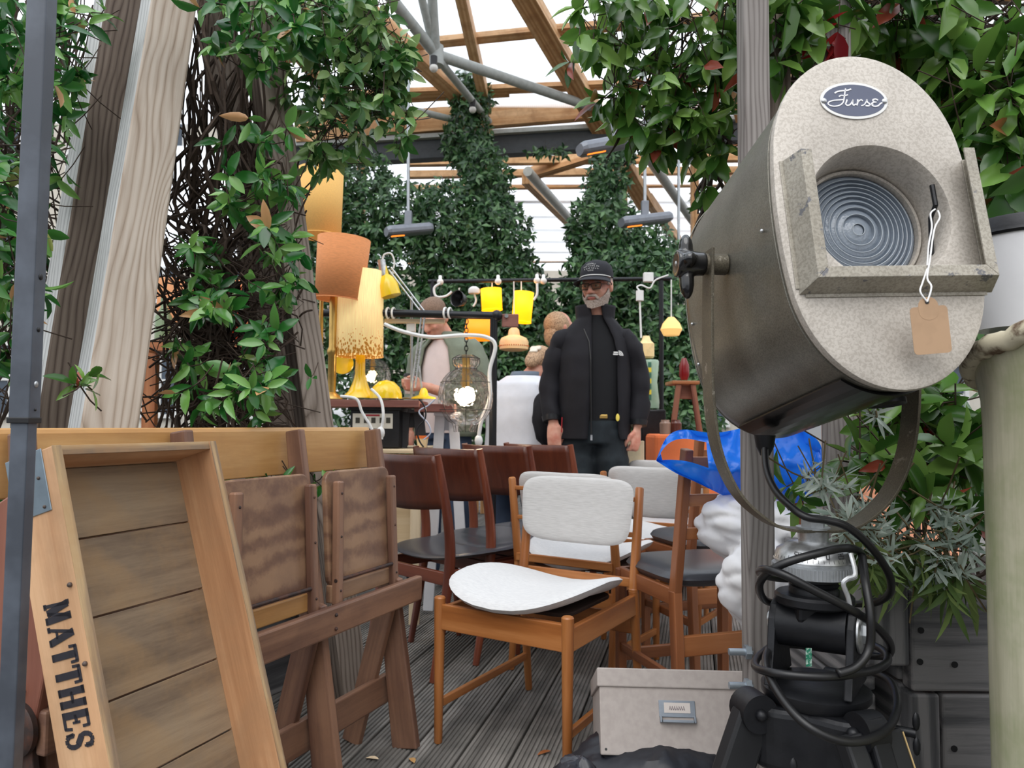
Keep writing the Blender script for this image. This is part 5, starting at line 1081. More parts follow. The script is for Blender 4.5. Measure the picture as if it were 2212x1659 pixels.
def bagfn(off):
    top = [(1418, 992), (1440, 945), (1475, 928), (1540, 935), (1600, 925), (1680, 900), (1740, 930), (1772, 960), (1782, 1010)]
    bot = [(1418, 996), (1460, 1022), (1500, 1040), (1545, 1062), (1580, 1078), (1625, 1090), (1680, 1090), (1740, 1080), (1778, 1040)]
    T_, B_ = spline([V((x, y, 0)) for x, y in top], 8), spline([V((x, y, 0)) for x, y in bot], 8)
    def fn(u, v):
        i = u * (len(T_) - 1); k = min(int(i), len(T_) - 2); a = T_[k].lerp(T_[k + 1], i - k); b2 = B_[k].lerp(B_[k + 1], i - k); p = a.lerp(b2, v)
        q = V((u * 6, v * 3, off * 3)); bul = .10 * math.sin(PI * v) * math.sin(PI * min(1, u * 1.02)) * off
        return P(p.x, p.y, 2.12 - bul + .05 * noise.noise(q * .7) + .030 * abs(noise.noise(V((u * 11, v * 2 + u * 3, off)))) + .004 * noise.noise(q * 5.5))
    return fn
g = G(); f1, f2 = bagfn(1), bagfn(-.6)
def handle_hole(u, v): return u < .34 and .18 < v < .62 and u > .05
NU, NVv = 90, 40
for fb in (f1, f2):
    vs = [fb(i / NU, j / NVv) for j in range(NVv + 1) for i in range(NU + 1)]; a = NU + 1
    g.add(vs, [(j * a + i, j * a + i + 1, (j + 1) * a + i + 1, (j + 1) * a + i) for j in range(NVv) for i in range(NU) if not handle_hole((i + .5) / NU, (j + .5) / NVv)])
mk('bag_skin', g, M_blue, bgp, smooth=True)
# ---------------------------------------------------------------- lamp stall
def K(Y): return Y / F
YS = 3.75; ks = K(YS); LSC = YS / 3.3
M_brass = plain('aged brass', S(196, 160, 92), .3, .85, .2); M_white = plain('white painted wood', S(222, 224, 230), .6, 0, .1, 8); M_wcab = plain('white cable plastic', S(232, 232, 230), .4, 0, .05)
M_yell = plain('glossy yellow enamel', S(244, 204, 20), .22, 0, .08, coat=.4); M_pipe = plain('black iron pipe', S(30, 32, 36), .4, .4, .2); M_cream = plain('cream ceramic', S(240, 214, 170), .4, 0, .1, sss=.2)
def shade_mat(name, col, em, st, pattern=None, weave=(200, 200, 900)):
    m, nt, b = base(name); L = nt.links.new; vec, tc = coords(nt, weave); n = node(nt, 'ShaderNodeTexNoise', Scale=1., Detail=3.); L(vec, n.inputs['Vector'])
    r = ramp(nt, [(.35, tuple(x * .82 for x in col[:3]) + (1,)), (.65, col)]); L(n.outputs['Fac'], r.inputs['Fac']); c = r.outputs['Color']
    if pattern:                                     # printed speckle band on the lower third
        sx = node(nt, 'ShaderNodeSeparateXYZ'); L(tc.outputs['Object'], sx.inputs[0]); vo = node(nt, 'ShaderNodeTexVoronoi', Scale=95.); mp = node(nt, 'ShaderNodeMapping'); L(tc.outputs['Object'], mp.inputs['Vector']); mp.inputs['Scale'].default_value = (1, 1, .6); L(mp.outputs[0], vo.inputs['Vector'])
        th = node(nt, 'ShaderNodeMapRange'); L(sx.outputs['Z'], th.inputs['Value']); th.inputs['From Min'].default_value = pattern[0]; th.inputs['From Max'].default_value = pattern[1]; th.inputs['To Min'].default_value = .62; th.inputs['To Max'].default_value = 0.
        lt = node(nt, 'ShaderNodeMath', operation='LESS_THAN'); L(vo.outputs['Distance'], lt.inputs[0]); L(th.outputs[0], lt.inputs[1]); c = mixc(nt, lt.outputs[0], c, S(176, 118, 40))
    L(c, b.inputs['Base Color']); b.inputs['Roughness'].default_value = .85
    if st: L(c, b.inputs['Emission Color']); b.inputs['Emission Strength'].default_value = st
    return m
sh = thing('lamp_shelf', 'reddish brown plank shelf carrying the yellow lamps', 'shelf', (P(850, 0, YS).x, YS, 0))
zs_ = P(850, 862, YS).z
def pxbox(nm, x0, x1, y0, y1, Y, dep, mat, par, bev=.003, grain='x'):
    a, b_ = P(x0, y0, Y), P(x1, y1, Y); return BOX(nm, Matrix.Identity(4), ((a.x + b_.x) / 2, Y + dep * LSC / 2, (a.z + b_.z) / 2), (abs(b_.x - a.x), dep * LSC, abs(a.z - b_.z)), mat, par, grain, bev)
M_plank = wood('reddish brown shelf plank', S(84, 48, 42), S(122, 76, 68), S(150, 104, 92), 8, .5, .25)
pxbox('plank', 640, 905, 862, 880, YS - .15, .34, M_plank, sh); pxbox('plank', 895, 982, 872, 890, YS - .12, .30, M_plank, sh)
for x in (665, 690): pxbox('leg', x, x + 12, 880, 1380, YS, .05, M_plank, sh, grain='z')
def trestle(label, x0, x1, y0, y1, mat):
    t = thing('trestle', label, 'trestle', P((x0 + x1) / 2, y1, YS)); xm = (x0 + x1) / 2
    pxbox('top_rail', x0 + 12, x1 - 12, y0, y0 + 8, YS - .08, .2, mat, t)
    for a, b_ in ((xm - 14, x0), (xm + 14, x1)): BAR('leg', P(a, y0 + 6, YS), P(b_, y1, YS), .05, .03, mat, t, V((1, 0, 0)))
    pxbox('panel', xm - 20, xm + 20, y0 + 8, y0 + 40, YS + .01, .012, mat, t); return t
trestle('white painted trestle leg under the right end of the lamp shelf', 925, 1005, 890, 1318, M_white); trestle('dark grey trestle leg under the middle of the lamp shelf', 868, 912, 884, 970, plain('dark grey paint', S(66, 68, 74), .6))
tb1 = thing('stall_table', 'low pale wooden table under the lamp shelf', 'table', (P(880, 0, YS).x, YS, 0)); M_pine = wood('pale pine table', S(190, 162, 122), S(214, 190, 152), S(230, 210, 178), 8, .6)
pxbox('tabletop', 650, 905, 970, 980, YS - .25, .6, M_pine, tb1)
for x in (735, 888):
    for Y in (YS - .2, YS + .28): pxbox('leg', x, x + 16, 978, 1374, Y, .04, M_pine, tb1, grain='z')
for x, Y in ((655, 3.1), (1060, 3.1)): pass
pxbox('front_panel', 800, 900, 980, 1180, YS - .1, .02, M_pine, tb1)
bxk = thing('flight_case', 'black equipment case with a white picture sticker under the lamp shelf', 'case', P(825, 968, YS - .1)); pxbox('case_body', 757, 862, 884, 968, YS - .12, .3, M_blkm, bxk, .006)
pxbox('case_lid', 752, 868, 878, 887, YS - .13, .32, M_blkm, bxk); stk = pxbox('sticker', 762, 848, 893, 926, YS - .1225, .002, plain('sticker card', S(206, 202, 190), .6), bxk, 0)
for x in (768, 786, 802, 820, 834): pxbox('printed_mark', x, x + 9, 902, 914, YS - .124, .001, plain('dark print', S(60, 58, 50), .8) if x == 768 else bpy.data.materials['dark print'], stk, 0)
pxbox('printed_word', 790, 820, 895, 899, YS - .124, .001, plain('red print', S(160, 40, 50), .8), stk, 0)
def lamp_shade(nm, px, y0, y1, Y, rt, rb, mat, par, tilt=0, n=40):
    a, b_ = P(px, y0, Y), P(px, y1, Y); h = a.z - b_.z; M = Matrix.Translation((b_.x, Y, b_.z)) @ Matrix.Rotation(tilt, 4, 'Y')
    o = mks(nm, G().lathe([(rb, 0), (rt, h / LSC)], n, M=None, caps=False), mat, par, M); o.modifiers.new('t', 'SOLIDIFY').thickness = .002
    rim = mks('shade_rim', G().tube([M @ V((rb * LSC * math.cos(2 * PI * i / 40), rb * LSC * math.sin(2 * PI * i / 40), 0)) for i in range(40)], .0025, 6, True), mat, o); return o
M_or = shade_mat('amber linen shade', S(228, 180, 104), None, .18); M_tw = shade_mat('brown tweed shade', S(214, 140, 88), None, .12, weave=(50, 50, 420)); M_cr = shade_mat('cream printed shade', S(246, 214, 150), None, .4, (.0, .17), (300, 300, 14))
M_wbulb = glow('warm lit bulb', S(255, 232, 180), 7.0); M_in = plain('white shade lining', S(238, 222, 200), .8)
t = thing('table_lamp', 'tall table lamp with an amber linen shade, highest of the stall lamps', 'lamp', P(690, 862, YS + .08)); lamp_shade('lamp_shade', 690, 368, 510, YS + .08, .104, .098, M_or, t)
mks('stem', G().lathe([(.055, 0), (.05, .012), (.012, .03), (.009, .2), (.012, .25), (.009, .45), (.007, .78)], 20), M_brass, t, Matrix.Translation(P(690, 862, YS + .08)))
t = thing('table_lamp', 'brass table lamp with a brown tweed drum shade', 'lamp', P(712, 862, YS - .06)); lamp_shade('lamp_shade', 732, 516, 648, YS - .06, .116, .104, M_tw, t, math.radians(4))
mks('stem', G().lathe([(.05, 0), (.046, .01), (.018, .03), (.018, .19), (.023, .2), (.023, .215), (.016, .23), (.017, .43), (.01, .5)], 20), M_brass, t, Matrix.Translation(P(716, 862, YS - .06)))
t = thing('table_lamp', 'glossy yellow table lamp with a tall cream shade printed with brown speckles', 'lamp', P(777, 860, YS)); lamp_shade('lamp_shade', 777, 587, 770, YS, .099, .104, M_cr, t)
mks('base', G().lathe([(.078, 0), (.076, .006), (.05, .03), (.03, .075), (.022, .11), (.021, .19), (.018, .2)], 36), M_yell, t, Matrix.Translation(P(777, 860, YS))); mks('bulb', G().ell(tuple(P(777, 740, YS)), .028, 12), M_wbulb, t)
t = thing('dome_lamp', 'glossy yellow half-dome lamp shade lying on the shelf', 'lamp', P(834, 861, YS - .08)); mks('dome', G().lathe([(.070, 0), (.069, .02), (.058, .05), (.035, .073), (.0001, .082)], 36), M_yell, t, Matrix.Translation(P(834, 861, YS - .08)))
t = thing('dome_lamp', 'yellow disc reflector lamp hanging behind the tall cream lamp', 'lamp', P(738, 790, YS + .1)); mks('reflector', G().lathe([(.05, 0), (.048, .02), (.03, .04), (.001, .05)], 30), M_yell, t, look(P(740, 785, YS + .12), P(760, 800, YS + .3)))
# bent-arm chrome and yellow desk lamp
t = thing('desk_lamp', 'chrome spring-arm desk lamp with small yellow shade and yellow foot', 'lamp', P(915, 862, YS)); A0, A1, A2, A3 = P(842, 580, YS), P(915, 676, YS), P(893, 838, YS), P(838, 560, YS)
for d in (-.006, .006):
    mks('arm', G().cyl(A0 + V((d, 0, d)), A1 + V((d, 0, d)), .0042, 8), M_chrome, t); mks('arm', G().cyl(A1 + V((d * 1.4, 0, 0)), A2 + V((d * 1.4, 0, 0)), .0042, 8), M_chrome, t)
mks('spring', G().tube([A1 + (A2 - A1) * (.45 + .5 * i / 60) + V((.009 * math.cos(i * .9), .009 * math.sin(i * .9), 0)) for i in range(60)], .0014, 5), M_steel, t)
mks('shade', G().lathe([(.046, 0), (.044, .05), (.030, .085), (.016, .10), (.015, .16), (.006, .17)], 28), M_yell, t, look(P(845, 640, YS - .01), P(826, 570, YS - .01))); mks('shade_cap', G().cyl(P(829, 596, YS - .012), P(824, 562, YS - .012), .0175, 18), M_chrome, t)
mks('foot', G().lathe([(.056, 0), (.054, .008), (.022, .018), (.016, .04), (.008, .05)], 28), M_yell, t, Matrix.Translation(P(915, 862, YS))); mks('post', G().cyl(P(912, 850, YS), P(905, 790, YS), .005, 8), M_chrome, t)
mks('loop_cable', G().tube(spline([P(*p) for p in ((826, 565, YS), (830, 550, YS), (845, 548, YS), (852, 565, YS), (850, 580, YS))], 6), .004, 7), M_wcab, t)
t = thing('lamp_stand', 'thin silver upright rod with a white clamp block behind the desk lamp', 'stand', P(889, 862, YS + .05)); mks('rod', G().cyl(P(889, 862, YS + .05), P(889, 640, YS + .05), .006, 10), M_alu, t); pxbox('clamp', 878, 896, 690, 716, YS + .03, .04, M_wcab, t); mks('base', G().lathe([(.05, 0), (.05, .006), (.01, .01)], 20), M_alu, t, Matrix.Translation(P(889, 862, YS + .05)))
def cable(label, pts, r, mat, plug=None, cat='cable', nm='power_cable'):
    if LSC > 1: pts = [(p[0], p[1], p[2] * LSC) for p in pts]; plug = plug and (plug[0], plug[1], plug[2] * LSC)
    pp = [P(*p) for p in pts]; t = thing(nm, label, cat, pp[-1]); mks('flex', G().tube(spline(pp, 7), r, 8), mat, t)
    if plug: mks('plug', G().ell(tuple(P(*plug)), (.018, .015, .026), 12).box(tuple(P(*plug) + V((0, 0, -.02))), (.022, .02, .02)), mat, t)
    return t
cable('thick white cable sagging from the desk lamp over the pipe and down to a plug', [(830, 700, 3.2), (870, 716, 3.2), (930, 728, 3.2), (1000, 724, 3.2), (1050, 728, 3.2), (1070, 748, 3.2), (1058, 800, 3.2), (1058, 860, 3.2), (1040, 910, 3.2), (1034, 945, 3.2)], .0085, M_wcab, (1034, 952, 3.2))
cable('white cable looping down in front of the black case', [(736, 856, 3.1), (770, 862, 3.08), (782, 890, 3.08), (800, 920, 3.08), (812, 950, 3.08)], .006, M_wcab)
cable('white twisted cable with plug from the dome lamp', [(802, 840, 3.12), (822, 862, 3.1), (828, 895, 3.08), (824, 925, 3.08), (812, 950, 3.06)], .006, M_wcab, (822, 935, 3.06))
cable('thin black cable from the desk lamp foot to the floor of the stall', [(905, 862, 3.1), (918, 880, 3.1), (918, 905, 3.1), (902, 925, 3.1), (905, 950, 3.1), (915, 966, 3.1)], .0035, M_rub)
cable('thin pale cable hanging beside the white trestle', [(940, 862, 3.1), (925, 876, 3.1), (905, 890, 3.1), (925, 915, 3.1), (930, 935, 3.1), (915, 950, 3.1)], .003, plain('pale blue cable', S(190, 196, 214), .4))
for px, lb, kk_ in ((912, 'small orange and white pot under the shelf, left', 11),):
    t = thing('small_pot', lb, 'pot', P(px, 967, YS - .1)); mks('body', G().lathe([(.02, 0), (.026, .04)], 20), M_cream, t, Matrix.Translation(P(px, 967, YS - .1))); mks('rim', G().lathe([(.027, .04), (.027, .052)], 20), plain('orange glaze', S(238, 120, 50), .4) , t, Matrix.Translation(P(px, 967, YS - .1)))
# pipe rack
t = thing('pipe_rack', 'black iron pipe rack with white cable coils above the lamp shelf', 'rack', (P(1073, 0, YS).x, YS, 0)); a = P(1073, 0, YS); zt3 = P(1073, 678, YS).z
mks('upright', G().cyl((a.x, YS, 0), (a.x, YS, zt3), .017, 14), M_pipe, t); mks('crossbar', G().cyl(P(828, 676, YS), P(1073, 682, YS), .017, 14), M_pipe, t); mks('elbow', G().ell(tuple(P(1073, 682, YS)), .026, 14), M_pipe, t)
a2 = P(640, 676, YS + .25); mks('upright', G().cyl((a2.x, a2.y, 0), (a2.x, a2.y, a2.z), .017, 14), M_pipe, t); mks('crossbar', G().cyl(a2, P(835, 676, YS), .017, 14), M_pipe, t)
pxbox('bracket', 1084, 1120, 678, 706, YS, .03, M_plank, t, .004); mks('bracket_bolt', G().cyl(P(1094, 682, YS - .012), P(1094, 682, YS), .009, 12), M_chrome, t)
for x in (838, 850, 962, 972):
    mks('cable_coil', G().tube([P(x + 4 * math.cos(i * .4), 676 + 11 * math.sin(i * .4), YS - .0 + .026 * math.cos(i * .4)) for i in range(16)], .005, 6, True), M_wcab, t)
pxbox('wood_rail', 830, 960, 688, 698, YS + .02, .03, M_pine, t)
LSC = 1.0
# bubble-glass lanterns in wire cages
mm, nt, b = base('rosy bubble glass'); b.inputs['Base Color'].default_value = (1, .86, .80, 1); b.inputs['Roughness'].default_value = .12; b.inputs['IOR'].default_value = 1.2; b.inputs['Transmission Weight'].default_value = 1.
vec, tc = coords(nt); vo = node(nt, 'ShaderNodeTexVoronoi', Scale=38.); nt.links.new(vec, vo.inputs['Vector']); bp = node(nt, 'ShaderNodeBump', Strength=1., Distance=.012); nt.links.new(vo.outputs['Distance'], bp.inputs['Height']); nt.links.new(bp.outputs[0], b.inputs['Normal'])
tr_ = node(nt, 'ShaderNodeBsdfTransparent'); mx = node(nt, 'ShaderNodeMixShader'); mx.inputs[0].default_value = .45; nt.links.new(b.outputs[0], mx.inputs[1]); nt.links.new(tr_.outputs[0], mx.inputs[2]); nt.links.new(mx.outputs[0], nt.nodes['Material Output'].inputs['Surface']); M_bub = mm
def lantern(label, px, py, Y, s, chain, lit):
    c = P(px, py, Y); t = thing('glass_lantern', label, 'pendant lamp', c); Mc = Matrix.Translation(c) @ Matrix.Diagonal((s, s, s, 1))
    prof = [(.045, -.155), (.052, -.12), (.075, -.105), (.108, -.06), (.118, 0), (.105, .06), (.075, .10), (.045, .115), (.042, .125), (.055, .14), (.055, .165), (.03, .18)]
    rr2 = [V((p[0], 0, p[1])) for p in prof]; pp = [(p.x, p.z) for p in spline(rr2, 4)]
    N_ = 40; g = G(); g.lathe(pp, N_, None, False); g.v = [(x * (1 + .035 * math.sin(9 * math.atan2(y, x)) * math.sin(z * 90)), y * (1 + .035 * math.sin(9 * math.atan2(y, x)) * math.sin(z * 90)), z) for x, y, z in g.v]; mks('glass', g, M_bub, t, Mc)
    g = G()
    for k in range(7):
        a = 2 * PI * k / 7 + .3; g.tube([Mc @ V(((p[0] + .005) * math.cos(a), (p[0] + .005) * math.sin(a), p[1])) for p in pp], .0015, 5)
    for z, r in ((-.06, .113), (.06, .11), (.12, .048), (.165, .06)): g.tube([Mc @ V((r * math.cos(2 * PI * i / 30), r * math.sin(2 * PI * i / 30), z)) for i in range(30)], .0018, 5, True)
    mk('wire_cage', g, M_rub, t, Matrix.Identity(4), smooth=True)
    mks('bulb', G().ell((0, 0, 0), (.023 * s, .023 * s, .032 * s), 16), lit, t, Matrix.Translation(c + V((0, 0, .0))))
    mks('socket', G().cyl(c + V((0, 0, .04 * s)), c + V((0, 0, .17 * s)), .016 * s, 12), M_brass, t)
    if chain:
        g = G(); z0_, z1_ = c.z + .18 * s, chain; n = int((z1_ - z0_) / .022)
        for i in range(n):
            zc2 = z0_ + (i + .5) * (z1_ - z0_) / n; o_ = V((1, 0, 0)) if i % 2 else V((0, 1, 0)); g.tube([V((c.x, c.y, zc2)) + o_ * .008 * math.cos(j * PI / 5) + V((0, 0, .015 * math.sin(j * PI / 5))) for j in range(10)], .0024, 5, True)
        mk('chain', g, M_pipe, t, Matrix.Identity(4))
M_hot = glow('bright lit bulb', S(255, 236, 196), 8.0)
lantern('lit bubble-glass lantern in a wire cage hanging on a chain from the black pipe', 1006, 856, 3.66, 1.136, P(1006, 690, 3.66).z, M_hot)
lantern('smaller bubble-glass lantern partly hidden behind the yellow lamp', 803, 815, 4.15, .88, None, M_wbulb)
pl_ = bpy.data.lights.new('lantern_light', 'POINT'); pl_.energy = 4; pl_.color = (1, .82, .6); pl_.shadow_soft_size = .04; po = bpy.data.objects.new('lantern_light', pl_); COL.objects.link(po); po.location = P(1006, 856, 3.66)
# ---------------------------------------------------------------- second stall: hanging lamps on a black rail
Y2 = 5.0; t = thing('lamp_rail', 'long thin black rail of hanging lamps behind the man in the cap', 'rail', (P(1428, 0, Y2).x, Y2, 0))
for x in (935, 1428):
    a = P(x, 606, Y2); mks('upright', G().cyl((a.x, Y2, 0), (a.x, Y2, a.z), .016, 10), M_pipe, t)
mks('crossbar', G().cyl(P(925, 608, Y2), P(1450, 602, Y2), .014, 10), M_pipe, t)
M_ylit = glow('lit yellow lampshade', S(255, 196, 20), 1.15, S(255, 178, 10)); M_olit = glow('lit orange lampshade', S(250, 140, 20), .85)
def hang(label, px, y0, y1, Y, rt, rb, mat, top=608, tilt=0):
    t = thing('hanging_lamp', label, 'pendant lamp', P(px, y0, Y)); lamp_shade('lamp_shade', px, y0, y1, Y, rt, rb, mat, t, tilt, 28)
    if top < y0: mks('cord', G().cyl(P(px, y0, Y), P(px, top, Y), .004, 6), M_wcab, t)
    mks('bulb', G().ell(tuple(P(px, (y0 + y1) / 2, Y)), .03, 10), M_wbulb, t); return t
hang('lit yellow cylinder lamp hanging left of its yellow twin', 1063, 624, 670, 5.0, .072, .070, M_ylit, 608, -.06); hang('lit yellow cylinder lamp hanging lower, right of its yellow twin', 1126, 631, 696, 4.95, .068, .066, M_ylit, 608, .08)
hang('orange tapered lampshade behind the black pipe corner', 1033, 690, 733, 4.7, .075, .10, M_olit, 688)
t = thing('hanging_lamp', 'cream patterned ceramic pendant beside the white jacket', 'pendant lamp', P(1110, 755, 4.9)); mks('shade', G().lathe([(.06, -.01), (.096, 0), (.098, .05), (.085, .075), (.04, .095), (.035, .13), (.015, .15)], 36), plain('glowing cream ceramic', S(246, 206, 150), .4, 0, .1, sss=.3), t, Matrix.Translation(P(1110, 755, 4.9)))
g = G(); c = P(1110, 755, 4.9)
for k in range(40): g.ell((c.x + .0985 * math.cos(k * PI / 20), c.y + .0985 * math.sin(k * PI / 20), c.z + .022), (.004, .004, .005), 6)
mk('painted_dots', g, plain('terracotta dots', S(206, 120, 70), .6), t); mks('cord', G().cyl(c + V((0, 0, .15)), P(1110, 608, 4.9), .004, 6), M_wcab, t)
for px, py, lb in ((951, 609, 'white globe socket at the left end of the black rail'), (1076, 608, 'white globe socket above the left yellow lamp'), (1160, 606, 'white globe socket right of the yellow lamps'), (1174, 607, 'small white globe nearest the man in the cap')):
    t = thing('globe_bulb', lb, 'bulb', P(px, py, 4.94)); mks('globe', G().ell(tuple(P(px, py, 4.94)), .023, 14), M_bulb, t); mks('cap', G().cyl(P(px, py - 4, 4.96), P(px, py - 12, 4.98), .012, 8), M_wcab, t)
cable('white flex looping from the left globe socket', [(951, 612, 4.9), (938, 622, 4.9), (942, 640, 4.9), (962, 640, 4.9), (976, 630, 4.9)], .008, M_wcab); cable('white flex curving from the right globe socket to the yellow lamp', [(1160, 612, 4.9), (1160, 635, 4.9), (1153, 648, 4.9)], .008, M_wcab)
t = thing('hanging_lamp', 'small white saucer lamp above the grey-haired head', 'pendant lamp', P(1024, 630, 4.9)); mks('shade', G().lathe([(.036, 0), (.040, .012), (.038, .03), (.02, .045)], 24), M_wcab, t, Matrix.Translation(P(1024, 634, 4.9))); mks('flex', G().tube(spline([P(*p) for p in ((1024, 634, 4.9), (1028, 650, 4.9), (1022, 662, 4.9))], 5), .006, 6), M_wcab, t)
t = thing('reflector_lamp', 'dark metal reflector lamp clipped to the black pipe', 'lamp', P(985, 650, 3.85)); mks('reflector', G().lathe([(.012, 0), (.03, .02), (.042, .06), (.044, .07)], 24, None, False), plain('smoked metal', S(70, 70, 72), .25, .7), t, look(P(1005, 650, 3.85), P(972, 640, 3.75))).modifiers.new('t', 'SOLIDIFY').thickness = .002
t = thing('hanging_lamp', 'white pendant socket on a long white cord right of the man', 'pendant lamp', P(1382, 640, 4.6)); mks('socket', G().cyl(P(1382, 628, 4.6), P(1382, 650, 4.6), .024, 16), M_wcab, t); mks('cord', G().cyl(P(1382, 650, 4.6), P(1385, 730, 4.6), .006, 8), M_wcab, t)
pxbox('plug_box', 1391, 1412, 588, 608, 4.6, .04, M_wcab, t, .004); mks('flex', G().tube(spline([P(*p) for p in ((1382, 628, 4.6), (1376, 620, 4.6), (1386, 616, 4.6), (1404, 622, 4.6), (1416, 605, 4.6), (1444, 594, 4.6))], 6), .005, 7), M_wcab, t)
t = thing('cream_lantern', 'cream patterned lantern lamp standing on the green glass lamp', 'lamp', P(1398, 772, 4.6)); mks('shade', G().lathe([(.04, 0), (.05, .01), (.05, .09), (.03, .11), (.02, .14)], 20), plain('cream glowing shade', S(248, 220, 160), .5, 0, .15, 30, sss=.2), t, Matrix.Translation(P(1396, 774, 4.6)))
t = thing('glass_vase_lamp', 'pale green waisted glass lamp with yellow and green checks', 'lamp', P(1404, 882, 4.6)); c = P(1404, 882, 4.6); mks('glass_body', G().lathe([(.055, 0), (.058, .04), (.045, .16), (.056, .29), (.05, .30)], 28), plain('pale green glass', S(176, 206, 180), .2, 0, .1, trans=.3), t, Matrix.Translation(c))
for k in range(7): pxbox('check', 1400, 1407, 782 + k * 12, 792 + k * 12, 4.6 - .060, .003, (plain('dark green check', S(60, 110, 90), .5) if k == 0 else bpy.data.materials['dark green check']) if k % 2 == 0 else (plain('yellow check', S(226, 206, 60), .5) if k == 1 else bpy.data.materials['yellow check']), t, 0)
t = thing('hanging_lamp', 'amber glass pendant at the edge of the spotlight body', 'pendant lamp', P(1447, 715, 4.8)); mks('shade', G().lathe([(.05, -.03), (.07, .01), (.055, .05), (.02, .09)], 24), glow('amber glass lit', S(240, 196, 120), .5), t, Matrix.Translation(P(1450, 715, 4.8))); mks('cord', G().cyl(P(1450, 690, 4.8), P(1450, 604, 4.8), .004, 6), M_wcab, t)
t = thing('display_block', 'black cloth covered display block behind the man', 'stand', (P(1420, 0, 4.6).x, 4.7, 0)); pxbox('block', 1385, 1440, 884, 1300, 4.5, .35, M_blkm, t, .01)
# orange-covered table with a small wooden stool on it
M_oc = plain('orange tablecloth', S(232, 124, 72), .85, 0, .12, 5); t = thing('orange_table', 'table under an orange cloth at the back right', 'table', (P(1520, 0, 4.3).x, 4.3, 0)); pxbox('cloth', 1414, 1640, 938, 1210, 4.22, .7, M_oc, t, .02)
M_st = wood('dark stool wood', S(78, 40, 30), S(112, 64, 50), S(140, 90, 70), 8, .45); t = thing('wooden_stool', 'small brown wooden stool with splayed legs standing on the orange cloth', 'stool', P(1482, 938, 4.35))
pxbox('seat', 1452, 1512, 822, 830, 4.25, .2, M_slat, t, .004)
for a, b_ in ((1466, 1452), (1496, 1512)):
    for dy in (0, .16): BAR('leg', P(a, 830, 4.27 + dy), P(b_, 938, 4.27 + dy), .03, .022, M_st, t, V((1, 0, 0)))
pxbox('cross_panel', 1462, 1502, 832, 862, 4.3, .015, M_st, t)
t = thing('red_vase', 'dark red vase on the wooden stool', 'vase', P(1478, 821, 4.35)); mks('body', G().lathe([(.02, 0), (.03, .03), (.028, .09), (.012, .13)], 20), plain('oxblood glaze', S(120, 16, 20), .25), t, Matrix.Translation(P(1478, 821, 4.35)))
t = thing('picture_frame', 'small cream picture frame leaning behind the linen chairs', 'frame', P(1370, 1010, 4.1)); pxbox('frame_board', 1348, 1392, 952, 1010, 4.1, .02, M_pine, t, .004); pxbox('mount', 1356, 1384, 960, 1002, 4.095, .006, plain('cream mount', S(226, 214, 180), .8), t, 0)
for px, lb in ((1437, 'clear glass jar nearest the black block on the orange cloth'), (1460, 'dark jar beside the wooden stool')):
    t = thing('glass_jar', lb, 'jar', P(px, 937, 4.1)); mks('jar_body', G().lathe([(.03, 0), (.032, .06), (.024, .07), (.024, .08)], 20), plain('brown jar glass %d' % px, S(150, 120, 104) if px < 1450 else S(96, 50, 40), .2), t, Matrix.Translation(P(px, 938, 4.1)))
# things glimpsed through the left and right vines
t = thing('peach_stall', 'peach lit stall backing glimpsed through the jasmine stems', 'stall', (P(480, 0, 4.6).x, 4.6, 0)); pxbox('cloth_panel', 340, 560, 598, 700, 4.6, .04, plain('peach cloth', S(240, 170, 120), .8), t); pxbox('table', 300, 640, 735, 760, 4.4, .5, M_slat, t)
for x in (310, 625): pxbox('leg', x, x + 12, 760, 1243, 4.6, .05, M_slat, t, grain='z')
t = thing('red_glass', 'tall red glass vase glimpsed through the jasmine stems', 'vase', P(505, 735, 4.5)); mks('body', G().lathe([(.05, 0), (.07, .1), (.05, .3), (.03, .34)], 20), plain('red amber glass', S(190, 60, 26), .2), t, Matrix.Translation(P(505, 735, 4.5)))
t = thing('green_glass', 'green glass bottle glimpsed through the jasmine stems', 'bottle', P(352, 735, 4.5)); mks('body', G().lathe([(.05, 0), (.05, .14), (.02, .2), (.02, .26)], 20), plain('olive glass', S(120, 140, 104), .2), t, Matrix.Translation(P(352, 735, 4.5)))
t = thing('peach_cloth', 'peach cloth covered stand glimpsed behind the right shrub', 'stand', (P(1950, 0, 3.4).x, 3.4, 0)); pxbox('cloth', 1850, 2080, 880, 1420, 3.4, .4, plain('light peach cloth', S(244, 172, 136), .85), t, .01)
t = thing('globe_lamp', 'round orange lampshade glimpsed among the right shrub leaves', 'lamp', P(1978, 925, 3.1)); mks('globe', G().ell(tuple(P(1978, 925, 3.1)), .07, 24), M_olit, t); mks('foot', G().cyl(P(1978, 955, 3.1), V((P(1978, 955, 3.1).x, 3.1, 0)), .012, 10), M_blk, t)
# fallen leaves on the deck
for px, py, a, lb, mt in ((895, 1648, .4, 'yellow fallen leaf on the deck in front', M_oak), (818, 1640, 1.2, 'pale fallen leaf on the deck near the bench leg', M_pine), (1190, 1622, 2.0, 'small brown fallen leaf by the black bag', M_slat)):
    c = Pz(px, py, .004); o = mk('fallen_leaf', G().add([(v[0] * .045, v[1] * .045, v[2] * .04) for v in LEAF[0][0]], LEAF[0][1]), mt, None, Matrix.Translation(c) @ Matrix.Rotation(a, 4, 'Z'), smooth=True); tag(o, lb, 'leaf')
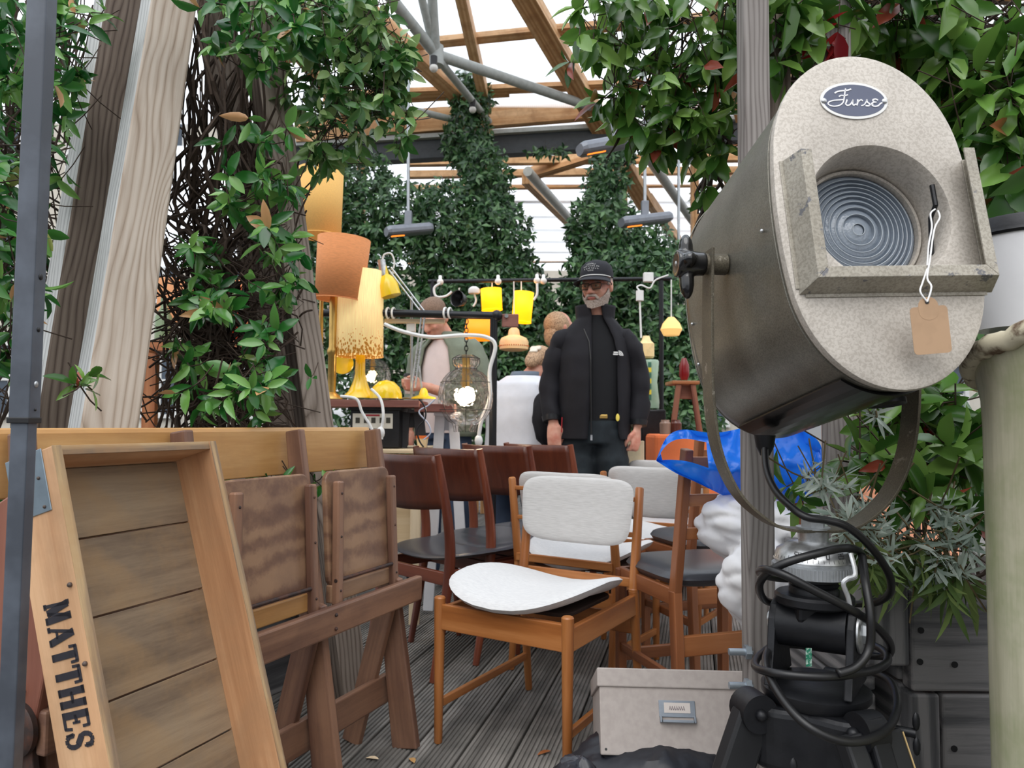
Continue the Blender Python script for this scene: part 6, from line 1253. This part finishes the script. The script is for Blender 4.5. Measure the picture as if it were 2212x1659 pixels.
# ---------------------------------------------------------------- people
M_skin = plain('skin', S(214, 160, 138), .5, 0, .12, 14, col2=S(200, 128, 108), sss=.15); M_jkt = plain('black softshell', S(26, 25, 31), .75, 0, .3, 6, .2, 300, spec=.3); M_tee = plain('black cotton', S(14, 15, 20), .9); M_jean = plain('near-black denim', S(24, 32, 38), .85, 0, .3, 10, .3, 400, col2=S(36, 46, 52)); M_capm = plain('charcoal cap cotton', S(36, 37, 44), .9, 0, .15, 40)
M_beard = plain('grey stubble', S(186, 172, 162), .9, 0, .3, 160, .5, 300, col2=S(140, 122, 112)); M_lens2 = plain('tinted spectacle lens', S(210, 186, 160), .05, 0, .1, trans=.95); M_lip = plain('lips', S(190, 112, 104), .5); M_eyew = plain('eye white', S(226, 220, 214), .3); M_iris = plain('dark iris', S(40, 34, 32), .2)
def cap_limb(g, pts, rr, n=14, flat=1, up=None): return g.tube(spline(pts, 4), [x for x in interp(rr, len(pts), 4)], n, flat=flat, up=up, round_ends=True)
def interp(rr, m, n):
    out = []
    for i in range(m - 1):
        for k in range(n): out.append(rr[i] + (rr[i + 1] - rr[i]) * k / n)
    return out + [rr[-1]]
def hand(g, wrist, d, palm_n, out_side, s=1.0, curl=.35):
    """wrist point, direction of the fingers, palm normal, thumb side"""
    d = V(d).normalized(); nn = V(palm_n).normalized(); sd = V(out_side).normalized(); w_ = V(wrist)
    g.tube([w_ - d * .04, w_, w_ + d * .03 * s, w_ + d * .075 * s, w_ + d * .095 * s], [.024 * s, .026 * s, .034 * s, .038 * s, .032 * s], 14, flat=.42, up=sd, round_ends=True)
    for k, (o, L) in enumerate(((.027, .072), (.009, .080), (-.009, .076), (-.026, .060))):
        b0 = w_ + d * .085 * s + sd * o * s; a = b0; pts = [a - d * .02 * s, a]; dd = d.copy()
        for j, f in enumerate((.45, .32, .25)):
            c = curl * (j + .5) * (1 + .12 * k); dd2 = (d * math.cos(c) + nn * math.sin(c)).normalized(); a = a + dd2 * L * s * f; pts.append(a)
        g.tube(pts, [.0095 * s, .0095 * s, .009 * s, .0082 * s, .0072 * s], 10, round_ends=True)
    t0 = w_ + d * .025 * s + sd * .022 * s; g.tube([t0, t0 + (d * .6 + sd * .7 + nn * .2).normalized() * .03 * s, t0 + (d * .9 + sd * .55 + nn * .4).normalized() * .062 * s, t0 + (d * 1 + sd * .3 + nn * .5).normalized() * .085 * s], [.014 * s, .0125 * s, .011 * s, .009 * s], 10, round_ends=True)
def head(g, M, s=1.0):
    """M: frame at head centre (ear level), x right, y back, z up; face looks along -y"""
    E = lambda c, r, n=18: g.ell(tuple(q * s for q in c), tuple(q * s for q in r), n, M)
    E((0, .012, .035), (.075, .094, .085)); E((0, -.015, -.02), (.066, .078, .085)); E((0, -.035, -.065), (.050, .052, .045)); E((0, -.062, -.088), (.024, .022, .020)); E((0, -.07, .02), (.055, .025, .03))
    E((0, -.088, .022), (.05, .012, .010)); E((-.03, -.078, -.02), (.022, .016, .018)); E((.03, -.078, -.02), (.022, .016, .018))
    g.tube([M @ V(p) * 1 for p in ((0, -.086 * s, .018 * s), (0, -.100 * s, -.005 * s), (0, -.112 * s, -.026 * s))], [.009 * s, .010 * s, .013 * s], 10, round_ends=True); E((-.011, -.098, -.030), (.009, .010, .008)); E((.011, -.098, -.030), (.009, .010, .008))
    E((0, -.088, -.058), (.022, .010, .012))
    for sx in (-1, 1): E((sx * .076, .010, -.005), (.010, .020, .032), 12); E((sx * .070, .005, -.01), (.012, .015, .025), 12)
def sleeve(g, pts, rr, seed=0, n=20):
    sp_ = spline(pts, 7); R2 = interp(rr, len(pts), 7); R3 = [r * (1 + .07 * math.sin(i * 1.3 + seed) + .05 * math.sin(i * 2.9 + seed)) if 3 < i < len(R2) - 3 else r for i, r in enumerate(R2)]
    n0 = len(g.v); g.tube(sp_, R3, n, round_ends=False)
    for i in range(n0, len(g.v)):
        p = V(g.v[i]); q = p * 13 + V((seed, 0, 0)); g.v[i] = tuple(p + V((noise.noise(q), noise.noise(q + V((9, 0, 0))), noise.noise(q * 1.7) * .4)) * .011)
# ------------ man in the cap
YM = 3.95; mo = P(1283, 1000, YM); mo.z = 0
man = thing('person', 'person in a black open jacket, black t-shirt, dark cap and glasses, standing behind the chairs', 'person', mo)
Mm = Matrix.Translation(mo) @ Matrix.Rotation(math.radians(-4), 4, 'Z') @ Matrix.Diagonal((.97, .97, .985, 1)); W = lambda *p: Mm @ V(p)
Mh = Mm @ Matrix.Translation((.012, -.045, 1.708)) @ Matrix.Rotation(math.radians(-22), 4, 'Z') @ Matrix.Rotation(math.radians(10), 4, 'X')
g = G(); head(g, Mh, 1.04); cap_limb(g, [W(.01, .0, 1.46), W(.01, -.01, 1.55), W(.012, -.03, 1.64)], [.068, .062, .060])
g.loft([(0, 0, .95, .15, .10), (0, 0, 1.1, .15, .11), (0, 0, 1.3, .165, .11), (0, 0, 1.42, .15, .09), (0, 0, 1.48, .08, .07)], 24, M=Mm)
for s_ in (-1, 1): cap_limb(g, [W(s_ * .09, 0, .95), W(s_ * .10, -.01, .5), W(s_ * .11, .02, .09)], [.085, .058, .04]); g.ell((s_ * .12, -.05, .04), (.045, .12, .04), 12, Mm)
aL = [(-.175, 0, 1.42), (-.225, .0, 1.17), (-.224, -.06, .985)]; aR = [(.18, .0, 1.42), (.24, .02, 1.18), (.233, -.03, .965)]
for a in (aL, aR): cap_limb(g, [W(*p) for p in a], [.05, .042, .028])
hand(g, W(-.222, -.072, .975), V((.05, -.08, -1)), V((0, .8, -.2)), V((1, -.1, 0)), 1.05, .16); hand(g, W(.231, -.038, .948), V((-.12, -.12, -1)), V((-.5, .8, .2)), V((-.7, -.7, 0)), 1.02, .85)
body = mk('body', g, M_skin, man, remesh=.0055, sm_it=3)
for sx in (-1, 1): mks('eye', G().ell((sx * .031, -.087, .004), (.013, .008, .008), 14, Mh), M_eyew, body); mks('iris', G().ell((sx * .031 - .003, -.0945, .003), (.0055, .003, .0055), 10, Mh), M_iris, body); mk('eyebrow', G().tube([Mh @ V((sx * x, -.097 + .15 * (x - .03) ** 1 * .2, .022 + y)) for x, y in ((.012, 0), (.03, .004), (.048, -.002))], .004, 6), M_beard, body)
mks('mouth', G().ell((0, -.099, -.060), (.024, .006, .005), 14, Mh), M_lip, body)
g = G()
def beardf(u, v):
    a = (u - .5) * PI * 1.16; e_ = min(1, abs(u - .5) / .42); top_ = -.073 + .058 * e_ ** 2.2; z = top_ + (-.117 + .02 * e_ - top_) * v; k = 1 - .55 * max(0, v - .35) ** 1.4; zz2 = max(0, -.05 - z); x = .0715 * math.sin(a) * (1 - 5.2 * zz2 * (1 if True else 0) * .9); y = -.015 - .079 * math.cos(a) * (1 - 1.2 * zz2); nz = .0018 * noise.noise(V((u * 40, v * 30, 0)))
    return (x * (1 + nz * 20), y - .006 * (1 - abs(2 * u - 1)), z)
g.sheet(beardf, 48, 20, Mh); g.tube([Mh @ V(p) for p in ((-.034, -.090, -.064), (-.022, -.098, -.049), (0, -.101, -.045), (.022, -.098, -.049), (.034, -.090, -.064))], .0055, 8); mks('beard', g, M_beard, body, solid=.006, off=0)
mk('side_hair', G().ell((-.069, .02, .02), (.012, .045, .03), 14, Mh).ell((.069, .02, .02), (.012, .045, .03), 14, Mh).ell((0, .085, -.01), (.06, .03, .05), 14, Mh), M_beard, body)
# glasses
gs = G()
for sx in (-1, 1): gs.tube([Mh @ V((sx * .034 + x, -.108, .002 + y)) for x, y in ((-.027, .014), (.027, .015), (.029, 0), (.022, -.017), (-.020, -.018), (-.028, -.002))], .0022, 6, True); gs.tube([Mh @ V((sx * .061, -.106, .010)), Mh @ V((sx * .078, -.06, .008)), Mh @ V((sx * .079, .01, .002))], .002, 6)
gs.tube([Mh @ V((-.008, -.109, .008)), Mh @ V((0, -.111, .011)), Mh @ V((.008, -.109, .008))], .0022, 6); gl_ = mk('glasses', gs, M_blk, man)
for sx in (-1, 1): mk('spectacle_lens', G().box((sx * .034, -.108, .0), (.052, .0012, .030), Mh), M_lens2, gl_)
# cap
g = G(); prof = [(.089, 0), (.090, .025), (.082, .062), (.055, .088), (.02, .098), (.0005, .099)]; Mcap = Mh @ Matrix.Translation((0, .006, .042)) @ Matrix.Rotation(math.radians(-4), 4, 'X'); g.lathe(prof, 36, Mcap, False, sy=1.12); cp_ = mks('cap', g, M_capm, man)
def peak(u, v):
    a = math.radians(-90 + (u - .5) * 150); r0, r1 = .088, .088 + .068 * math.cos((u - .5) * PI * .96) ** .7; r = r0 + (r1 - r0) * v; return (r * math.cos(a), r * math.sin(a) * 1.12, .006 - .022 * v - .028 * (abs(u - .5) * 2) ** 2 * (.4 + .6 * v))
mks('peak', G().sheet(peak, 28, 8, Mcap), M_capm, cp_, solid=.004)
mk('peak_trim', G().tube([Mcap @ (V(peak(i / 28, 0.0)) + V((0, 0, .006)) + V((.089 * math.cos(math.radians(-90 + (i / 28 - .5) * 150)), .1 * math.sin(math.radians(-90 + (i / 28 - .5) * 150)), 0)) * .02) for i in range(29)], .0028, 6), M_wcab, cp_)
g = G(); r_ = random.Random(3)
for row, (z, wd, n) in enumerate(((.072, .5, 6), (.060, .9, 9), (.048, .75, 8), (.036, .3, 4))):
    for i in range(n):
        a = math.radians(-90 + (i - (n - 1) / 2) / n * wd * 75); rad = .0905 - max(0, z - .03) * .22; c = V((rad * math.cos(a), rad * 1.12 * math.sin(a), z + (-.006 * ((i - (n - 1) / 2) / n * 2) ** 2 if row < 3 else 0))); tx = V((-math.sin(a), math.cos(a), 0))
        pts = [Mcap @ (c + tx * r_.uniform(-.003, .003) + V((0, 0, q))) for q in (-.0035, 0, .0035)]; g.tube(pts, .0009, 4); g.tube([pts[1], pts[1] + (Mcap.to_3x3() @ tx) * .003], .0009, 4)
mk('embroidery', g, M_wcab, cp_)
# trousers, belt
g = G(); g.loft([(0, 0, .86, .170, .115), (0, 0, .95, .172, .118), (0, 0, 1.02, .162, .112)], 30, M=Mm)
for s_ in (-1, 1): sleeve(g, [W(s_ * .085, 0, .92), W(s_ * .095, -.01, .70), W(s_ * .10, -.01, .48), W(s_ * .11, .02, .05)], [.098, .086, .068, .056], s_)
trs = mk('trousers', g, M_jean, man, remesh=.010, sm_it=3)
mk('belt', G().loft([(0, 0, .985, .166, .116), (0, 0, 1.02, .164, .115)], 30, M=Mm), M_blk, trs); mk('buckle', G().box((.045, -.114, 1.005), (.045, .012, .022), Mm), M_brass, trs, bev=.004)
for s_ in (-1, 1): mk('shoe', G().ell((s_ * .12, -.06, .045), (.055, .15, .05), 16, Mm), M_blkm, man)
mks('t_shirt', G().loft([(0, 0, .99, .168, .120), (0, 0, 1.1, .172, .128), (0, 0, 1.3, .178, .125), (0, 0, 1.42, .16, .105), (.005, 0, 1.48, .120, .090), (.008, -.006, 1.53, .078, .076), (.010, -.012, 1.548, .070, .072)], 36, M=Mm), M_tee, man)
# open jacket: shell with a gap in front, collar, sleeves
def jshell(rings, a0, a1, n=44, seed=0):
    g = G(); R2 = []
    for i in range(len(rings) - 1):
        for k in range(6): t = k / 6; R2.append([x + (y - x) * t for x, y in zip(rings[i], rings[i + 1])])
    R2.append(list(rings[-1])); vs = []
    for j, (cx, cy, z, rx, ry, o0, o1) in enumerate(R2):
        for i in range(n + 1):
            a = math.radians(a0 + o0 + (a1 + o1 - a0 - o0) * i / n); q = V((math.cos(a) * 3, math.sin(a) * 3, z * 7 + seed)); k = 1 + .035 * noise.noise(q) + .02 * noise.noise(q * 2.3)
            vs.append((cx + rx * k * math.cos(a), cy + ry * k * math.sin(a), z))
    m = n + 1; g.add(vs, [(j * m + i, j * m + i + 1, (j + 1) * m + i + 1, (j + 1) * m + i) for j in range(len(R2) - 1) for i in range(n)]); return g
# angles: front is -90; opening from about -88 to -55 deg
rings = [(0, .0, .885, .200, .148, 4, -4), (0, 0, .92, .197, .148, 2, -3), (0, .0, 1.05, .198, .150, 0, 0), (0, 0, 1.20, .198, .148, 0, 2), (0, 0, 1.33, .194, .140, 0, 3), (0, .0, 1.42, .180, .118, -4, 2), (.003, 0, 1.482, .150, .102, -10, 0), (.005, 0, 1.535, .102, .092, -16, -4), (.006, .004, 1.605, .108, .100, -24, -10)]
jg = jshell(rings, -52, 262); jk = mks('jacket', jg, M_jkt, man, Mm, solid=.008, off=0)
g = G(); sleeve(g, [W(-.12, .0, 1.440), W(-.188, .0, 1.395), W(-.236, .005, 1.18), W(-.232, -.05, 1.0)], [.045, .062, .060, .048], 1, 22); mks('sleeve', g, M_jkt, jk)
g = G(); sleeve(g, [W(.125, .0, 1.440), W(.190, .0, 1.395), W(.248, .02, 1.18), W(.236, -.025, .975)], [.045, .062, .060, .048], 3, 22); mks('sleeve', g, M_jkt, jk)
for c0, c1_ in (((-.233, -.050, 1.005), (-.231, -.058, .978)), ((.237, -.025, .985), (.236, -.031, .958))): mks('cuff_tab', G().cyl(W(*c0), W(*c1_), .052, 20, .047), M_blkm, jk)
mk('zip', G().tube([W(*p) for p in ((-.020, -.156, .90), (-.022, -.157, 1.1), (-.024, -.152, 1.3), (-.032, -.128, 1.40), (-.06, -.100, 1.47))], .0035, 6), M_blk, jk); mk('zip_pull', G().box((-.020, -.163, .895), (.010, .004, .028), Mm), M_chrome, jk)
# rounded white chest emblem: quarter dome of three arcs
Ml = frame(W(.120, -.136, 1.335), (Mm.to_3x3() @ V((.90, .30, 0))).normalized(), V((0, 0, 1)), (Mm.to_3x3() @ V((.30, -.90, 0))).normalized()); g = G()
for r1, r2 in ((.006, .011), (.0135, .0185), (.021, .026)):
    pts = [((r1 + r2) / 2 * math.cos(math.radians(a)) + .004, (r1 + r2) / 2 * math.sin(math.radians(a)) - .010) for a in range(0, 100, 10)]; g.ribbon(pts, r2 - r1, .0012, Ml)
g.ribbon([(-.024, .006), (.0, .006)], .007, .0012, Ml); g.ribbon([(-.026, -.004), (.0, -.004)], .007, .0012, Ml); mk('chest_emblem', g, M_wcab, jk)
mk('yellow_tag', G().ell((.118, -.150, 1.0), (.010, .003, .020), 12, Mm), plain('yellow fabric tag', S(236, 214, 96), .6), jk); mk('red_stitching', G().tube([W(-.175, -.105, 1.0), W(-.178, -.10, .92)], .003, 5), plain('red stitch', S(170, 30, 40), .7), jk)
shb = crumple('shoulder_bag', tuple(W(-.255, .10, 1.0)), (.085, .07, .16), M_jkt, 31, .12, 2.5, 40); tag(shb, 'dark bag hanging behind the right arm of the man in the cap', 'bag')
# ------------ man with paper cup, head bowed
YB2 = 4.55; bo = P(962, 1000, YB2); bo.z = 0; p2 = thing('person', 'person with short hair and bowed head in a sage green overshirt holding a paper cup', 'person', bo)
M2 = Matrix.Translation(bo) @ Matrix.Rotation(math.radians(-28), 4, 'Z') @ Matrix.Diagonal((1, 1, .99, 1)); W2 = lambda *p: M2 @ V(p)
M_sage = plain('sage green cotton', S(122, 130, 114), .9, 0, .15, 8, .2, 200); M_wtee = plain('pinkish white cotton', S(224, 208, 206), .9, 0, .08, 8); M_hair = plain('short brown hair', S(134, 110, 94), .9, 0, .35, 120, .6, 400); M_blue = plain('blue jeans', S(62, 78, 104), .9, 0, .2, 12)
Mh2 = M2 @ Matrix.Translation((-.03, -.10, 1.60)) @ Matrix.Rotation(math.radians(34), 4, 'X'); g = G(); head(g, Mh2, 1.02); cap_limb(g, [W2(0, .01, 1.44), W2(-.01, -.02, 1.50), W2(-.03, -.06, 1.56)], [.066, .06, .058])
g.loft([(0, 0, .95, .15, .10), (0, 0, 1.3, .165, .11), (0, 0, 1.42, .13, .09)], 24, M=M2)
for s_ in (-1, 1): cap_limb(g, [W2(s_ * .09, 0, .95), W2(s_ * .10, -.01, .5), W2(s_ * .11, .02, .09)], [.085, .058, .04]); g.ell((s_ * .12, -.05, .04), (.045, .12, .04), 12, M2)
cap_limb(g, [W2(.19, 0, 1.40), W2(.235, -.04, 1.12), W2(.03, -.26, 1.17)], [.048, .04, .028]); cap_limb(g, [W2(-.19, 0, 1.40), W2(-.24, .0, 1.14), W2(-.21, -.08, .93)], [.048, .04, .028])
hand(g, W2(.02, -.27, 1.175), V((-1, -.25, .05)), V((.2, -1, 0)), V((0, 0, 1)), 1.0, .7); hand(g, W2(-.21, -.09, .92), V((0, -.1, -1)), V((.4, .8, 0)), V((.9, -.3, 0)), 1.0, .3)
b2_ = mk('body', g, M_skin, p2, remesh=.007, sm_it=3); mks('hair', G().ell((0, .014, .052), (.0785, .095, .078), 24, Mh2).ell((0, .055, .0), (.072, .062, .07), 20, Mh2), M_hair, b2_)
g = G(); g.loft([(0, 0, .86, .16, .11), (0, 0, .99, .16, .112)], 24, M=M2)
for s_ in (-1, 1): sleeve(g, [W2(s_ * .085, 0, .92), W2(s_ * .095, -.01, .6), W2(s_ * .11, .02, .05)], [.095, .075, .06], s_)
mk('jeans', g, M_blue, p2, remesh=.012, sm_it=2); mks('t_shirt', G().loft([(0, 0, .90, .170, .118), (0, 0, 1.3, .176, .122), (0, 0, 1.42, .15, .1), (0, -.005, 1.47, .09, .08)], 30, M=M2), M_wtee, p2)
for s_ in (-1, 1): mk('shoe', G().ell((s_ * .12, -.06, .045), (.055, .15, .05), 14, M2), M_blkm, p2)
ov = mks('overshirt', jshell([(0, 0, .88, .21, .15, 10, -24), (0, 0, 1.05, .205, .148, 10, -24), (0, 0, 1.3, .205, .14, 6, -20), (0, 0, 1.42, .19, .118, 0, -16), (0, 0, 1.48, .12, .095, -10, -10), (0, .01, 1.52, .095, .09, -20, -10)], -66, 256, seed=5), M_sage, p2, M2, solid=.007, off=0)
g = G(); sleeve(g, [W2(.14, 0, 1.42), W2(.20, 0, 1.38), W2(.245, -.03, 1.13), W2(.11, -.20, 1.15)], [.055, .07, .062, .048], 2, 20); mks('sleeve', g, M_sage, ov)
g = G(); sleeve(g, [W2(-.14, 0, 1.42), W2(-.20, 0, 1.38), W2(-.25, 0, 1.14), W2(-.22, -.07, .96)], [.055, .07, .062, .048], 4, 20); mks('sleeve', g, M_sage, ov)
cc2 = W2(-.055, -.30, 1.13); cu = thing('paper_cup', 'white paper coffee cup with black lid in the hand of the bowed man', 'cup', cc2); mks('cup_body', G().lathe([(.028, 0), (.038, .10)], 24), M_wtee, cu, Matrix.Translation(cc2)); mks('cup_lid', G().lathe([(.041, .098), (.041, .106), (.036, .115), (.035, .118)], 24), M_blk, cu, Matrix.Translation(cc2))
# ------------ woman in white jacket seen from behind
wo = P(1122, 1000, 4.35); wo.z = 0; p3 = thing('person', 'person in a white jacket seen from behind, fair hair clipped up, bending to the lamps', 'person', wo); M3 = Matrix.Translation(wo) @ Matrix.Rotation(math.radians(150), 4, 'Z') @ Matrix.Diagonal((1, 1, .93, 1)); W3 = lambda *p: M3 @ V(p)
M_wj = plain('white rain jacket', S(222, 224, 232), .6, 0, .1, 6, .2, 60); M_fair = plain('fair hair', S(188, 156, 124), .7, 0, .5, 110, .6, 300, col2=S(120, 92, 70))
Mh3 = M3 @ Matrix.Translation((-.06, -.14, 1.40)) @ Matrix.Rotation(math.radians(45), 4, 'X'); g = G(); head(g, Mh3, .96); cap_limb(g, [W3(0, .0, 1.26), W3(-.03, -.05, 1.31), W3(-.05, -.09, 1.36)], [.06, .054, .05]); g.loft([(0, 0, .9, .14, .10), (0, 0, 1.15, .145, .10), (0, 0, 1.26, .12, .09)], 24, M=M3)
for s_ in (-1, 1): cap_limb(g, [W3(s_ * .09, 0, .9), W3(s_ * .10, -.01, .48), W3(s_ * .11, .02, .09)], [.085, .056, .04]); g.ell((s_ * .11, -.05, .04), (.04, .11, .04), 12, M3)
cap_limb(g, [W3(.17, 0, 1.22), W3(.21, -.10, 1.0), W3(.10, -.28, 1.02)], [.045, .038, .026]); cap_limb(g, [W3(-.17, 0, 1.22), W3(-.21, -.08, 1.0), W3(-.12, -.26, 1.05)], [.045, .038, .026])
hand(g, W3(.09, -.29, 1.02), V((-.3, -1, .1)), V((0, 0, -1)), V((-1, .2, 0)), .9, .4); hand(g, W3(-.11, -.27, 1.05), V((.3, -1, .1)), V((0, 0, -1)), V((1, .2, 0)), .9, .4)
b3_ = mk('body', g, M_skin, p3, remesh=.008, sm_it=3); hr = mks('hair', G().ell((0, .02, .03), (.083, .098, .09), 24, Mh3).ell((0, .085, -.04), (.05, .04, .07), 18, Mh3), M_fair, b3_); mk('hair_clip', G().box((0, .115, .03), (.07, .02, .035), Mh3).box((0, .12, .0), (.05, .02, .03), Mh3), plain('pearly hair clip', S(226, 218, 204), .3), b3_, bev=.008)
jw = mks('jacket', jshell([(0, .02, .62, .23, .175, 0, 0), (0, .01, .85, .215, .165, 0, 0), (0, .005, 1.05, .205, .155, 0, 0), (0, 0, 1.18, .20, .145, 0, 0), (0, -.005, 1.27, .16, .12, 0, 0), (-.01, -.02, 1.32, .10, .09, 0, 0)], -88, 268, seed=9), M_wj, p3, M3, solid=.006, off=0); mks('collar', G().loft([(-.01, -.02, 1.30, .095, .085), (-.02, -.03, 1.35, .082, .078)], 24, M=M3, caps=False), plain('blue grey collar', S(104, 116, 130), .8), jw, solid=.006)
for s_, mids in ((1, [(.13, 0, 1.25), (.18, -.01, 1.2), (.225, -.10, 1.0), (.13, -.24, 1.01)]), (-1, [(-.13, 0, 1.25), (-.18, -.01, 1.2), (-.225, -.08, 1.0), (-.14, -.22, 1.04)])): g = G(); sleeve(g, [W3(*p) for p in mids], [.055, .068, .06, .046], s_, 20); mks('sleeve', g, M_wj, jw)
g = G()
for s_ in (-1, 1): sleeve(g, [W3(s_ * .085, 0, .9), W3(s_ * .095, -.01, .55), W3(s_ * .11, .02, .05)], [.10, .072, .055], s_)
mk('trousers', g, M_blue, p3, remesh=.012, sm_it=2)
# ------------ third customer, mostly hidden
ho = P(1200, 1000, 5.1); ho.z = 0; p4 = thing('person', 'person mostly hidden behind the black jacket, only fair hair and cap strap showing', 'person', ho); M4 = Matrix.Translation(ho) @ Matrix.Rotation(math.radians(120), 4, 'Z') @ Matrix.Diagonal((1, 1, .93, 1)); Mh4 = M4 @ Matrix.Translation((0, -.03, 1.74))
g = G(); head(g, Mh4, 1.0); cap_limb(g, [M4 @ V((0, 0, 1.46)), M4 @ V((0, -.02, 1.66))], [.06, .055]); g.loft([(0, 0, .9, .15, .10), (0, 0, 1.3, .16, .11), (0, 0, 1.45, .12, .09)], 24, M=M4)
for s_ in (-1, 1):
    cap_limb(g, [M4 @ V((s_ * .09, 0, .9)), M4 @ V((s_ * .10, 0, .48)), M4 @ V((s_ * .11, .02, .09))], [.085, .056, .04]); g.ell((s_ * .11, -.05, .04), (.04, .11, .04), 12, M4); cap_limb(g, [M4 @ V((s_ * .17, 0, 1.40)), M4 @ V((s_ * .21, 0, 1.12)), M4 @ V((s_ * .19, -.08, .88))], [.045, .038, .026]); hand(g, M4 @ V((s_ * .19, -.09, .87)), V((0, -.1, -1)), V((-s_ * .5, .8, 0)), V((-s_, -.2, 0)), .95, .3)
b4 = mk('body', g, M_skin, p4, remesh=.009, sm_it=3); mks('hair', G().ell((0, .025, .02), (.084, .095, .10), 24, Mh4).ell((0, .07, -.06), (.065, .045, .09), 18, Mh4), M_fair, b4)
mks('coat', G().loft([(0, 0, .5, .2, .16), (0, 0, 1.0, .19, .14), (0, 0, 1.35, .2, .14), (0, 0, 1.45, .13, .1), (0, 0, 1.5, .08, .08)], 28, M=M4), plain('tan coat', S(176, 150, 120), .9), p4)
for s_ in (-1, 1): g = G(); sleeve(g, [M4 @ V((s_ * .13, 0, 1.42)), M4 @ V((s_ * .19, 0, 1.37)), M4 @ V((s_ * .22, 0, 1.13)), M4 @ V((s_ * .2, -.07, .92))], [.055, .066, .058, .046], s_, 18); mks('sleeve', g, bpy.data.materials['tan coat'], p4)
